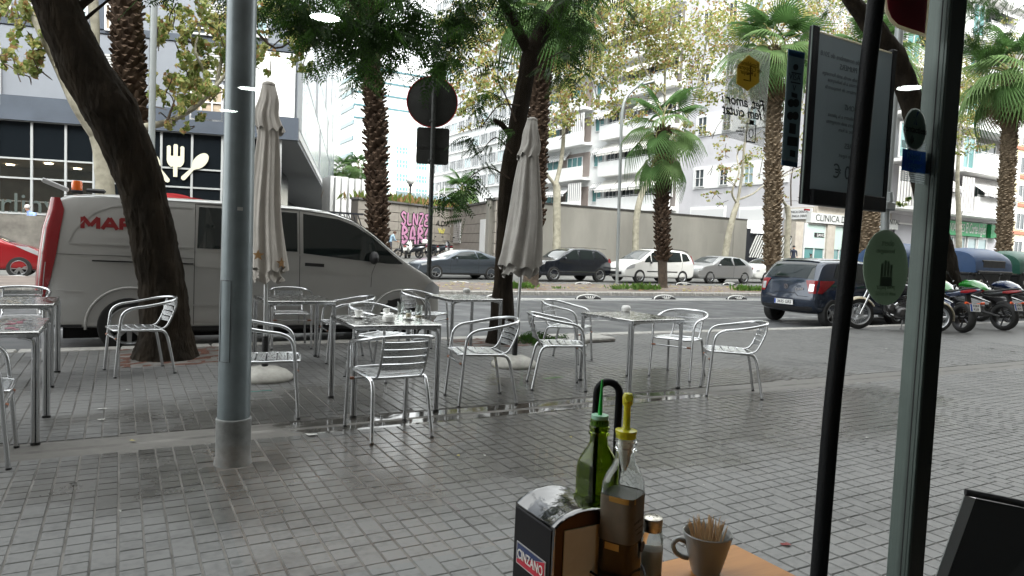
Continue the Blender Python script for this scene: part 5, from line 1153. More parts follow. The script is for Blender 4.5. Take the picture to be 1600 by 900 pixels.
# planting strip and lamp over the wall
Bk=Fac('planter_parapet','low blue-grey parapet and railing above the graffiti wall',(P1.x+2,P1.y+9),(P2.x-P1.x,P2.y-P1.y),cat='parapet')
a,b=Bk.at(620,300)[0],Bk.at(706,300)[0]; Bk.part('parapet',mat('glass_parapet',(.25,.33,.35),.3),[(a,b,3.0,Bk.at(650,302)[1],0,.1)])
for px in range(640,700,9): x=Bk.at(px,300)[0]; Bk.part('post',m_frame,[(x-.04,x+.04,3.5,Bk.at(660,285)[1],-.05,0)])
p=PD(641,300,52); T=thing('globe_lamp','white globe lamp standing above the graffiti wall','lamp',(p.x,p.y,.8))
g=MB(); g.lathe([(0,-.33),(.2,-.27),(.32,-.08),(.33,.05),(.22,.26),(0,.34)],20,Matrix.Translation((0,0,PD(641,282,52).z-.8))); g.obj('globe',mat('globe_opal',(.75,.76,.75),.2,coat=.5),T,smooth=60)
g=MB(); g.cyl((0,0,0),(0,0,PD(641,289,52).z-.8),.07,n=10); g.cyl((0,0,PD(641,289,52).z-.9),(0,0,PD(641,280,52).z-.8),.16,.1,n=10); g.obj('post',m_iron,T)
# ---------------- long plain grey wall behind the parked cars
Lg=Fac('long_grey_wall','long plain grey-brown wall with a dark coping behind the parked cars',(P4.x,33.5),(1,0),cat='wall')
m_lg=mat('grey_brown_render',(.205,.197,.175),.85,var=(.55,.17),wav=(1,1,.35),bump=(20,.2,.006)); L=37.1-P4.x
Lg.part('wall_face',m_lg,[(0,L,.2,4.0,0,.35)]); Lg.part('coping',mat('coping_black',(.035,.033,.03),.7),[(-.02,L+.02,4.0,4.09,-.05,.4)])
a=Lg.at(1105,380)[0]; b=Lg.at(1130,380)[0]; Lg.part('repaint_patch',mat('repaint_patch',(.215,.207,.183),.85),[(a,b,.3,3.0,-.004,0)]); Lg.part('end_pier',m_lg,[(L-1.2,L+.01,.2,3.985,-.03,0)])
# ---------------- striped gate between the wall and the clinic
G2=Fac('striped_gate','black and white slanted-bar gate between the grey wall and the dental clinic',(37.2,35),(1,.05),cat='gate')
a,b=G2.at(1168,380)[0],G2.at(1248,380)[0]; zb_,zt_=.9,G2.at(1200,366)[1]
G2.part('gate_frame',m_iron,[(a,b,zt_-.1,zt_,-.04,.05)]); G2.part('gate_frame',m_iron,[(a,b,zb_,zb_+.6,-.04,.05)]); G2.part('gate_post',m_iron,[(a-.6,a+.15,.5,zt_+.3,-.1,.3)])
q=MB(); q.cyl((.0,0,zb_+.6),(.95,0,zt_-.1),.05,n=4); bar=q.mesh('bar',mat('white_bar',(.6,.6,.58),.5))
q=MB(); q.quad((a,.12,zb_),(b,.12,zb_),(b,.12,zt_),(a,.12,zt_)); q.obj('backing_sheet',m_iron,G2.T)
for i in range(int((b-a-1)/.27)): link('bar',bar,G2.T,loc=(a+.05+.27*i,0,0))
# ---------------- D: white residential block. side wing (x=const) and street front (y=const)
DX,DY=44.8,34.
D=Fac('apartment_block','white apartment block with striped awnings beyond the long grey wall',(DX,DY+42),(0,-1))
u=lambda Yw: DY+42-Yw
Yw=lambda px: D.at(px,300)[0]
xe=41.93; H=30
D.part('wall',m_wh,[(0,Yw(1062),.5,H,.0,8)]); D.part('grey_wall',m_lil,[(Yw(1062),xe,.5,H,-.01,8)]); D.part('roof_slab',m_wh,[(-.2,xe,H,H+.4,-.4,8)])
uA,uB,uC=Yw(842),Yw(922),Yw(944)
fl=3.8
for k in range(6):
    z0=5.95+fl*k
    # long terrace with awnings
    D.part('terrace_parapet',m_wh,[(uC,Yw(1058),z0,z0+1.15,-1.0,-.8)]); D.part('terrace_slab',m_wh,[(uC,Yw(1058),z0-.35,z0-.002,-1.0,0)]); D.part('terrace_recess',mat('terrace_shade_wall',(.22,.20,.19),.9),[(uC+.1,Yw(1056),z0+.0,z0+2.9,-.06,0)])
    n=4; w=(Yw(1058)-uC)/n
    for i in range(n):
        D.win(uC+w*i+.4,uC+w*i+w-.5,z0+.9,z0+2.5,y=-.12,glass=m_wg,nv=2)
        if (i+k)%4!=3 or k<2: awning(D,uC+w*i+.08,uC+w*(i+1)-.08,z0+3.15,1.25,1.15,m_awn2,y=-.1)
    D.part('terrace_rail',m_frame,[(uC,Yw(1058),z0+1.25,z0+1.3,-.95,-.9)])
    # corner balcony
    D.part('balcony_parapet',m_wh,[(uA,uB,z0-.2,z0+1.0,-1.3,-1.15)]); D.part('balcony_slab',m_wh,[(uA,uB,z0-.45,z0-.2,-1.3,0)]); D.part('balcony_wall',mat('balcony_brown_wall',(.26,.22,.20),.9),[(uA,uB-.3,z0,z0+2.7,-.08,0)])
    D.win(uA+2,uA+4.5,z0,z0+2.3,y=-.16,glass=m_wg2); D.win(uB-4.5,uB-1.5,z0,z0+2.3,y=-.16,glass=m_wg2,nv=2)
    if k%2==0: awning(D,uA+3,uB-3,z0+3.0,1.4,1.1,m_awn,y=-.1); D.part('side_curtain',m_awn,[(uB-2.6,uB-.1,z0+1.0,z0+3.0,-1.2,-1.16)])
    else: awning(D,uA+2,uB-4,z0+3.0,.6,.7,m_awn,y=-.1)
    # plain strip with a window
    D.win(uB+.5,uC-.4,z0+.9,z0+2.4,y=-.06,glass=m_wg2); awning(D,uB+.4,uC-.3,z0+3.0,.5,.6,m_awn,y=0)
D.part('orange_panel',mat('orange_wood_panel',(.50,.24,.08),.7),[(uB-1.9,uB-.1,4.4,5.9,-1.34,-1.3)])
# grey end wall of the wing: white ribbon with windows, garage openings
def pr(x0,y0,x1,y1): return prect(D,x0,y0,x1,y1)
x0,z=D.at(1083,262)
zr1,zr0=D.at(1150,255)[1],D.at(1150,291)[1]
for k in range(4):
    zo=k*4.6; D.part('ribbon',m_wh,[(Yw(1083),xe-2.5,zr0+zo,zr1+zo,-.09,0)])
    for px0,px1 in ((1087,1101),(1125,1138),(1163,1178),(1205,1217)): D.win(Yw(px0),Yw(px1),zr0+zo+.15,zr1+zo-.2,y=-.14,glass=m_wg if px0!=1163 else m_wg3,nv=1,nh=1)
for px0,px1 in ((1083,1134),(1160,1222)): zg=D.at((px0+px1)/2,327)[1]; D.part('garage_frame',m_wh,[(Yw(px0)-.2,Yw(px1)+.2,.6,zg+.25,-.06,0)]); D.part('garage_door',m_frame,[(Yw(px0),Yw(px1),.6,zg,-.1,-.061)])
awning(D,Yw(1165),Yw(1222),D.at(1190,345)[1],1.6,1.1,m_awn,y=-.1)
D.part('corner_stone',m_bstone,[(xe-2.6,xe,.5,5.45,-.12,0)]); D.part('clinic_side_sign',m_frame,[(xe-2.5,xe-.1,4.55,5.35,-.2,-.12)])
me=text_mesh('CLINICA DENTAL',.24,m_gblk,extrude=.004); me.transform(Matrix.Translation((xe-1.3,-.21,5.1))@Matrix.Rotation(R(90),4,'X')); link('lettering',me,D.T)
me=text_mesh('CLINICA DENT',.24,m_gblk,extrude=.004); me.transform(Matrix.Translation((xe-1.3,-.21,4.78))@Matrix.Rotation(R(90),4,'X')); link('lettering',me,D.T)
# front
E_=Fac('street_front_block','street front of the white block with the dental clinic and the green travel shop',(DX,DY-.45),(1,0))
E=E_
ex=lambda px,py=330:E.at(px,py)[0]
X1=ex(1583,300)
E.part('wall',m_lil,[(0,X1,5.5,H,0,10)]); E.part('ground_wall',m_bstone,[(0,ex(1398,350),.5,5.5,.3,.8)]); E.part('ground_wall',m_lil,[(ex(1398,350),X1,.5,5.5,.3,.8)])
zs0,zs1=E.at(1320,352)[1],E.at(1320,337)[1]
E.part('clinic_sign',mat('sign_board',(.55,.56,.55),.6),[(ex(1266),ex(1403),zs0,zs1,-.1,.3)])
me=text_mesh('CLINICA DENTAL',(zs1-zs0)*.95,m_gblk,extrude=.004,align='LEFT',space=1.0); me.transform(Matrix.Translation((ex(1273),-.11,(zs0+zs1)/2))@Matrix.Rotation(R(90),4,'X')); xs=[v.co.x for v in me.vertices]; f=(ex(1348)-ex(1273))/(max(xs)-min(xs)); 
for v in me.vertices: v.co.x=ex(1273)+(v.co.x-ex(1273))*f
link('lettering',me,E.T)
ftext(E,'DENTAL',(zs1-zs0)*.8,1379,346,m_gblk,y=-.11)
E.part('red_lamp',m_red,[(ex(1256),ex(1263),zs1+.1,zs1+.22,-.15,0)])
zc=zs0-.05
for px0,px1 in ((1262,1295),(1308,1328),(1368,1392)): E.win(ex(px0),ex(px1),.9,zc,y=.2,glass=m_wg2,nv=1,t=.1); E.part('blind',mat('pale_blind',(.48,.60,.56),.8),[(ex(px0)+.1,ex(px1)-.1,zc-1.8,zc-.08,.13,.15)])
E.part('window_notice',m_gblk,[(ex(1277),ex(1292),E.at(1285,371)[1],E.at(1285,364)[1],.10,.12)]); ftext(E,'BANCI',.32,1278,367.5,m_frame,y=.09)
for px in (1251,1301,1338,1360): E.part('stone_pier',m_bstone,[(ex(px-6),ex(px+6),.5,zc+.02,-.02,.28)])
E.part('shutter',mat('grey_shutter',(.26,.26,.28),.6),[(ex(1402),ex(1436),.7,E.at(1420,351)[1],.1,.25)]); E.part('shutter_frame',m_wh,[(ex(1400),ex(1438),E.at(1420,351)[1],E.at(1420,349)[1],.0,.28)])
zv0,zv1=E.at(1500,368)[1],E.at(1500,346)[1]; m_vg=mat('sign_green',(.02,.30,.10),.5)
E.part('travel_shop_sign',m_vg,[(ex(1472),ex(1541),zv0,zv1,-.12,.25)]); E.part('travel_shop_sign',m_vg,[(ex(1549),ex(1562),zv0,zv1,-.12,.25)])
def fit_text(F,s,px0,px1,py,h,m,y,off=0,sh=0):
    me=text_mesh(s,h,m,extrude=.004,offset=off,align='LEFT',shear=sh); a,b=F.at(px0,py)[0],F.at(px1,py)[0]; xs=[v.co.x for v in me.vertices]; f=(b-a)/(max(xs)-min(xs)); z=F.at((px0+px1)/2,py)[1]
    for v in me.vertices: v.co=Vector((a+(v.co.x-min(xs))*f,y-v.co.z,z+v.co.y))
    return link('lettering',me,F.T)
fit_text(E,'VIATGES',1482,1505,356,.95,m_wh,-.13,.006); fit_text(E,'El Corte Inglés',1507,1538,358.5,1.25,m_wh,-.13,.006,.15)
for px in (1482,1500,1518,1534): E.win(ex(px),ex(px+15),.9,zv0-.05,y=.2,glass=m_wg3,nv=0,t=.12)
m_sh=MATS['terrace_shade_wall']
for k in range(6):
    z0=E.at(1530,322)[1]-.9+3.62*k-.0; xa,xb=ex(1498),ex(1560); xl,xr=ex(1402),ex(1470)
    for a,b in ((xa,xb),(xl,xr)):
        E.part('balcony_parapet',m_wh,[(a,b,z0,z0+1.45,-1.5,-1.3)]); E.part('balcony_slab',m_wh,[(a-2.2,b,z0-.25,z0,-1.5,0)]); E.part('balcony_side',m_wh,[(a,a+.15,z0,z0+1.45,-1.3,0)])
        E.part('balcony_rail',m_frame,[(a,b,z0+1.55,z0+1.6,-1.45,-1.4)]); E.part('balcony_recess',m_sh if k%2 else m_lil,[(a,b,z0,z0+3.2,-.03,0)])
        E.win(a+.6,a+3.6,z0+.1,z0+2.7,y=-.1,glass=m_wg2,nv=1); E.win(b-4,b-1.5,z0+1.2,z0+2.7,y=-.1,glass=m_wg,nv=1)
        if k!=1: awning(E,a+.1,b-.2,z0+3.25,1.9,1.5 if k==0 else .9,m_awn,y=-.05)
        if k==0: E.part('side_curtain',m_awn,[(a-2.0,a-.1,z0+.1,z0+3.0,-1.2,-1.15)])
        else: E.win(a-2.0,a-.2,z0+.1,z0+2.8,y=-1.0,glass=m_wg2,nv=1)
# yellow block at the right edge
Yb=Fac('yellow_block','yellowish apartment building at the right edge, behind the palm',(78,44),(1,0))
Yb.part('wall',mat('yellow_render',(.50,.44,.30),.85),[(Yb.at(1580,300)[0],Yb.at(1580,300)[0]+40,.6,26,0,8)])
xx=Yb.at(1580,300)[0]
for k in range(6):
    for i in range(4): Yb.win(xx+1.5+i*4,xx+3.5+i*4,3+k*3.4,5+k*3.4,glass=m_wg); 
    Yb.part('brick_band',mat('brick_band',(.35,.14,.09),.85),[(xx,xx+40,2.4+k*3.4,2.8+k*3.4,-.1,0)])
# ---------------- far office tower with ribbon bands, and the white slab with window rows
S=Fac('striped_office_tower','distant white office tower with dark horizontal stripes, between the palms',(0,185),(1,0))
sx0,sx1=S.at(553,200)[0],S.at(720,200)[0]
m_sdk=mat('ribbon_glass',(.05,.12,.14),.3); m_sgr=mat('tower_grey',(.40,.41,.42),.7); m_cr=mat('cream_render',(.66,.64,.56),.8)
ztop=S.at(600,97)[1]; S.part('tower_wall',m_wh,[(sx0,sx1,.8,ztop,0,60)])
for k in range(9):
    y=105+20*k
    if y>190: break
    z=S.at(581,y)[1]; S.part('dark_ribbon',m_sdk,[(sx0-.2,sx1,z-.5,z,-.25,0)]); S.part('grey_ribbon',m_sgr,[(sx0-.1,sx1,z-2.1,z-1.2+.2,-.15,0)])
for k in range(12):
    z=ztop-.2-4.2*k; g=MB(); g.box((sx0-.15,30,z),(.3,60,1.0)); g.obj('side_ribbon',m_sdk,S.T); g=MB(); g.box((sx0-.08,30,z-1.9),(.15,60,.8)); g.obj('side_ribbon_grey',m_sgr,S.T)
S.part('lower_wall',m_cr,[(S.at(583,240)[0],sx1+6,.8,S.at(620,186)[1],-4,-.3)])
for r_,(y0,y1) in enumerate(((188,203),(210,226),(228,241),(248,263),(270,284),(291,305))):
    for i in range(4):
        a,b=S.at(588+30.5*i,y0,-4)[0],S.at(611+30.5*i,y0,-4)[0]; S.win(a,a+3.6,S.at(620,y1,-4)[1],S.at(620,y0,-4)[1],y=-4.1,glass=m_wg2 if r_>1 else m_wg3,nv=3,nh=1 if r_>1 else 0,t=.25)
C_=Fac('white_slab_block','white slab building with close rows of narrow windows, behind the road sign',(54.8,175),(0,-1))
cy=lambda px:C_.at(px,200)[0]
C_.part('wall',m_wh,[(cy(672),cy(838),.8,62,0,20)])
z0r=C_.at(700,273)[1]
for k in range(11):
    z=z0r-3+3.55*k; 
    for i in range(int((cy(838)-cy(676))/3.2)): C_.win(cy(676)+3.2*i,cy(676)+3.2*i+2.7,z,z+1.9,y=-.12,glass=m_wg if (i*3+k)%4 else m_wg3,frame=m_sgr,nv=2,t=.18)
    C_.part('floor_ledge',m_wh,[(cy(674),cy(838),z-.35,z-.15,-.35,0)])
# ---------------- the bar building, out of view, made wide, tall and dark to block sky
Own=thing('own_building','facade of the bar building that holds the window','building',(0,.98,0))
m_own=mat('own_facade',(.16,.145,.13),.8)
g=MB(); g.box((15,-3.0,15.9),(150,5.8,25)); g.obj('upper_wall',m_own,Own)
for a,b in ((-60,-4.7),(8.7,90)): g=MB(); g.box(((a+b)/2,-.4,1.55),(b-a,.6,3.2)); g.obj('ground_wall',m_own,Own)
# ================================================================ TREES AND PLANTS
def leafmat(name,c,tr=.35):
    m=bpy.data.materials.new(name); m.use_nodes=True; nt=m.node_tree; b=nt.nodes['Principled BSDF']; o=nt.nodes['Material Output']; L=nt.links.new
    b.inputs['Roughness'].default_value=.55; b.inputs['Specular IOR Level'].default_value=.15
    oi=node(nt,'ShaderNodeNewGeometry'); wn_=node(nt,'ShaderNodeTexNoise'); wn_.inputs['Scale'].default_value=2.3; wn_.inputs['Detail'].default_value=3; L(oi.outputs['Position'],wn_.inputs['Vector'])
    mx=node(nt,'ShaderNodeMix',data_type='RGBA'); L(wn_.outputs[0],mx.inputs[0]); mx.inputs[6].default_value=(*[v*.65 for v in c],1); mx.inputs[7].default_value=(*[min(1,v*1.35) for v in c],1); L(mx.outputs[2],b.inputs['Base Color'])
    t=node(nt,'ShaderNodeBsdfTranslucent'); L(mx.outputs[2],t.inputs['Color']); ms=node(nt,'ShaderNodeMixShader'); ms.inputs[0].default_value=tr; L(b.outputs[0],ms.inputs[1]); L(t.outputs[0],ms.inputs[2]); L(ms.outputs[0],o.inputs['Surface']); return m
lf_g=leafmat('leaf_green',(.15,.20,.05),.5); lf_y=leafmat('leaf_yellow',(.42,.38,.14),.55); lf_b=leafmat('leaf_brown',(.30,.18,.08),.45); lf_p=leafmat('leaf_pale',(.31,.34,.14),.55)
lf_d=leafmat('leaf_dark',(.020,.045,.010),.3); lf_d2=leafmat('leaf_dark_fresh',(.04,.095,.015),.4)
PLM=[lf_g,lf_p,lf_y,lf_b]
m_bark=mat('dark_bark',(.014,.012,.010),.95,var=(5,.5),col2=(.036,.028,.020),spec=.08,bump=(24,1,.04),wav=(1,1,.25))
m_plb=mat('plane_bark',(.20,.185,.14),.8,var=(3.5,.3),col2=(.36,.34,.27),bump=(10,.4,.01))
m_twig=mat('twig_brown',(.07,.05,.035),.9)
m_palmb=mat('palm_trunk_brown',(.06,.045,.033),.95,var=(7,.4),bump=(20,.8,.02)); m_boot=mat('palm_leaf_base',(.13,.10,.07),.9,var=(5,.4),col2=(.24,.19,.135),spec=.1); m_bootd=mat('palm_leaf_base_dark',(.035,.024,.018),.9,var=(5,.4),col2=(.10,.07,.05),spec=.1)
def trunk(name,pts,rad,m,parent,n=14,k=6,rough=.08,seed=0,flare=0,furrow=0,**kw):
    P=bez(pts,k); rs=[]
    for i in range(len(P)):
        t=i/(len(P)-1)*(len(rad)-1); a=int(min(t,len(rad)-2)); rs.append(rad[a]+(rad[a+1]-rad[a])*(t-a))
    g=MB(); g.tube(P,rs,n)
    out=[]
    for i,v in enumerate(g.v):
        c=P[min(i//n,len(P)-1)]; d=Vector(v)-c; q=1+rough*noise.noise(Vector(v)*3.1+Vector((seed,0,0)))*1.6+rough*.8*noise.noise(Vector((v[0]*9,v[1]*9,v[2]*2.2+seed))); out.append(tuple(c+d*q))
    if furrow:
        o2=[]
        for i,v in enumerate(out):
            c=P[min(i//n,len(P)-1)]; d=Vector(v)-c; a=2*PI*(i%n)/n; s_=noise.noise(Vector((math.cos(a)*5,math.sin(a)*5,c.z*2.6+seed)))+.6*noise.noise(Vector((math.cos(a)*11,math.sin(a)*11,c.z*5+seed))); o2.append(tuple(c+d*(1-furrow*abs(s_)**.6+furrow*.35)))
        out=o2
    g.v=out; return g.obj(name,m,parent,smooth=70,wl=True,**kw)
def leaves(name,C_,parent,mats,wts,size,seed=0,kite=.8,wl=True,hang=.3):
    """C_ = list of (centre, radius vec, count)"""
    r=np.random.RandomState(seed); pts=[]
    for c,rv,n in C_:
        d=r.normal(size=(n,3)); d/=np.linalg.norm(d,axis=1)[:,None]; rad=r.rand(n)**(1/2.2); 
        # clumping: pull towards a few random sub-centres
        sub=r.normal(size=(max(4,n//22),3))*.56; k=r.randint(0,len(sub),n); p=d*rad[:,None]*.36+sub[k]; p=np.where(np.linalg.norm(p,axis=1)[:,None]>1.25,p*.7,p)
        pts.append(np.array(c)[None]+p*np.array(rv)[None])
    P=np.concatenate(pts); n=len(P); s=size*(.6+.8*r.rand(n))
    u=r.normal(size=(n,3)); u[:,2]-=hang; u/=np.linalg.norm(u,axis=1)[:,None]; w=r.normal(size=(n,3)); w-=u*(u*w).sum(1)[:,None]; w/=np.linalg.norm(w,axis=1)[:,None]; nn=np.cross(u,w)
    V=np.zeros((n,6,3)); a=s[:,None]
    V[:,0]=P-u*a*.5; V[:,1]=P-u*a*.12+w*a*.42+nn*a*.1; V[:,2]=P+u*a*.18+w*a*.26; V[:,3]=P+u*a*.55+nn*a*.06; V[:,4]=P+u*a*.18-w*a*.26; V[:,5]=P-u*a*.12-w*a*.42+nn*a*.1
    F=(np.array([[0,1,2,3],[0,3,4,5]])[None]+6*np.arange(n)[:,None,None]).reshape(-1,4)
    me=npmesh(name,V.reshape(-1,3),F,mats); mi=np.repeat(r.choice(len(mats),n,p=wts),2).astype(np.int32); me.polygons.foreach_set('material_index',mi)
    return link(name,me,parent,kind='stuff',wl=wl)
def pl(pxs,Y):   # pixel polyline at distance plane Y
    return [PY(x,y,Y) for x,y in pxs]
def plane_tree(label,Y,stem,srad,branches,puffs,seed,wts=(.33,.27,.27,.13),size=.16,thick=2.2,dens=1.0):
    S=pl(stem,Y); base=S[0].copy(); base.z=hill(base.x,base.y)-.05; T=thing('plane_tree',label,'tree',base,0,'plane trees'); 
    trunk('trunk',[base]+S[1:],srad,m_plb,T,seed=seed,rough=.05)
    rs=random.Random(seed)
    for b in branches:
        pts=pl(b[0],Y); 
        for i in range(1,len(pts)): pts[i]+=Vector((0,rs.uniform(-.5,.5)*i*.5,0))
        trunk('branch',pts,[b[1],b[1]*.35],m_plb if b[1]>.05 else m_twig,T,n=8,k=4,seed=seed,rough=.04)
    C_=[]
    tw=MB()
    for (px,py,rp,n) in puffs:
        c=PY(px,py,Y+rs.uniform(-1,1)*thick*.6); s=1083/depth(c); rr=rp/s; C_.append((tuple(c),(rr,max(thick*.6,rr*.8),rr),int(n*dens*1.9)))
        for k in range(max(2,n//160)):
            a=c+Vector((rs.uniform(-1,1)*rr,rs.uniform(-1,1),rs.uniform(-1,1)*rr)); b_=c+Vector((rs.uniform(-.6,.6)*rr,rs.uniform(-.5,.5),-rr*.9)); tw.tube(bez([b_,(a+b_)/2+Vector((rs.uniform(-.2,.2),0,.1)),a],3),[.018]*6+[.006],4)
    if tw.v: tw.obj('twigs',m_twig,T,wl=True,kind='stuff')
    leaves('crown',C_,T,PLM,wts,size,seed)
    return T
plane_tree('pale-barked plane tree behind the silver van, forking around the dark leaning trunk',21.8,[(168,420),(166,330),(160,245),(150,213)],[.27,.24,.22,.17],
 [([(153,218),(118,165),(88,100),(62,50),(36,-10)],.15),([(90,105),(84,60),(100,0)],.09),([(165,250),(215,205),(262,188),(310,165),(352,118)],.13),([(300,172),(322,120),(305,80),(316,40)],.06),([(262,188),(275,150)],.04),([(335,148),(352,60),(350,0)],.06),([(145,0),(150,70),(145,150)],.13),([(385,30),(430,75),(470,50)],.05)],
 [(22,8,30,150),(40,30,18,60),(35,65,25,70),(60,95,20,70),(28,100,24,80),(12,90,16,40),(95,70,14,30),(265,25,28,110),(320,20,34,180),(255,65,22,60),(300,60,26,110),(338,55,24,110),(290,105,28,130),(325,100,28,150),(262,140,22,100),(300,150,30,200),(335,140,22,130),(248,165,16,50),(275,185,14,50),(345,15,25,90),(430,40,34,190),(420,85,24,110),(460,75,26,130),(480,55,24,120),(445,8,30,150),(405,15,20,60),(486,110,14,30),(292,200,6,10),(365,90,20,70)],3,size=.145,thick=1.6,wts=(.38,.34,.18,.10))
BIG=dict(wts=(.24,.30,.30,.16))
plane_tree('pale plane tree standing behind the black crossover, forking low',31.2,[(869,430),(870,360),(870,300),(868,287)],[.24,.21,.2,.18],
 [([(868,290),(848,262),(838,235),(833,205)],.10),([(868,290),(882,240),(884,180),(880,120),(884,60),(888,-10)],.13),([(883,195),(905,160),(925,120),(935,70)],.07),([(848,262),(852,210),(865,170)],.07),([(880,110),(850,60),(840,10)],.06),([(884,70),(930,30),(950,-10)],.05)],
 [(880,150,40,230),(860,110,45,300),(900,100,45,300),(925,60,45,330),(880,40,50,330),(840,60,40,240),(900,170,30,110),(860,195,26,110),(930,120,34,160),(800,110,30,150),(760,60,45,380),(740,110,34,230),(770,140,30,170),(725,70,30,170),(755,20,45,330),(705,40,30,130),(715,150,22,60),(700,100,22,70),(745,165,24,60),(945,20,40,260),(900,5,40,250),(735,190,16,25)],5,dens=1.15,**BIG)
plane_tree('pale plane tree leaning right behind the white people carrier',31.2,[(992,430),(993,380),(995,335),(1004,300),(1020,272)],[.21,.19,.18,.17,.15],
 [([(1020,272),(1036,235),(1044,170),(1040,90),(1044,0)],.11),([(1036,235),(1075,170),(1100,100),(1108,40)],.08),([(1040,150),(1005,100),(990,50)],.06)],
 [(980,60,48,420),(1010,100,42,300),(960,100,40,260),(1020,40,50,420),(960,145,28,90),(1000,150,28,120),(985,180,22,60),(1060,70,50,420),(1090,110,36,220),(1050,20,45,330),(1000,10,45,330),(938,150,22,60),(1110,60,40,260),(1095,150,26,110),(1120,130,26,110),(945,175,16,30)],6,dens=1.15,**BIG)
plane_tree('pale plane tree with a low fork in front of the end of the grey wall',31.4,[(1129,430),(1136,380),(1145,340),(1152,318)],[.22,.21,.19,.17],
 [([(1152,318),(1142,300),(1148,270),(1158,235),(1176,205)],.08),([(1152,318),(1160,270),(1163,210),(1172,120),(1180,40)],.10),([(1154,312),(1172,303),(1192,290),(1215,275),(1240,262)],.07),([(1172,120),(1215,90),(1235,60)],.05)],
 [(1150,50,45,380),(1170,100,40,280),(1190,20,45,330),(1130,20,40,280),(1225,40,42,300),(1200,120,30,140),(1145,250,16,40),(1118,262,12,24),(1120,300,12,22),(1168,238,20,60),(1180,262,16,30),(1145,280,14,26),(1135,230,18,34),(1115,200,16,40),(1080,190,20,50),(1160,170,28,80),(1140,150,24,70),(1250,20,30,180),(1122,318,6,10)],7,dens=1.15,**BIG)
plane_tree('pale plane tree with a knobbly top beside the clinic corner',31.6,[(1229,430),(1230,380),(1232,340),(1229,322)],[.2,.19,.18,.2],
 [([(1229,322),(1215,305),(1210,270),(1204,230),(1195,180)],.10),([(1236,322),(1232,280),(1238,240),(1250,200)],.05),([(1212,280),(1235,265),(1262,258)],.05)],
 [(1250,265,10,20),(1258,240,14,40),(1262,200,18,60),(1232,200,18,50),(1256,150,26,110),(1246,90,30,170),(1270,30,40,260),(1245,310,8,14),(1330,20,55,460),(1385,30,40,280),(1420,80,40,330),(1430,150,34,240),(1340,60,30,160),(1300,10,40,250),(1375,75,36,250)],8,**BIG)
plane_tree('yellowing plane tree in front of the white balconies at the right edge',28,[(1500,420),(1498,340),(1496,280),(1500,200)],[.22,.18,.13,.10],
 [([(1500,200),(1510,150),(1520,100),(1530,40)],.09),([(1500,220),(1480,170),(1470,120)],.06)],
 [(1495,130,36,330),(1500,175,34,280),(1490,215,26,170),(1515,200,22,110),(1530,160,28,190),(1520,110,34,260),(1545,135,20,90),(1480,90,34,260),(1530,225,9,20),(1560,60,30,150),(1475,150,24,120),(1508,228,16,60),(1590,90,20,60)],9,wts=(.30,.34,.24,.12))
# ---------------- palms
def frond_mesh(L,fan,nseg,droop,seed,mats,brown=False):
    r=random.Random(seed); g=MB(); P=[]
    n=7
    for i in range(n+1): t=i/n; P.append(Vector((L*t,0,L*.10*math.sin(t*PI)-droop*.25*t*t*L)))
    g.tube(P,[.022]*n+[.014],5); g.cur=1
    tip=P[-1]; dx=(P[-1]-P[-2]).normalized(); up=Vector((0,0,1)); sd=Vector((0,1,0))
    for k in range(nseg):
        a=R(-118+236*k/(nseg-1)); d=(dx*math.cos(a)+sd*math.sin(a)).normalized(); ln=fan*(1-.22*abs(math.sin(a))-.05*r.random())
        w=ln*math.sin(R(236/(nseg-1))/2)*1.02; pr=sd*math.cos(a)-dx*math.sin(a); prev=None; m=5; base=tip.copy(); pts=[]; z=0
        for j in range(m+1):
            t=j/m; fold=.03*fan*math.sin(min(1,t*1.4)*PI*.5); dz=.18*fan*t*(1-abs(math.sin(a))*.5)-(droop*fan)*(max(0,t-.25))**2*1.15-.0
            if t>.62: dz-=droop*fan*(t-.62)*(.6+.5*r.random())
            c=base+d*ln*(t if t<.7 else .7+(t-.7)*(.75))+Vector((0,0,dz)); ww=w*(t*1.9 if t<.5 else .95*(1-(t-.5)*1.75)) if t<1 else .002; pts.append((c,ww,fold))
        vs=[];fs=[]
        for c,ww,fo in pts: vs+=[c-pr*ww*.5,c+Vector((0,0,fo)),c+pr*ww*.5]
        for j in range(m): fs+=[(3*j,3*j+1,3*j+4,3*j+3),(3*j+1,3*j+2,3*j+5,3*j+4)]
        g.add(vs,fs)
    return g.mesh('frond',mats,50)
m_pet=mat('palm_petiole',(.22,.20,.07),.6); lf_palm=leafmat('palm_green',(.075,.15,.045),.4); lf_palm2=leafmat('palm_green_light',(.15,.24,.09),.45); lf_dead=leafmat('palm_dead',(.20,.13,.08),.2)
FR=[frond_mesh(1.0,1.05,28,.35,1,[m_pet,lf_palm]),frond_mesh(.9,1.1,28,.6,2,[m_pet,lf_palm2]),frond_mesh(1.1,1.0,26,.9,3,[m_pet,lf_palm])]
FRD=[frond_mesh(.8,.95,20,1.0,4,[m_boot,lf_dead]),frond_mesh(.9,.8,18,1.2,5,[m_boot,lf_dead])]
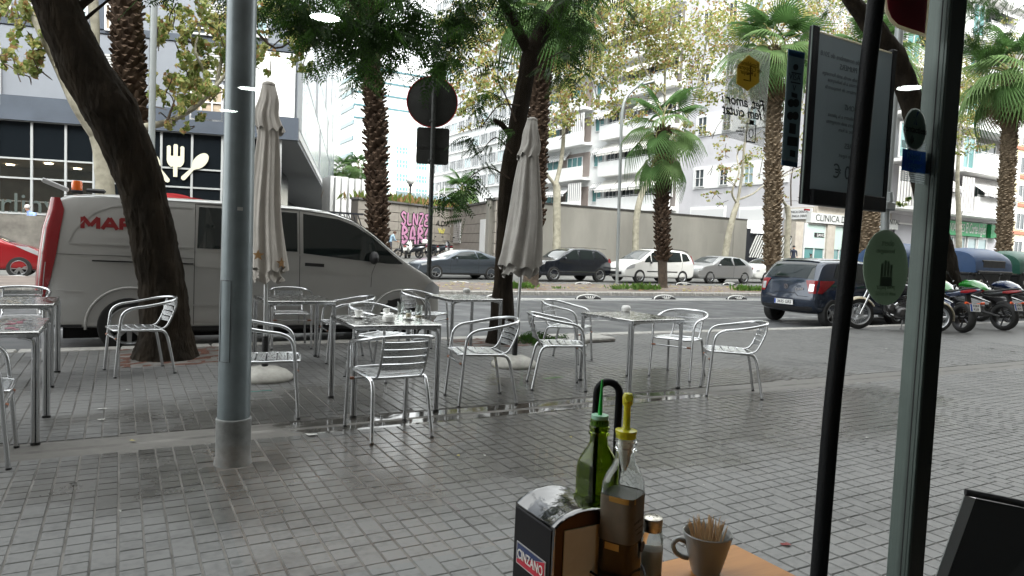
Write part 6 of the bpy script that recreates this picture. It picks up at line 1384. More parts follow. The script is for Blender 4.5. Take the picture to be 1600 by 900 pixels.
def palm(label,base,top,r0,r1,nf,sc,seed,crown=True,bare=.0,dark=False,skirt=8,lowfans=0,boots=True):
    T=thing('fan_palm',label,'palm tree',base,0,'fan palms'); rs=random.Random(seed); B=Vector(base); Tp=Vector(top); H=(Tp-B).length
    mid=B.lerp(Tp,.5)+Vector((rs.uniform(-.15,.15),0,0)); path=bez([B,B.lerp(mid,.5),mid,mid.lerp(Tp,.5),Tp],8); n=16
    rr=[r0*1.25]+[r0]*6+[r0+(r1-r0)*i/(len(path)-8) for i in range(len(path)-7)]; g=MB(); g.tube(path,[q*.82 for q in rr],n); g.v=[tuple(Vector(v)+Vector((1,1,0))*.03*noise.noise(Vector(v)*6)) for v in g.v]; g.obj('trunk',m_palmb,T,smooth=70,wl=True)
    if boots:
        V=[];F=[];g=MB(); z=bare*H; k=0; mb=MB()
        while z<H-.05:
            t=z/H*(len(path)-1); i=int(min(t,len(path)-2)); c=path[i].lerp(path[i+1],t-i); q=rr[min(i,len(rr)-1)]
            a=k*2.399+rs.uniform(-.2,.2); d=Vector((math.cos(a),math.sin(a),0)); s_=Vector((-math.sin(a),math.cos(a),0)); w=.085*rs.uniform(.8,1.2)*(q/.28); h=rs.uniform(.12,.24); o=rs.uniform(.06,.20); p=c+d*q*.74
            up=Vector((0,0,1)); tip=p+up*h+d*(o+.06)
            g.add([p-s_*w*1.5-up*.05,p+s_*w*1.5-up*.05,p+d*.075+up*0.0,tip-s_*w*.8,tip+s_*w*.8,tip+d*.015-up*.05,p+up*h*.6],[(0,1,2),(0,2,5,3),(2,1,4,5),(3,5,4),(0,3,6),(1,6,4),(3,4,6)])
            z+=.0125*(.28/q)*1.25; k+=1
        g.obj('leaf_bases',m_bootd if dark else m_boot,T,wl=True,kind='stuff')
    if crown:
        for i in range(nf):
            t=i/nf; a=i*2.399+rs.uniform(-.2,.2); el=R(82-118*t**.85+rs.uniform(-8,8)); f=FR[0] if t<.35 else (FR[1] if (t<.7 or rs.random()<.4) else FR[2]); s=sc*rs.uniform(.88,1.12)
            o=link('frond',f,T,loc=(Tp-B)+Vector((0,0,.1-.35*t))); o.rotation_euler=(Matrix.Rotation(a,3,'Z')@Matrix.Rotation(-el,3,'Y')@Matrix.Rotation(rs.uniform(-.5,.5),3,'X')).to_euler(); o.scale=(s,s,s)
        for i in range(skirt):
            a=i*2.399+1; el=R(-55-25*rs.random()); o=link('dead_frond',FRD[i%2],T,loc=(Tp-B)+Vector((0,0,-.35-.35*rs.random()))); o.rotation_euler=(Matrix.Rotation(a,3,'Z')@Matrix.Rotation(-el,3,'Y')).to_euler(); s=sc*.8; o.scale=(s,s,s)
        for i in range(lowfans):
            a=i*2*PI/lowfans+.4; o=link('frond',FR[i%2+1],T,loc=(Tp-B)+Vector((0,0,-1.05))); o.rotation_euler=(Matrix.Rotation(a,3,'Z')@Matrix.Rotation(R(28),3,'Y')).to_euler(); s=sc*.95; o.scale=(s,s,s)
    return T
MY=22.5
def pp(bx,by,tx,ty,Y=MY):
    b=PY(bx,by,Y); b.z=-.03 if Y<24 else hill(b.x,Y); return tuple(b),tuple(PY(tx,ty,Y))
b,t=pp(226,420,190,-260); palm('shaggy palm trunk crossing behind the dark leaning tree at the left',b,t,.36,.33,26,1.1,1,dark=True)
b,t=pp(592,440,568,-60); palm('spiky palm trunk rising behind the bonnet of the silver van',b,t,.29,.25,26,1.1,2,dark=True)
b,t=pp(829,447,852,15); palm('palm hidden partly behind the slender dark tree, its broad foot on the median',b,t,.37,.28,30,1.15,3,dark=True,skirt=10,bare=.22)
b,t=pp(1036,447,1036,200); palm('middle palm with a full green crown in front of the white people carrier',b,t,.24,.22,17,1.02,4,dark=True,skirt=5,lowfans=6,bare=.18)
b,t=pp(1206,452,1208,80); palm('palm behind the dark blue hatchback with a high green crown',b,t,.33,.29,30,1.3,5,skirt=10,bare=.12)
b,t=pp(1355,455,1362,90); palm('palm whose trunk shows between the menu board and the dark blue car',b,t,.46,.40,26,1.3,6)
b,t=pp(1568,420,1582,120); palm('palm at the right edge in front of the white balconies',b,t,.38,.35,34,1.75,7,skirt=22)
for px,py,Y,l in ((560,262,90,'small far palm left of the striped tower'),(536,268,92,'small far palm beside the glass wing'),(722,300,62,'palm tuft behind the stone-panelled wall')):
    b=PY(px,py+40,Y); b.z=.6+hill(b.x,Y)*0; t=PY(px,py,Y); palm(l,(b.x,b.y,b.z),tuple(t),.25,.22,22,1.25,px,boots=False,skirt=3)
# ---------------- dark near trees with feathery leaves
def pin_arrays(n,seed,L0=.26):
    pass
def feathery(name,C_,parent,seed,mats,wts,L=.30,npair=9,ll=.062,wl=True):
    """C_: (centre, radii, count) of compound leaves"""
    r=np.random.RandomState(seed); pts=[]
    for c,rv,n in C_:
        sub=r.normal(size=(max(2,n//8),3))*.45; k=r.randint(0,len(sub),n); pts.append(np.array(c)+(sub[k]+r.normal(size=(n,3))*.16)*np.array(rv))
    P=np.concatenate(pts); n=len(P); u=r.normal(size=(n,3)); u[:,2]=-abs(u[:,2])*.7-.25; u/=np.linalg.norm(u,axis=1)[:,None]; w=r.normal(size=(n,3)); w-=u*(u*w).sum(1)[:,None]; w/=np.linalg.norm(w,axis=1)[:,None]
    Ln=L*(.7+.6*r.rand(n)); V=[];t_=[(i+.6)/npair for i in range(npair)]
    out=np.zeros((n,npair*2,4,3))
    for i,t in enumerate(t_):
        base=P+u*(Ln*t)[:,None]; base[:,2]-=.10*Ln*t*t; sz=ll*(1.1-.5*abs(t-.4))
        for s in (0,1):
            sg=1 if s else -1; d=w*sg+u*.35; d/=np.linalg.norm(d,axis=1)[:,None]; pr=u*.55*sz*.55
            out[:,i*2+s,0]=base; out[:,i*2+s,1]=base+d*sz*.5+pr*.7; out[:,i*2+s,2]=base+d*sz+np.array([0,0,-.3*sz]); out[:,i*2+s,3]=base+d*sz*.5-pr*.7
    nf=n*npair*2; F=np.arange(nf*4).reshape(-1,4); me=npmesh(name,out.reshape(-1,3),F,mats); me.polygons.foreach_set('material_index',np.repeat(r.choice(len(mats),n,p=wts),npair*2).astype(np.int32))
    return link(name,me,parent,kind='stuff',wl=wl)
# leaning trunk at the left
T=thing('street_tree','dark leaning tree trunk in a pit of red soil in front of the silver van','tree',(.43,8.6,0),0,'dark feathery-leaved street trees')
Y=8.55
P=[Vector((.44,Y,-.05))]+pl([(258,520),(255,450),(245,400),(236,350),(221,290),(188,205),(160,152),(130,102),(84,0),(35,-110),(-30,-260)],Y)
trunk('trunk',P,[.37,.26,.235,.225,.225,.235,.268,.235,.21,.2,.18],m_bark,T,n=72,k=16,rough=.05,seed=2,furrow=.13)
trunk('branch',pl([(100,40),(125,10),(158,-20),(210,-100)],Y),[.05,.03],m_bark,T,n=8); trunk('branch',pl([(122,40),(140,24),(176,-5)],Y+.2),[.03,.012],m_bark,T,n=6)
trunk('branch',pl([(60,-140),(200,-220),(380,-120),(500,-60),(560,10)],Y),[.2,.05],m_bark,T,n=8)
def nearpuffs(L,Y,rs):
    C_=[]
    for px,py,rp,n in L:
        c=PY(px,py,Y+rs.uniform(-.8,.8)); rr=rp/(1083/depth(c)); C_.append((tuple(c),(rr*1.12,max(.5,rr*.8),rr),int(n*(.52 if py>-10 else .7))))
    return C_
rs=random.Random(4)
feathery('crown',nearpuffs([(470,-25,80,150),(520,10,55,150),(560,20,50,170),(600,10,50,170),(640,25,45,160),(560,60,35,120),(585,90,24,60),(690,30,40,130),(665,70,34,110),(700,60,26,80),(640,75,28,60),(690,100,20,46),(480,30,34,60),(450,12,30,44),(505,62,28,46),(540,80,26,50),(420,0,26,30),(720,20,26,60),(500,100,14,12),(610,55,34,80),(200,-120,120,160),(60,-160,120,120),(350,-100,120,220),(650,-60,80,200),(715,90,16,24),(660,120,14,16),(560,120,12,12)],Y,rs),T,4,[lf_d,lf_d2],[.62,.38])
# second dark tree
T=thing('street_tree','slender dark tree with a fork, in the pit behind the second parasol','tree',(4.86,8.8,0),0,'dark feathery-leaved street trees')
Y=8.76
P=[Vector((4.82,Y,-.04))]+pl([(786,450),(789,380),(794,290),(806,210),(820,130),(829,80)],Y)
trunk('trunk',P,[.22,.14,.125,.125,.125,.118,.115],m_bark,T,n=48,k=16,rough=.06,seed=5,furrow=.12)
trunk('branch',pl([(827,85),(850,45),(878,5),(905,-50)],Y),[.125,.11,.10],m_bark,T,n=12,k=6); trunk('branch',pl([(826,80),(808,45),(788,5),(770,-60)],Y),[.085,.06],m_bark,T,n=10,k=5)
trunk('branch',pl([(800,215),(785,196),(772,188)],Y),[.05,.03],m_bark,T,n=8)
for a in ([(806,190),(790,150),(778,120),(785,60)],[(800,240),(775,215),(750,240)],[(798,280),(760,262),(720,290)],[(822,120),(860,90),(900,70)],[(812,165),(780,165),(752,200)]): trunk('twig',pl(a,Y-.1),[.014,.006],m_twig,T,n=5)
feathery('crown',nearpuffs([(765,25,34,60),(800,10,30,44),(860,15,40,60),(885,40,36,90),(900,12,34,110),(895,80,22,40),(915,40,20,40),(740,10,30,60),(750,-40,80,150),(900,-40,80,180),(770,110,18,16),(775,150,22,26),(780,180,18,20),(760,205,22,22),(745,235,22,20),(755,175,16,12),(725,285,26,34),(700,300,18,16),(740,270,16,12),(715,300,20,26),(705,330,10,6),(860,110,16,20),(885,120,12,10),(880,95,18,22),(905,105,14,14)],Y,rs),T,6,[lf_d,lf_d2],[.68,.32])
# leaning tree at the right, near the window post
T=thing('street_tree','thick dark tree leaning left behind the window post at the right','tree',(17.5,10.2,0),0,'dark feathery-leaved street trees')
Y=10.0
P=pl([(1476,470),(1462,400),(1450,320),(1437,230),(1424,160),(1400,95),(1370,50),(1330,0),(1290,-60)],Y); P[0].z=-.05
trunk('trunk',P,[.6,.42,.30,.27,.25,.25,.22,.16,.1],m_bark,T,n=48,k=14,rough=.08,seed=8,furrow=.12)
feathery('crown',nearpuffs([(1360,40,30,120),(1385,80,26,90),(1345,10,40,150),(1400,10,40,150),(1520,20,50,220),(1500,60,40,180),(1560,10,50,220),(1590,30,30,100),(1480,20,40,150),(1300,-20,60,160),(1530,80,26,80),(1370,95,20,50)],Y+3,rs),T,9,[lf_d2,lf_d],[.6,.4],L=.34,ll=.07)
# ---------------- low plants
def tuft(label,x,y,z,w,h,n,seed,mats,cat='weeds',name='weed_clump'):
    r=np.random.RandomState(seed); P=np.zeros((n,3)); P[:,0]=r.normal(size=n)*w*.4; P[:,1]=r.normal(size=n)*w*.22; hh=h*(.4+.6*r.rand(n)); d=r.normal(size=(n,3))*.45; d[:,2]=1; d/=np.linalg.norm(d,axis=1)[:,None]
    s=np.cross(d,r.normal(size=(n,3))); s/=np.linalg.norm(s,axis=1)[:,None]; V=np.zeros((n,4,3)); b=.028*(h/.25); V[:,0]=P-s*b*.4; V[:,1]=P+d*hh[:,None]*.6-s*b; V[:,2]=P+d*hh[:,None]; V[:,3]=P+d*hh[:,None]*.6+s*b
    me=npmesh(name,V.reshape(-1,3),np.arange(n*4).reshape(-1,4),mats); me.polygons.foreach_set('material_index',r.randint(0,len(mats),n).astype(np.int32)); o=link(name,me,None,loc=(x,y,z)); return tag(o,label,cat,'weeds on the median')
lf_w=leafmat('weed_green',(.07,.15,.025),.4); lf_w2=leafmat('weed_light',(.12,.20,.045),.4)
for i,(px,py,w,h,n,l) in enumerate(((1000,448,.9,.42,260,'weeds left of the middle palm foot'),(965,449,.5,.3,120,'small weeds further left of the middle palm'),(1022,449,.4,.3,110,'weeds touching the middle palm foot'),(812,448,.7,.4,220,'weeds left of the broad palm foot behind the second parasol'),(872,450,.3,.2,50,'thin weeds right of the broad palm foot'),(1165,450,.9,.4,240,'weeds left of the dark blue hatchback'),(1185,449,.6,.35,120,'weeds just behind the dark blue hatchback'))):
    p=PY(px,py,20.9); tuft(l,p.x,20.9,0,w,h*.85,int(n*.6),i,[lf_w,lf_w2])
for i,(x,y) in enumerate(((5.3,8.55),(5.5,8.8),(5.15,8.7),(5.62,8.45))): 
    pts=[((x+(j%3-1)*.03,y+.02*j,.10),(.22,.16,.08),7) for j in range(3)]
    o=feathery('fallen_branchlet',pts,None,30+i,[lf_d2,lf_d],[.7,.3],wl=False,L=.3); del o['kind']; tag(o,['green leafy twigs lying in the tree pit behind the second parasol','green leafy twigs at the right end of the tree pit','green leafy twigs against the tree foot','green leafy twigs hanging over the pit edge'][i],'leaf twigs','green twigs in the tree pit')
g=MB(); g.box((5.75,8.35,.05),(.5,.14,.07),rz=-.4,bev=.015); g.box((6.2,8.62,.03),(.9,.42,.07),rz=.08,bev=.02); tag(g.obj('loose_slabs',m_kerb,kind=None),'pale broken kerb slabs beside the tree pit with green twigs','kerb slab')
p=PY(655,310,46); 
for i,px in enumerate((600,628,655,690)):
    p=PY(px,309,43+i); tuft(['dry plants on top of the graffiti wall, left end','dry plants on top of the graffiti wall under the globe lamp','dry plants on top of the graffiti wall above the pink letters','dry plants on top of the graffiti wall near the corner'][i],p.x,p.y,3.95,2.6,.9,200,50+i,[lf_g,lf_b],cat='plants',name='wall_plants')
# scattered leaves on the median
r=np.random.RandomState(3); n=900; P=np.stack([r.uniform(4,34,n),r.uniform(19.8,24.2,n),np.full(n,.012)],1); V=np.zeros((n,4,3)); a=r.rand(n)*6.28; s=.05+.05*r.rand(n)
for k in range(4): V[:,k,0]=P[:,0]+s*np.cos(a+k*PI/2); V[:,k,1]=P[:,1]+s*.7*np.sin(a+k*PI/2); V[:,k,2]=.02+.03*r.rand(n)
me=npmesh('fallen_leaves',V.reshape(-1,3),np.arange(n*4).reshape(-1,4),[lf_b,lf_y]); me.polygons.foreach_set('material_index',r.randint(0,2,n).astype(np.int32)); link('fallen_leaves',me,None,kind='stuff')
# ---------------- thin street lamp poles
m_lpole=mat('thin_pole_grey',(.28,.30,.30),.5,.4)
def pole(name,label,path,r,Y,arm=None):
    P=pl(path,Y); T=thing(name,label,'lamp post',(P[0].x,P[0].y,hill(P[0].x,Y) if Y>24.4 else 0),0); P[0].z=T.location.z
    g=MB(); g.tube(bez(P,5),r,10); g.obj('shaft',m_lpole,T,smooth=60,wl=True)
    if arm: g=MB(); a=P[-1]; g.box((0,0,0),(.7,.28,.12),M=Matrix.Translation(a+Vector((.3,0,0)))@Matrix.Rotation(-.35,4,'Y'),bev=.05); g.obj('lamp_head',m_lpole,T,wl=True)
    return T
pole('street_lamp','thin grey street lamp with a curved arm behind the white people carrier',[(964,440),(967,330),(970,230),(972,178),(980,150),(1004,128)],.07,24.2,True)
pole('street_lamp','thin grey pole beside the shaggy palm at the upper left',[(236,400),(236,300),(238,150),(241,0),(243,-80)],.085,21.0)
T=pole('street_pole','grey steel pole between the menu board and the window post',[(1380,480),(1382,400),(1384,320),(1392,220),(1399,130),(1405,50),(1412,-40)],.105,11.0)
c=PY(1384,322,11); g=MB(); g.box((c.x,c.y,c.z),(.42,.3,.22),bev=.03); g.cyl((c.x,c.y-.1,c.z+.1),(c.x-.05,c.y-.1,c.z+.35),.09,n=8); g.obj('bracket_box',m_lpole,T,wl=True)
# leaves sprouting by that pole
a=[(tuple(PY(1412,322,11)),(.16,.2,.2),26)]; o=leaves('sprig',a,None,[lf_d2,lf_p],[.5,.5],.12,5); del o['kind']; tag(o,'green leaf sprig growing out beside the bracket of the grey pole','leaf sprig')
# ================================================================ THE BAR: WINDOW, TABLE, THINGS ON IT
GY=.985      # window plane
m_rw=mat('bar_wall',(.15,.14,.125),.8,var=(2,.1)); m_rf=mat('bar_floor',(.10,.085,.07),.5,var=(4,.2)); m_rc=mat('bar_ceiling',(.25,.245,.24),.9)
g=MB(); g.box((2,-3.75,.04),(13,9.44,.08)); g.obj('bar_floor',m_rf,kind='structure')
g=MB(); g.box((2,-3.75,2.9),(13,9.44,.1)); g.obj('bar_ceiling',m_rc,kind='structure')
g=MB(); g.box((2,-8.55,1.5),(13.4,.1,3)); g.obj('bar_back_wall',m_rw,kind='structure')
for x in (-4.6,8.6): g=MB(); g.box((x,-3.75,1.5),(.1,9.5,3)); g.obj('bar_side_wall',m_rw,kind='structure')
W=thing('shop_window','large window of the bar with a dark metal frame','window',(0,GY,0))
m_fr=mat('frame_metal',(.055,.072,.064),.45,.3,var=(8,.12)); m_frd=mat('frame_dark',(.018,.022,.02),.5,.2); m_gask=mat('gasket',(.01,.01,.01),.8)
m_pane=bpy.data.materials.new('window_pane'); m_pane.use_nodes=True
def _pane():
    nt=m_pane.node_tree; nt.nodes.clear(); L=nt.links.new; o=node(nt,'ShaderNodeOutputMaterial'); t=node(nt,'ShaderNodeBsdfTransparent'); t.inputs[0].default_value=(.93,.955,.945,1)
    g=node(nt,'ShaderNodeBsdfGlossy'); g.inputs['Roughness'].default_value=.0; f=node(nt,'ShaderNodeFresnel'); f.inputs[0].default_value=1.5; ms=node(nt,'ShaderNodeMixShader'); L(f.outputs[0],ms.inputs[0]); L(t.outputs[0],ms.inputs[1]); L(g.outputs[0],ms.inputs[2]); L(ms.outputs[0],o.inputs[0])
_pane()
def wbox(nm,m,x0,x1,y0,y1,z0,z1,p=None,bev=.002):
    g=MB(); g.box(((x0+x1)/2,(y0+y1)/2,(z0+z1)/2),(x1-x0,y1-y0,z1-z0),bev=bev); return g.obj(nm,m,p or W)
px0=1.700
wbox('post_face',m_frd,px0+.004,px0+.078,-.02,.028,.1,2.85); ps=wbox('post_side',m_fr,px0,px0+.004,-.018,.030,.1,2.85)
for yy in (-.006,): wbox('post_groove',m_gask,px0-.0006,px0+.001,yy-.0012,yy+.0012,.1,2.85,ps,0)
wbox('post_lip',m_fr,px0-.004,px0+.006,-.027,-.019,.1,2.85)
wbox('sill',m_frd,-1.4,4.2,-.03,.04,.06,.16); wbox('head_rail',m_frd,-1.4,4.2,-.03,.04,2.75,2.85); wbox('end_post',m_frd,-1.45,-1.38,-.03,.04,.06,2.85); wbox('end_post',m_frd,4.15,4.22,-.03,.04,.06,2.85)
wbox('side_wall',m_rw,-4.6,-1.46,-.03,.2,.0,2.85); wbox('side_wall',m_rw,4.23,8.6,-.03,.2,.0,2.85)
for a,b in ((-1.38,px0-.001),(px0+.08,4.15)): q=MB(); q.quad((a,.002,.16),(b,.002,.16),(b,.002,2.75),(a,.002,2.75)); q.obj('window_pane',m_pane,W)
# ---- stickers and printed sheets on the glass, seen from their back
def wp(px,py,Y): p=PY(px,py,Y); return p.x,p.z
def sheet(name,label,cat,pts,m,Y,th=.0012,parent=None):
    P=[wp(x,y,Y) for x,y in pts]; g=MB(); g.prism(P,Y,Y+th,axis='y')
    if parent: return g.obj(name,m,parent)
    T=thing(name,label,cat,(0,0,0)); g.obj('sheet',m,T); return T
def epts(cx,cy,rx,ry,n=40,tilt=0): return [(cx+rx*math.cos(2*PI*i/n)+tilt*ry*math.sin(2*PI*i/n),cy-ry*math.sin(2*PI*i/n)) for i in range(n)]
def wtext(s,size,px,py,Y,m,parent,mirror=True,name='print',**k):
    me=text_mesh(s,size,m,extrude=.0002,mirror=mirror,**k); x,z=wp(px,py,Y); me.transform(Matrix.Translation((x,Y,z))@Matrix.Rotation(R(90),4,'X')); return link(name,me,parent)
SY=GY+.004
def tmat(name,c,tr=.5):
    if name in MATS: return MATS[name]
    m=bpy.data.materials.new(name); MATS[name]=m; m.use_nodes=True; nt=m.node_tree; b=nt.nodes['Principled BSDF']; b.inputs['Base Color'].default_value=(*c,1); b.inputs['Roughness'].default_value=.7
    t=node(nt,'ShaderNodeBsdfTranslucent'); t.inputs[0].default_value=(*c,1); ms=node(nt,'ShaderNodeMixShader'); ms.inputs[0].default_value=tr; nt.links.new(b.outputs[0],ms.inputs[1]); nt.links.new(t.outputs[0],ms.inputs[2]); nt.links.new(ms.outputs[0],nt.nodes['Material Output'].inputs['Surface']); return m
m_ov=tmat('sticker_grey_green',(.27,.33,.26),.5); m_ovd=tmat('sticker_print_dark',(.20,.255,.195),.5)
T=sheet('oval_sticker','grey-green oval sticker with a faint hand drawing, on the window left of the post','sticker',epts(1384,418,35,59),m_ov,SY)
YF=SY-.0015
wtext('obert',.022,1388,380,YF,m_ovd,T); wtext('benvinguts',.017,1384,372+20,YF,m_ovd,T)
g=MB(); 
hx,hz=wp(1385,432,YF)
for i,(dx,h) in enumerate(((-.018,.03),(-.006,.038),(.006,.036),(.018,.028))): g.box((hx+dx,YF,hz+h/2),(.007,.0006,h))
g.box((hx,YF,hz-.012),(.045,.0006,.022)); g.obj('hand_drawing',m_ovd,T,kind='stuff')
wtext('pots pagar',.017,1384,448,YF,m_ovd,T); wtext('amb el mòbil',.015,1384,459,YF,m_ovd,T)
m_stk=tmat('sticker_dark',(.14,.18,.19),.5); m_stk2=mat('sticker_marks',(.004,.005,.007),.7); m_stb=tmat('sticker_blue_band',(.05,.15,.28),.5)
T=sheet('card_sticker','tall narrow dark payment sticker on the window, left of the menu board','sticker',[(1232,76),(1258,82),(1246,262),(1221,258)],m_stk,SY)
sheet('blue_band',None,None,[(1232,77),(1257.5,83),(1257,92),(1231.5,86)],m_stb,YF,.0005,T); sheet('blue_band',None,None,[(1222,250),(1246.5,254),(1246,261.5),(1221.5,257.5)],m_stb,YF,.0005,T)
wtext('VISA',.018,1242,121,YF-.001,m_stk2,T,mirror=False); wtext('V',.018,1241,138,YF-.001,m_stk2,T,mirror=False)
for a,b,c,d in ((1237,112,1252,114),(1236,127,1251,129),(1237,144,1246,151)): sheet('bar',None,None,[(a,b),(c,b+3),(c-.2,d+3),(a-.2,d)],m_stk2,YF-.001,.0004,T)
for cy in (161,181):
    for dx in (-4,4): sheet('disc',None,None,epts(1240+dx-(cy-161)*.05,cy,5,6.5,16),m_stk2,YF-.001-.0002*(dx>0),.0004,T)
for cy,h,w in ((201,8,5),(221,7,8),(240,5,4)): sheet('mark',None,None,[(1239-w,cy-h-1),(1239+w,cy-h+1),(1238+w,cy+h+1),(1238-w,cy+h-1)],m_stk2,YF-.001,.0004,T)
sheet('disc',None,None,epts(1243.5,105,4,5,14),m_stk2,YF-.001,.0004,T)
# translucent sheet with a golden hexagon
m_film=mat('frosted_film',(.55,.57,.54),.6,alpha=.35); m_hex=tmat('hexagon_gold',(.62,.50,.14),.5); m_hexd=mat('hexagon_print',(.10,.08,.02),.7); m_ink=mat('black_ink',(.006,.008,.008),.7)
T=sheet('frosted_sheet','frosted translucent sheet with a golden hexagon and handwritten words, on the window','sticker',[(1139,68),(1204,83),(1194,230),(1128,212)],m_film,SY)
sheet('hexagon',None,None,[(1170,86),(1187,98),(1186,129),(1168,142),(1151,131),(1152,102)],m_hex,YF,.0006,T)
for s,y in (('Establiment',100),('de Cooperació',107),('a Menjar',114)): wtext(s,.0125,1169,y,YF-.001,m_hexd,T)
g=MB(); x,z=wp(1169,126,YF-.001); g.tube([(x-.012,YF-.001,z),(x+.006,YF-.001,z),(x+.004,YF-.001,z+.03)],.0014,4); g.tube([(x-.004,YF-.001,z+.012),(x+.012,YF-.001,z+.016)],.0014,4); g.obj('emblem',m_hexd,T,kind='stuff')
wtext('Fet, amor i',.027,1163,160,YF-.001,m_ink,T,shear=.3,offset=.0004); wtext('fem ciutat',.027,1161,176,YF-.001,m_ink,T,shear=.3,offset=.0004)
x,z=wp(1173,207,YF); g=MB()
for a,b,c,d in ((-.013,.013,-.02,-.0175),(-.013,.013,.015,.0165),(-.013,-.0115,-.02,.016),(.0115,.013,-.02,.016),(-.006,.006,.0165,.024)): g.box((x+(a+b)/2,YF-.001,z+(c+d)/2),(b-a,.0006,d-c))
g.tube([(x+.006*math.cos(q*PI/6),YF-.001,z-.002+.009*math.sin(q*PI/6)) for q in range(12)],.0008,4,closed=True); g.obj('icon',m_ink,T,kind='stuff')
for k,y in enumerate((200,205,210)): wtext(('Botiga','col·labora','dora')[k],.007,1158,y,YF-.001,m_ink,T)
# contactless stickers
m_white=tmat('sticker_white_edge',(.6,.62,.6),.5); m_ob=tmat('sticker_oval_dark',(.24,.31,.28),.5); m_bl=tmat('sticker_blue',(.03,.12,.30),.5); m_blt=tmat('sticker_blue_print',(.10,.28,.34),.5)
T=sheet('contactless_sticker','dark oval contactless sticker with a blue star, on the window beside the post','sticker',epts(1430,202,17.5,33),m_white,SY); sheet('oval_face',None,None,epts(1430.3,202,16,31),m_ob,YF,.0005,T)
wtext('contactless',.0215,1430,203,YF-.001,m_ink,T,mirror=False,offset=.0003)
x,z=wp(1431,185,YF-.001); g=MB()
for k,(a,b) in enumerate(((.02,.0),(.012,.018),(-.006,.018),(-.016,.002),(-.010,-.016),(.006,-.016))): g.add([(x,YF-.001,z),(x+a*.9+.002,YF-.0011,z+b),(x+a*.4,YF-.0011,z+b*.9)],[(0,1,2)])
g.obj('star_logo',mat('star_blue',(.01,.04,.16),.5),T)
x,z=wp(1429,219,YF-.001)
for r_ in (.005,.009,.013): g=MB(); g.tube([(x+.012-r_*1.1*math.cos(R(a))-.012,YF-.001,z+r_*math.sin(R(a))) for a in range(-50,51,20)],.0009,4); g.obj('wave',m_ink,T)
T=sheet('blue_sticker','blue Ràpid i segur sticker with a white dotted border below the contactless oval','sticker',[(1411,232),(1447,238),(1446,272),(1409,266)],m_bl,SY+.002)
m_dot=tmat('sticker_dots',(.6,.64,.65),.5)
wtext('Ràpid',.026,1428,245,YF,m_blt,T,mirror=False,shear=.1); wtext('i segur',.026,1427,258,YF,m_blt,T,mirror=False,shear=.1)
g=MB()
for i in range(18):
    for j,yy in enumerate([220,223,226,229]+[268,271.2,274.4,277.6,280.8]):
        xx=1409.5+i*2.1; x,z=wp(xx-(yy-230)*.04,yy+(xx-1410)*.17,SY+.002); g.box((x,SY+.002,z),(.0033,.0008,.0036))
g.obj('dotted_border',m_dot,T,kind='stuff')
# maroon sign at the top edge
m_mar=tmat('sign_maroon',(.30,.018,.04),.35); m_ce=tmat('sign_cream_edge',(.6,.56,.44),.5)
T=sheet('maroon_sign','maroon sign with a cream edge and rounded corner, at the top of the window','sign',[(1382,-60),(1382,-5),(1384,18),(1391,33),(1402,43),(1420,50),(1447,58),(1450,30),(1456,-45)],m_ce,SY+.004,.002)
sheet('maroon_face',None,None,[(1386,-60),(1386,-5),(1388,14),(1394,28),(1404,38),(1421,44),(1445,52),(1448,20),(1452,-45)],m_mar,SY+.002,.001,T)
# ---- menu board hanging outside
BY=1.03; m_bf=mat('board_frame_black',(.008,.008,.009),.5,spec=.12); m_paper=tmat('menu_paper_back',(.22,.25,.26),.45); m_ptx=mat('menu_print',(.07,.08,.085),.8); m_ptx2=mat('menu_print_bold',(.04,.05,.052),.8)
T=thing('menu_board','black-framed menu board seen from behind, hanging outside the window','menu board',(0,0,0))
cor=[(1268,44),(1400,80),(1386,339),(1253,313)]
def bar(a,b,w0,nm,m,y0=BY-.008,y1=BY+.014):
    A=Vector(wp(*a,BY)); B=Vector(wp(*b,BY)); d=(B-A).normalized(); n=Vector((-d.y,d.x))*w0; g=MB(); g.prism([tuple(A-d*.0),tuple(B),tuple(B+n),tuple(A+n)],y0,y1,axis='y'); return g.obj(nm,m,T)
x0,z1=wp(1270,60,BY); x1=wp(1392,200,BY)[0]; x0=wp(1261,180,BY)[0]; zt_,zb_=1.862,1.478
def bb(nm,m,a,b,c,d,y0,y1): g=MB(); g.box(((a+b)/2,(y0+y1)/2,(c+d)/2),(b-a,y1-y0,d-c),bev=.0015); return g.obj(nm,m,T)
bb('paper',m_paper,x0+.006,x1-.006,zb_+.004,zt_-.008,BY-.001,BY+.001)
bb('frame_side',m_bf,x0,x0+.022,zb_,zt_+.004,BY-.003,BY+.009); bb('frame_side',m_bf,x1-.016,x1,zb_,zt_+.002,BY-.003,BY+.009); bb('frame_bottom',m_bf,x0+.022,x1-.02,zb_,zb_+.034,BY-.012,BY+.012); bb('frame_top',m_ce,x0+.022,x1-.02,zt_-.010,zt_-.006,BY-.003,BY+.003)
bb('outer_edge',m_fr,x0-.003,x0-.0005,zb_,zt_+.003,BY-.003,BY+.001)
for s,sz,px,py,m in (('16 de novembre de 2018',.0155,1318,92,m_ptx),('PRIMERS',.017,1326,108,m_ptx2),('amanida verda amb formatge',.0125,1318,121,m_ptx),('macarrons a la bolonyesa',.0125,1322,131,m_ptx),('verdures de temporada',.0125,1316,141,m_ptx),('SEGONS',.017,1334,171,m_ptx2),('pollastre a la planxa',.0125,1316,183,m_ptx),('botifarra amb mongetes',.0125,1318,194,m_ptx),('lluç al forn',.0125,1322,205,m_ptx),('POSTRES',.017,1334,231,m_ptx2),('fruita o iogurt',.0125,1326,245,m_ptx)): wtext(s,sz,px,py,BY-.0022,m,T)
wtext(',00 €',.044,1322,271,BY-.0022,m_ptx2,T)
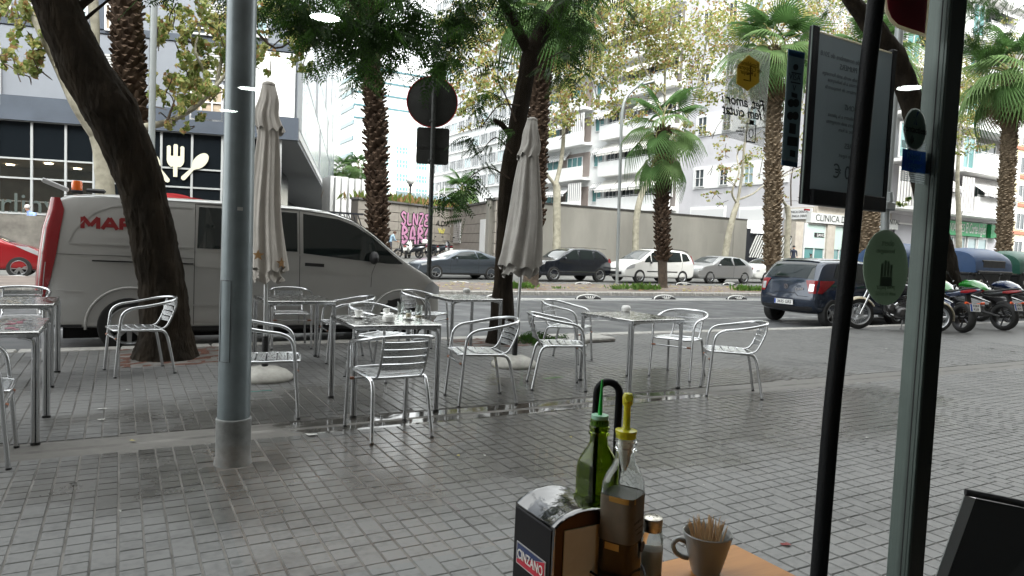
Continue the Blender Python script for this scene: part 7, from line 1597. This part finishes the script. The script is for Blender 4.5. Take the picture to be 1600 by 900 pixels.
# ---- black bowed pull bar inside the glass
T=thing('pull_bar','tall bowed black pull bar running from top to bottom in front of the menu board','door pull',(0,0,0))
P=[PY(x,y,.93) for x,y in ((1373,-60),(1369,0),(1356,110),(1342,250),(1327,400),(1313,520),(1300,640),(1290,760),(1279,900),(1270,1010))]
g=MB(); g.tube(bez(P,6),.0172,18); o=g.obj('bar',mat('black_grip',(.006,.0065,.007),.5,spec=.12,bump=(220,.6,.002)),T,smooth=60)
for k in (0,-1): g=MB(); g.cyl(P[k],P[k]+Vector((0,.06,0)),.012,n=10); g.obj('bracket',m_bf,T)
# ---- wooden table
TZ=.83; c=G(1147,849,TZ); cx,cyy=c.x,c.y
T=thing('wooden_table','orange-brown wooden table inside the window, only its corner showing','table',(cx,cyy,0))
m_tw=mat('table_wood',(.34,.135,.025),.4,var=(4,.2),col2=(.45,.20,.045),wav=(1,9,1),spec=.3)
g=MB(); g.box((-.4,-.36,TZ-.016),(.8,.72,.032),bev=.004); g.obj('tabletop',m_tw,T)
for sx in (-.05,-.75):
    for sy in (-.05,-.67): g=MB(); g.box((sx,sy,(TZ-.032+.08)/2),(.05,.05,TZ-.032-.08)); g.obj('leg',m_bf,T)
# ---- napkin dispenser
m_chr=mat('dispenser_chrome',(.14,.14,.14),.10,1,bump=(14,.5,.01)); m_dside=mat('dispenser_side_black',(.008,.008,.009),.4,spec=.15)
dx0,dx1,dy0,dy1,dz=.535,.645,.795,.905,.965
T=thing('napkin_dispenser','chrome and black napkin dispenser with a red and white Cinzano badge, on the wooden table','napkin dispenser',((dx0+dx1)/2,(dy0+dy1)/2,TZ))
w,d,h=(dx1-dx0)/2,(dy1-dy0)/2,.155
prof=[(-w,0),(-w,h-.024)]+[(-w+2*w*i/12,h-.024+.019*math.sin(PI*i/12)**.7) for i in range(1,12)]+[(w,h-.024),(w,0)]
g=MB(); inn=[(x*.93,max(.0,z-.004)) for x,z in prof]
# arched shell (front and back rims) open at the faces
P=[]
for y in (-d,-d+.004,-d+.004,d-.004,d-.004,d): pass
rows=[]
for y,s in ((-d,.95),(-d-.002,.985),(-d+.002,1.02),(-d+.009,1.02),(-d+.013,.985),(d-.013,.985),(d-.009,1.02),(d-.002,1.02),(d+.002,.985),(d,.95)): rows.append([(x*s,y,z*(1+(s-1)*.4)) for x,z in prof])
g.grid(rows); g.obj('chrome_shell',m_chr,T,smooth=40,fix=True)
for s in (-1,1): q=MB(); q.box((s*(w+.0008),0,(h-.028)/2),(.004,2*d-.007,h-.028),bev=.001); q.obj('side_panel',m_dside,T)
for s in (-1,1): q=MB(); q.prism([(x*.94,z*.985) for x,z in prof],s*(d-.004)-.001,s*(d-.004)+.001,axis='y'); q.obj('face_plate',mat('dispenser_bronze',(.05,.024,.014),.3,.4),T)
q=MB(); q.box((.002,-d+.0015,.062),(.078,.002,.124)); q.obj('napkins',mat('napkin_paper',(.50,.48,.41),.8,var=(30,.06)),T)
# badge on the side panel facing left (-x)
bx=-w-.0036; q=MB(); q.box((bx,-.001,.060),(.0012,.082,.034)); bd=q.obj('badge',mat('badge_silver',(.35,.35,.35),.4),T)
q=MB(); q.add([(bx-.0009,.038,.045),(bx-.0009,-.040,.045),(bx-.0009,-.040,.0755),(bx-.0009,.038,.0505)],[(0,1,2,3)]); q.obj('badge_red',mat('badge_red',(.38,.01,.03),.4),bd)
q=MB(); q.add([(bx-.0009,.038,.0515),(bx-.0009,-.038,.0755),(bx-.0009,.038,.0755)],[(0,1,2)]); q.obj('badge_blue',mat('badge_blue',(.015,.03,.10),.4),bd)
me=text_mesh('CINZANO',.0205,mat('badge_white',(.62,.62,.6),.4),extrude=.0004,offset=.0002); xs=[v.co.x for v in me.vertices]; f=.072/(max(xs)-min(xs))
for v in me.vertices: v.co=Vector((bx-.0016-v.co.z,-v.co.x*f-.001,.060+v.co.y*1.0))
link('badge_lettering',me,bd)
# ---- cruet rack and bottles
BT=TZ; b1=G(978,683,TZ+.255); b2=G(937,660,TZ+.255); cA=Vector(((b1.x+b2.x)/2+.0,(b1.y+b2.y)/2,TZ))
T=thing('cruet_rack','black wire cruet rack with a tall arched handle','cruet rack',cA)
hd=(b1-b2); hd.z=0; pr_=Vector((-hd.y,hd.x,0)).normalized()
q=MB(); L0=PD(934,775,b2.length*0+1.06)-cA; 
top_=G(951,597,TZ+.31)-cA; rv=Vector((math.cos(R(-29.5)),math.sin(R(-29.5)),0)); rr=.0185
cc=Vector((top_.x,top_.y,.31-rr)); pts=[cc-rv*rr+Vector((0,0,-.29)),cc-rv*rr+Vector((0,0,-.15))]+[cc+rv*(-rr*math.cos(PI*i/10))+Vector((0,0,rr*math.sin(PI*i/10))) for i in range(11)]+[cc+rv*rr+Vector((0,0,-.15)),cc+rv*rr+Vector((0,0,-.29))]
q.tube(pts,.0062,10); q.obj('handle',m_bf,T,smooth=60)
q=MB(); q.box((0,0,.004),(.17,.085,.006),rz=math.atan2(hd.y,hd.x),bev=.002); q.obj('tray',m_bf,T)
q=MB(); 
q.tube([tuple(Vector((math.cos(a)*.088*1,math.sin(a)*.046,.055))) for a in [2*PI*i/24 for i in range(24)]],.002,5,closed=True); q.v=[tuple(Matrix.Rotation(math.atan2(hd.y,hd.x),4,'Z')@Vector(v)) for v in q.v]; q.obj('ring_rail',m_bf,T)
def bottle(name,label,p,mg,cap,rz,liquid,level,label_m=None,neck_ring=True):
    T=thing(name,label,'bottle',(p.x,p.y,TZ+.008),rz,'oil and vinegar bottles in the rack')
    def sec(wd,z,sq): 
        out=[]
        for k in range(33):
            a=2*PI*k/32; ca,sa=math.cos(a),math.sin(a); e=2/sq; out.append((wd*math.copysign(abs(ca)**e,ca),wd*math.copysign(abs(sa)**e,sa),z))
        return out
    S=[(.020,.0,3),(.0265,.001,4),(.0272,.006,4.5),(.0272,.172,4.5),(.0268,.181,4),(.0252,.190,3.2),(.0218,.199,2.6),(.0178,.207,2.2),(.0150,.214,2),(.0140,.220,2),(.0134,.2275,2),(.0165,.2285,2),(.0168,.232,2),(.0148,.234,2),(.0148,.2365,2),(.0165,.238,2),(.0165,.241,2),(.0148,.243,2),(.0150,.252,2),(.0135,.2535,2)]
    g=MB(); g.grid([sec(*s) for s in S]); I=[(w_-.0016,z+(.003 if i==0 else 0),s) for i,(w_,z,s) in enumerate(S) if not (.2285<=z<=.251)][::-1]; 
    g.grid([sec(*s) for s in I]); g.grid([sec(*S[-1]),sec(*I[0])]); g.add(sec(*S[0])[:-1],[tuple(range(32))[::-1]]); g.add(sec(*I[-1])[:-1],[tuple(range(32))]); gl=g.obj('bottle_glass',mg,T,smooth=40,fix=True)
    g=MB(); lv=[(w_-.0009,z+(.0035 if i==0 else 0),s) for i,(w_,z,s) in enumerate(S) if z<level]+[(.0263,level,4.4)]
    g.grid([sec(*s) for s in lv]); g.add(sec(*lv[-1])[:-1],[tuple(range(32))]); g.add(sec(*lv[0])[:-1],[tuple(range(32))[::-1]]); g.obj('liquid',liquid,T,smooth=40,fix=True)
    return T
m_gclear=bpy.data.materials.new('bottle_clear'); m_ggreen=bpy.data.materials.new('bottle_green')
for m,c in ((m_gclear,(.96,.98,.97)),(m_ggreen,(.30,.40,.05))):
    m.use_nodes=True; b=m.node_tree.nodes['Principled BSDF']; b.inputs['Base Color'].default_value=(*c,1); b.inputs['Roughness'].default_value=.02; b.inputs['Transmission Weight'].default_value=1; b.inputs['IOR'].default_value=1.35
m_oil=mat('olive_oil_dark',(.05,.06,.005),.1,trans=.3,ior=1.35); m_vin=mat('vinegar',(.003,.0015,.001),.3,spec=.2)
T1=bottle('oil_bottle','green glass oil bottle with a bright green pourer, left in the rack',b2,m_ggreen,None,R(10),m_oil,.12)
m_pgreen=mat('pourer_green',(.02,.45,.06),.3,trans=.3); m_pyel=mat('pourer_yellow',(.55,.52,.02),.25,trans=.4)
q=MB(); q.lathe([(.013,.243),(.0135,.256),(.0135,.259),(.0,.2595)],20); q.obj('stopper',mat('pale_green_cap',(.25,.45,.33),.4),T1,smooth=40)
q=MB(); q.cyl((0,0,.258),(.001,0,.315),.0036,.0014,n=8); q.obj('pourer',m_pgreen,T1,smooth=60)
T2=bottle('vinegar_bottle','clear glass vinegar bottle with a yellow pourer and brown paper label, right in the rack',b1,m_gclear,None,R(28),m_vin,.165)
q=MB(); q.cyl((0,0,.300),(-.010,-.006,.306),.0052,.0045,n=10); q.lathe([(.0,.246),(.013,.246),(.0158,.2545),(.0160,.2575),(.007,.2585),(.0052,.262),(.0052,.292),(.0075,.296),(.0082,.306),(.006,.3115),(0,.312)],20); q.obj('pourer',m_pyel,T2,smooth=40)
q=MB(); q.lathe([(.0115,.246),(.0105,.225),(.0085,.222),(.007,.21),(.003,.198),(.0,.197)],16); q.obj('stopper',mat('stopper_plastic',(.60,.62,.58),.4,trans=.4),T2,smooth=40)
# brown label wrapped on the square body, with a gold band
m_lab=mat('label_brown',(.085,.07,.048),.7,var=(50,.15)); m_gold2=mat('label_gold',(.30,.18,.045),.4,.3); m_lprint=mat('label_print',(.035,.02,.01),.8)
def lab(z0,z1,off,m,nm,a0=-255,a1=20):
    P=[]
    for z in (z0,z1):
        P.append([((.0272+off)*math.copysign(abs(math.cos(R(a)))**(2/4.5),math.cos(R(a))),(.0272+off)*math.copysign(abs(math.sin(R(a)))**(2/4.5),math.sin(R(a))),z) for a in range(a0,a1+1,5)])
    g=MB(); g.grid(P); return g.obj(nm,m,T2,smooth=60)
lab(.100,.166,.0004,m_lab,'paper_label'); lab(.158,.166,.0007,m_gold2,'gold_band',-185,-150); lab(.158,.166,.0007,m_gold2,'gold_band',-118,-108); lab(.088,.098,.0005,m_gold2,'gold_band',-190,-175)
for k,(s,z,sz) in enumerate((('VINAGRE DE VINO',.130,.0052),('aceto balsamico',.120,.0045),('di Modena',.112,.0045),('500 ml',.098,.004))):
    me=text_mesh(s,sz,m_lprint,extrude=.0001); me.transform(Matrix.Translation((.0,-.0279,z))@Matrix.Rotation(R(90),4,'X')); link('label_print',me,T2)
q=MB(); q.lathe([(0,0),(.008,0),(.008,.0003),(0,.0003)],20,Matrix.Translation((.016,-.0279,.086))@Matrix.Rotation(R(90),4,'X')); q.obj('label_seal',m_lprint,T2)
# ---- salt shaker
p=G(1020,808,TZ+.105); T=thing('salt_shaker','glass salt shaker with a scratched metal lid, right of the bottles','salt shaker',(p.x,p.y,TZ))
q=MB(); q.lathe([(.0,.0),(.017,.001),(.0185,.006),(.0188,.05),(.0185,.072),(.016,.083),(.0145,.088)],28); q.lathe([(.0128,.088),(.0145,.082),(.0168,.071),(.0172,.01),(.0,.008)],28); q.obj('shaker_glass',m_gclear,T,smooth=40,fix=True)
q=MB(); q.lathe([(0,.0085),(.0168,.0105),(.0170,.055),(.008,.060),(0,.062)],24); q.obj('salt',mat('salt_white',(.55,.54,.50),.9),T,smooth=50)
m_lid=mat('lid_metal',(.45,.43,.38),.3,1,var=(60,.5),rvar=(50,.15,.5)); q=MB(); q.lathe([(.0155,.084),(.016,.087),(.0155,.09),(.016,.093),(.0162,.101),(.0155,.1045),(.012,.1065),(0,.107)],28); ld=q.obj('lid',m_lid,T,smooth=40)
for i in range(7):
    a=i*PI/3; r_=0 if i==6 else .007; q=MB(); q.lathe([(0,0),(.0011,0),(.0011,.0004),(0,.0004)],8,Matrix.Translation((r_*math.cos(a),r_*math.sin(a),.1068))); q.obj('hole',m_blk,ld)
# ---- cup with toothpicks
p=G(1106,832,TZ+.068); m_cup=mat('grey_stoneware',(.24,.25,.245),.3,coat=.4)
T=thing('toothpick_cup','grey coffee cup full of wooden toothpicks on the wooden table','cup',(p.x,p.y,TZ),R(-29.5+180))
Rr=.0405; q=MB(); q.lathe([(.0,.002),(.022,.0),(.024,.005),(.031,.03),(.0375,.055),(Rr,.068),(Rr-.0012,.0695),(Rr-.003,.068),(.0345,.053),(.028,.028),(.02,.009),(0,.007)],44); q.obj('cup_body',m_cup,T,smooth=50)
q=MB(); q.tube(bez([(.034,0,.050),(.047,0,.055),(.056,0,.047),(.052,0,.034),(.040,0,.026),(.030,0,.024)],6),.0042,10); q.obj('handle',m_cup,T,smooth=60)
m_tp=mat('toothpick_wood',(.50,.33,.18),.7); q=MB(); q.tube([(0,0,0),(0,0,.056),(0,0,.066)],[.0011,.0011,.0002],6); tpm=q.mesh('toothpick',m_tp)
rs=random.Random(12)
LB=['toothpick leaning to the left rim of the grey cup','toothpick standing in the middle of the grey cup','toothpick leaning to the right rim of the grey cup']
for i in range(46):
    a=rs.uniform(0,6.28); r0=.016*math.sqrt(rs.random()); r1=.031*math.sqrt(rs.random()); a1=a+rs.uniform(-.5,.5); A_=Vector((p.x+r0*math.cos(a),p.y+r0*math.sin(a),TZ+.009+rs.uniform(0,.008))); B_=Vector((p.x+r1*math.cos(a1),p.y+r1*math.sin(a1),TZ+.072+rs.uniform(-.002,.004))); dd=(B_-A_)
    o=link('toothpick',tpm,loc=A_); o.rotation_euler=dd.to_track_quat('Z','Y').to_euler(); o.scale=(1,1,1.16)
    side=(B_-p).dot(rv); tag(o,LB[0] if side<-.008 else LB[2] if side>.008 else LB[1],'toothpick','toothpicks in the grey cup')
# ---- black chair at the right
T=thing('black_chair','black upholstered chair back with a pale metal side, at the lower right corner','chair',(1.5,.55,.08))
A0,A1=PD(1508,772,1.3),PD(1660,806,1.26); B0,B1=PD(1462,905,1.29),PD(1620,1100,1.2); B0b=B0+(B0-A0)*1.2
off=ray(1500,800).normalized(); off.z=0; off=off.normalized()*.035
def slab(pts,th,nm,m,bev=False):
    q=MB(); n=len(pts); vs=[p_ for p_ in pts]+[p_+th for p_ in pts]; q.add(vs,[tuple(range(n))[::-1],tuple(range(n,2*n))]+[(i,(i+1)%n,n+(i+1)%n,n+i) for i in range(n)]); return q.obj(nm,m,T,wl=True)
bdir=(A1-A0).normalized(); A0i=A0+bdir*.018+Vector((0,0,-.004)); 
m_leath=mat('black_upholstery',(.010,.010,.011),.55,bump=(60,.2,.002))
slab([A0i,A1,B1+(B1-A1)*.6,B0b+bdir*.018],off*.9,'backrest',m_leath)
q=MB(); q.tube(bez([A0+Vector((0,0,.004)),(A0+A1)/2+Vector((0,0,.006)),A1+Vector((0,0,.004))],5),.0065,8); q.obj('top_piping',m_leath,T,wl=True,smooth=60)
slab([A0+Vector((0,0,-.002)),A0i,B0b+bdir*.014,B0b-bdir*.002],off*.8,'metal_side',mat('satin_metal',(.33,.34,.34),.35,.6))
q=MB(); q.box((0,0,.36),(.42,.42,.07),rz=.5,bev=.02); q.obj('seat',m_leath,T)
for sx in (-.18,.18):
    for sy in (-.18,.18): q=MB(); q.cyl((sx,sy,.0),(sx,sy,.34),.012,n=8); q.obj('leg',m_chrome,T)
# ---- ceiling lamps of the bar, mirrored in the window glass
m_dl=mat('downlight_glow',(.9,.95,.9),.5,emit=((.86,1,.93),9.0)); 
for i,(px,py) in enumerate(((508,27),(435,93),(388,138),(357,173),(1422,137))):
    v=G(px,py,2.82); T=thing('ceiling_lamp','round ceiling lamp behind the camera, '+['first','second','third','fourth'][i]+' of the row from the window' if i<4 else 'round ceiling lamp behind the camera, apart from the row','ceiling lamp',(v.x,2*(GY+.002)-v.y,2.82),0,'round ceiling lamps of the bar')
    q=MB(); q.lathe([(0,0),(.098,0),(.102,.008),(.1,.03)],32); q.obj('lamp_disc',m_dl,T,smooth=30); q=MB(); q.lathe([(.1,-.004),(.115,-.004),(.118,.03),(.1,.03)],32); q.obj('lamp_rim',m_rc,T)
# ================================================================ PEOPLE (small, across the street)
def person(label,loc,rz,pose,shirt,trous,skin,hair,h=1.72,sit=False,scale=1.0):
    T=thing('person',label,'person',loc,rz); s=h/1.75
    J=dict(pel=(0,0,.95),wa=(0,.0,1.1),ch=(0,0,1.33),nk=(0,0,1.47),hd=(0,.02,1.56),ht=(0,.02,1.66),
      hl=(-.10,0,.90),kl=(-.11,.02,.50),al=(-.11,-.02,.09),fl=(-.12,.14,.04),hr=(.10,0,.90),kr=(.11,.02,.50),ar=(.11,-.02,.09),fr=(.12,.14,.04),
      sl=(-.19,0,1.40),el=(-.24,-.02,1.12),wl=(-.24,.08,.88),sr=(.19,0,1.40),er=(.24,-.02,1.12),wr=(.24,.08,.88)); J.update(pose)
    Rd=dict(pel=.145,wa=.135,ch=.15,nk=.055,hd=.075,ht=.07,hl=.09,kl=.06,al=.042,fl=.035,hr=.09,kr=.06,ar=.042,fr=.035,sl=.065,el=.045,wl=.03,sr=.065,er=.045,wr=.03)
    ks=list(J); E=[('pel','wa'),('wa','ch'),('ch','nk'),('nk','hd'),('hd','ht'),('pel','hl'),('hl','kl'),('kl','al'),('al','fl'),('pel','hr'),('hr','kr'),('kr','ar'),('ar','fr'),('ch','sl'),('sl','el'),('el','wl'),('ch','sr'),('sr','er'),('er','wr')]
    vs=[Vector(J[k])*s for k in ks]; ed=[(ks.index(a),ks.index(b)) for a,b in E]
    for w_,e_,sg in (('wl','el',-1),('wr','er',1)):       # five short fingers and a thumb's side
        W_=Vector(J[w_])*s; E2=Vector(J[e_])*s; d=(W_-E2).normalized(); sd=d.cross(Vector((0,0,1))); sd=sd.normalized() if sd.length>.1 else Vector((1,0,0)); pi_=len(vs); vs.append(W_+d*.07*s); ed.append((ks.index(w_),pi_)); 
        for q_ in range(4): vs.append(W_+d*(.15-.012*abs(q_-1.3))*s+sd*(.012*(q_-1.5)*2.2)*s); ed.append((pi_,len(vs)-1))
        vs.append(W_+d*.09*s+sd*.06*sg*s); ed.append((pi_,len(vs)-1))
    me=bpy.data.meshes.new('body'); me.from_pydata([tuple(v) for v in vs],ed,[]); o=bpy.data.objects.new('body',me); C.objects.link(o)
    md=o.modifiers.new('s','SKIN'); 
    for i,v in enumerate(me.skin_vertices[0].data): r_=Rd[ks[i]] if i<len(ks) else (.026 if (i-len(ks))%6==0 else .010); v.radius=(r_*s,r_*s*(.72 if i<len(ks) and ks[i] in('ch','wa','pel') else 1)); v.use_root=(i==0)
    m2=o.modifiers.new('u','SUBSURF'); m2.levels=1; m2.render_levels=1
    dg=bpy.context.evaluated_depsgraph_get(); me2=bpy.data.meshes.new_from_object(o.evaluated_get(dg)); bpy.data.objects.remove(o)
    me2.materials.clear(); [me2.materials.append(m_) for m_ in (shirt,trous,skin,m_blk)]
    hz=J['pel'][2]*s
    for p_ in me2.polygons:
        c_=p_.center; dl=[(c_-Vector(J[k])*s).length for k in ks]; k=ks[dl.index(min(dl))]
        p_.material_index=1 if k in('pel','hl','hr','kl','kr','al','ar') else 3 if k in('fl','fr') else 2 if k in('hd','ht','wl','wr') or (min(dl)>.05 and k in('el','er') and c_.z<0) else 0
        p_.use_smooth=True
    b=link('body',me2,T); q=MB(); hc=Vector(J['ht'])*s
    for i in range(7):
        t=i/6; row=None
    P=[]
    for i in range(7):
        ph=PI*.62*i/6; P.append([(hc.x+.105*s*math.sin(ph)*math.cos(a),hc.y-.02*s+.115*s*math.sin(ph)*math.sin(a)-(.02*s if math.sin(a)>0 else 0),hc.z+.0*s+.11*s*math.cos(ph)) for a in [2*PI*k/14 for k in range(15)]])
    q.grid(P); q.obj('hair',hair,T,smooth=60)
    fc=hc+Vector((0,.085*s,-.045*s)); q=MB(); q.add([fc+Vector((0,.0,.02)),fc+Vector((-.014,.0,-.02)),fc+Vector((0,.028,-.018)),fc+Vector((.014,0,-.02))],[(0,1,2),(0,2,3),(1,3,2)]); q.obj('nose',skin,T)
    return T
m_skin=mat('skin',(.42,.24,.17),.6); m_den=mat('denim_blue',(.25,.36,.46),.8); m_jean=mat('dark_trousers',(.03,.035,.05),.8); m_nvy=mat('navy_jumper',(.015,.02,.04),.8); m_lbl=mat('light_blue_shirt',(.22,.32,.62),.8); m_hairb=mat('hair_brown',(.07,.035,.02),.7); m_hairk=mat('hair_black',(.01,.01,.01),.6); m_hairg=mat('hair_grey',(.4,.38,.36),.8)
p=PY(609,400,37.2); zz=hill(p.x,37.2)
person('woman in a pale denim shirt with a dark backpack, bending over beside the white scooter',(p.x,p.y,zz),R(-90),dict(ch=(0,.12,1.30),nk=(0,.19,1.42),hd=(0,.25,1.47),ht=(0,.30,1.55),sl=(-.18,.12,1.36),sr=(.18,.12,1.36),el=(-.2,.22,1.12),er=(.2,.22,1.12),wl=(-.12,.42,1.05),wr=(.12,.42,1.05)),m_den,m_jean,m_skin,m_hairb,1.66)
bp_=thing('backpack','dark backpack on the back of the woman beside the scooters','backpack',(p.x-.16,p.y,zz+1.15),R(-90)); q=MB(); blob(q,[(-.12,.0,.10,.16),(-.02,.02,.15,.22),(.08,.02,.14,.21),(.12,.0,.09,.15)]); q.v=[(y,-x*1.0-.02,z) for x,y,z in q.v]; q.obj('bag',m_blk,bp_,smooth=60)
p=PY(1240,395,32.5); person('man in a navy jumper walking past the clinic, beyond the dark blue hatchback',(p.x,p.y,hill(p.x,32.5)+.25),R(150),{},m_nvy,m_jean,m_skin,m_hairk,1.75)
p=PY(1267,400,32.8); person('distant pedestrian mostly hidden behind the dark blue hatchback roof',(p.x,p.y,hill(p.x,32.8)-.15),R(120),{},m_blk,m_jean,m_skin,m_hairk,1.6)
p=PY(51,330,31.6); person('grey-haired man in a light blue shirt leaning over the low wall by the restaurant',(p.x,31.75,.55),R(120),dict(ch=(0,.1,1.33),nk=(0,.15,1.46),hd=(0,.2,1.54),ht=(0,.22,1.63),wl=(-.25,.45,1.0),wr=(.25,.45,1.0),el=(-.27,.2,1.12),er=(.27,.2,1.12)),m_lbl,m_jean,m_skin,m_hairg,1.75)
# ---- scooters in front of the graffiti wall
def scooter(label,x,y,rz,m1,m2,box=None):
    T=thing('scooter',label,'scooter',(x,y,hill(x,y)),rz,'scooters parked by the graffiti wall')
    bwheel(T,0,.25,.12,6,m_rimd,False); bwheel(T,1.25,.25,.11,6,m_rimd,False)
    g=MB(); blob(g,[(-.38,.72,.05,.04),(-.25,.66,.14,.12),(0,.60,.17,.17),(.3,.55,.16,.17),(.5,.42,.14,.1),(.62,.32,.14,.05)]); g.obj('rear_body',m1,T,smooth=60)
    g=MB(); g.box((.72,0,.30),(.42,.32,.07),bev=.02); g.obj('footboard',m2,T); g=MB(); blob(g,[(.92,.30,.12,.08),(1.0,.5,.19,.2),(1.08,.72,.18,.2),(1.12,.95,.10,.12)]); g.obj('leg_shield',m1,T,smooth=60)
    g=MB(); blob(g,[(-.3,.80,.08,.03),(-.1,.80,.15,.05),(.2,.78,.15,.05),(.45,.74,.10,.04)]); g.obj('seat',m_seat,T,smooth=60); fender(T,1.25,.25,.07,20,150,m1)
    g=MB(); g.tube([(1.02,-.33,1.07),(1.1,-.1,1.10),(1.1,.1,1.10),(1.02,.33,1.07)],.02,6); g.cyl((1.1,0,1.08),(1.22,0,.3),.03,n=6); h=g.obj('handlebar',m_trim,T); 
    for s in (-1,1): g=MB(); g.cyl((1.06,s*.26,1.09),(1.02,s*.34,1.3),.008,n=5); g.box((1.02,s*.36,1.32),(.02,.13,.08),bev=.008); g.obj('mirror',m_trim,h)
    g=MB(); g.box((-.38,0,.72),(.05,.16,.07),bev=.01); g.obj('tail_light',m_red,T); g=MB(); g.box((-.42,0,.55),(.01,.20,.15)); g.obj('number_plate',m_plate,T)
    if box: g=MB(); g.box((-.32,0,1.0),(.36,.40,.28),bev=.07); g.obj('top_box',box,T)
    return T
for i,(px,py,Y,rz,m1,m2,bx_,l) in enumerate(((655,405,38.2,150,p_blk,m_trim,p_wht,'black scooter with a white top box, in the row by the graffiti wall'),(676,405,39.5,115,p_blk,m_trim,None,'dark scooter without a box, second of the row by the graffiti wall'),(690,405,39.8,110,p_grey,m_trim,None,'grey scooter behind the road sign pole by the graffiti wall'),(703,404,39.5,75,p_blk,m_trim,None,'dark scooter with a red tail light, rightmost of the row by the graffiti wall'),(634,406,38.0,60,p_wht,m_trim,None,'white scooter with a dark leg shield beside the woman in denim'))):
    p=PY(px,py,Y); scooter(l,p.x,p.y,R(rz),m1,m2,bx_)
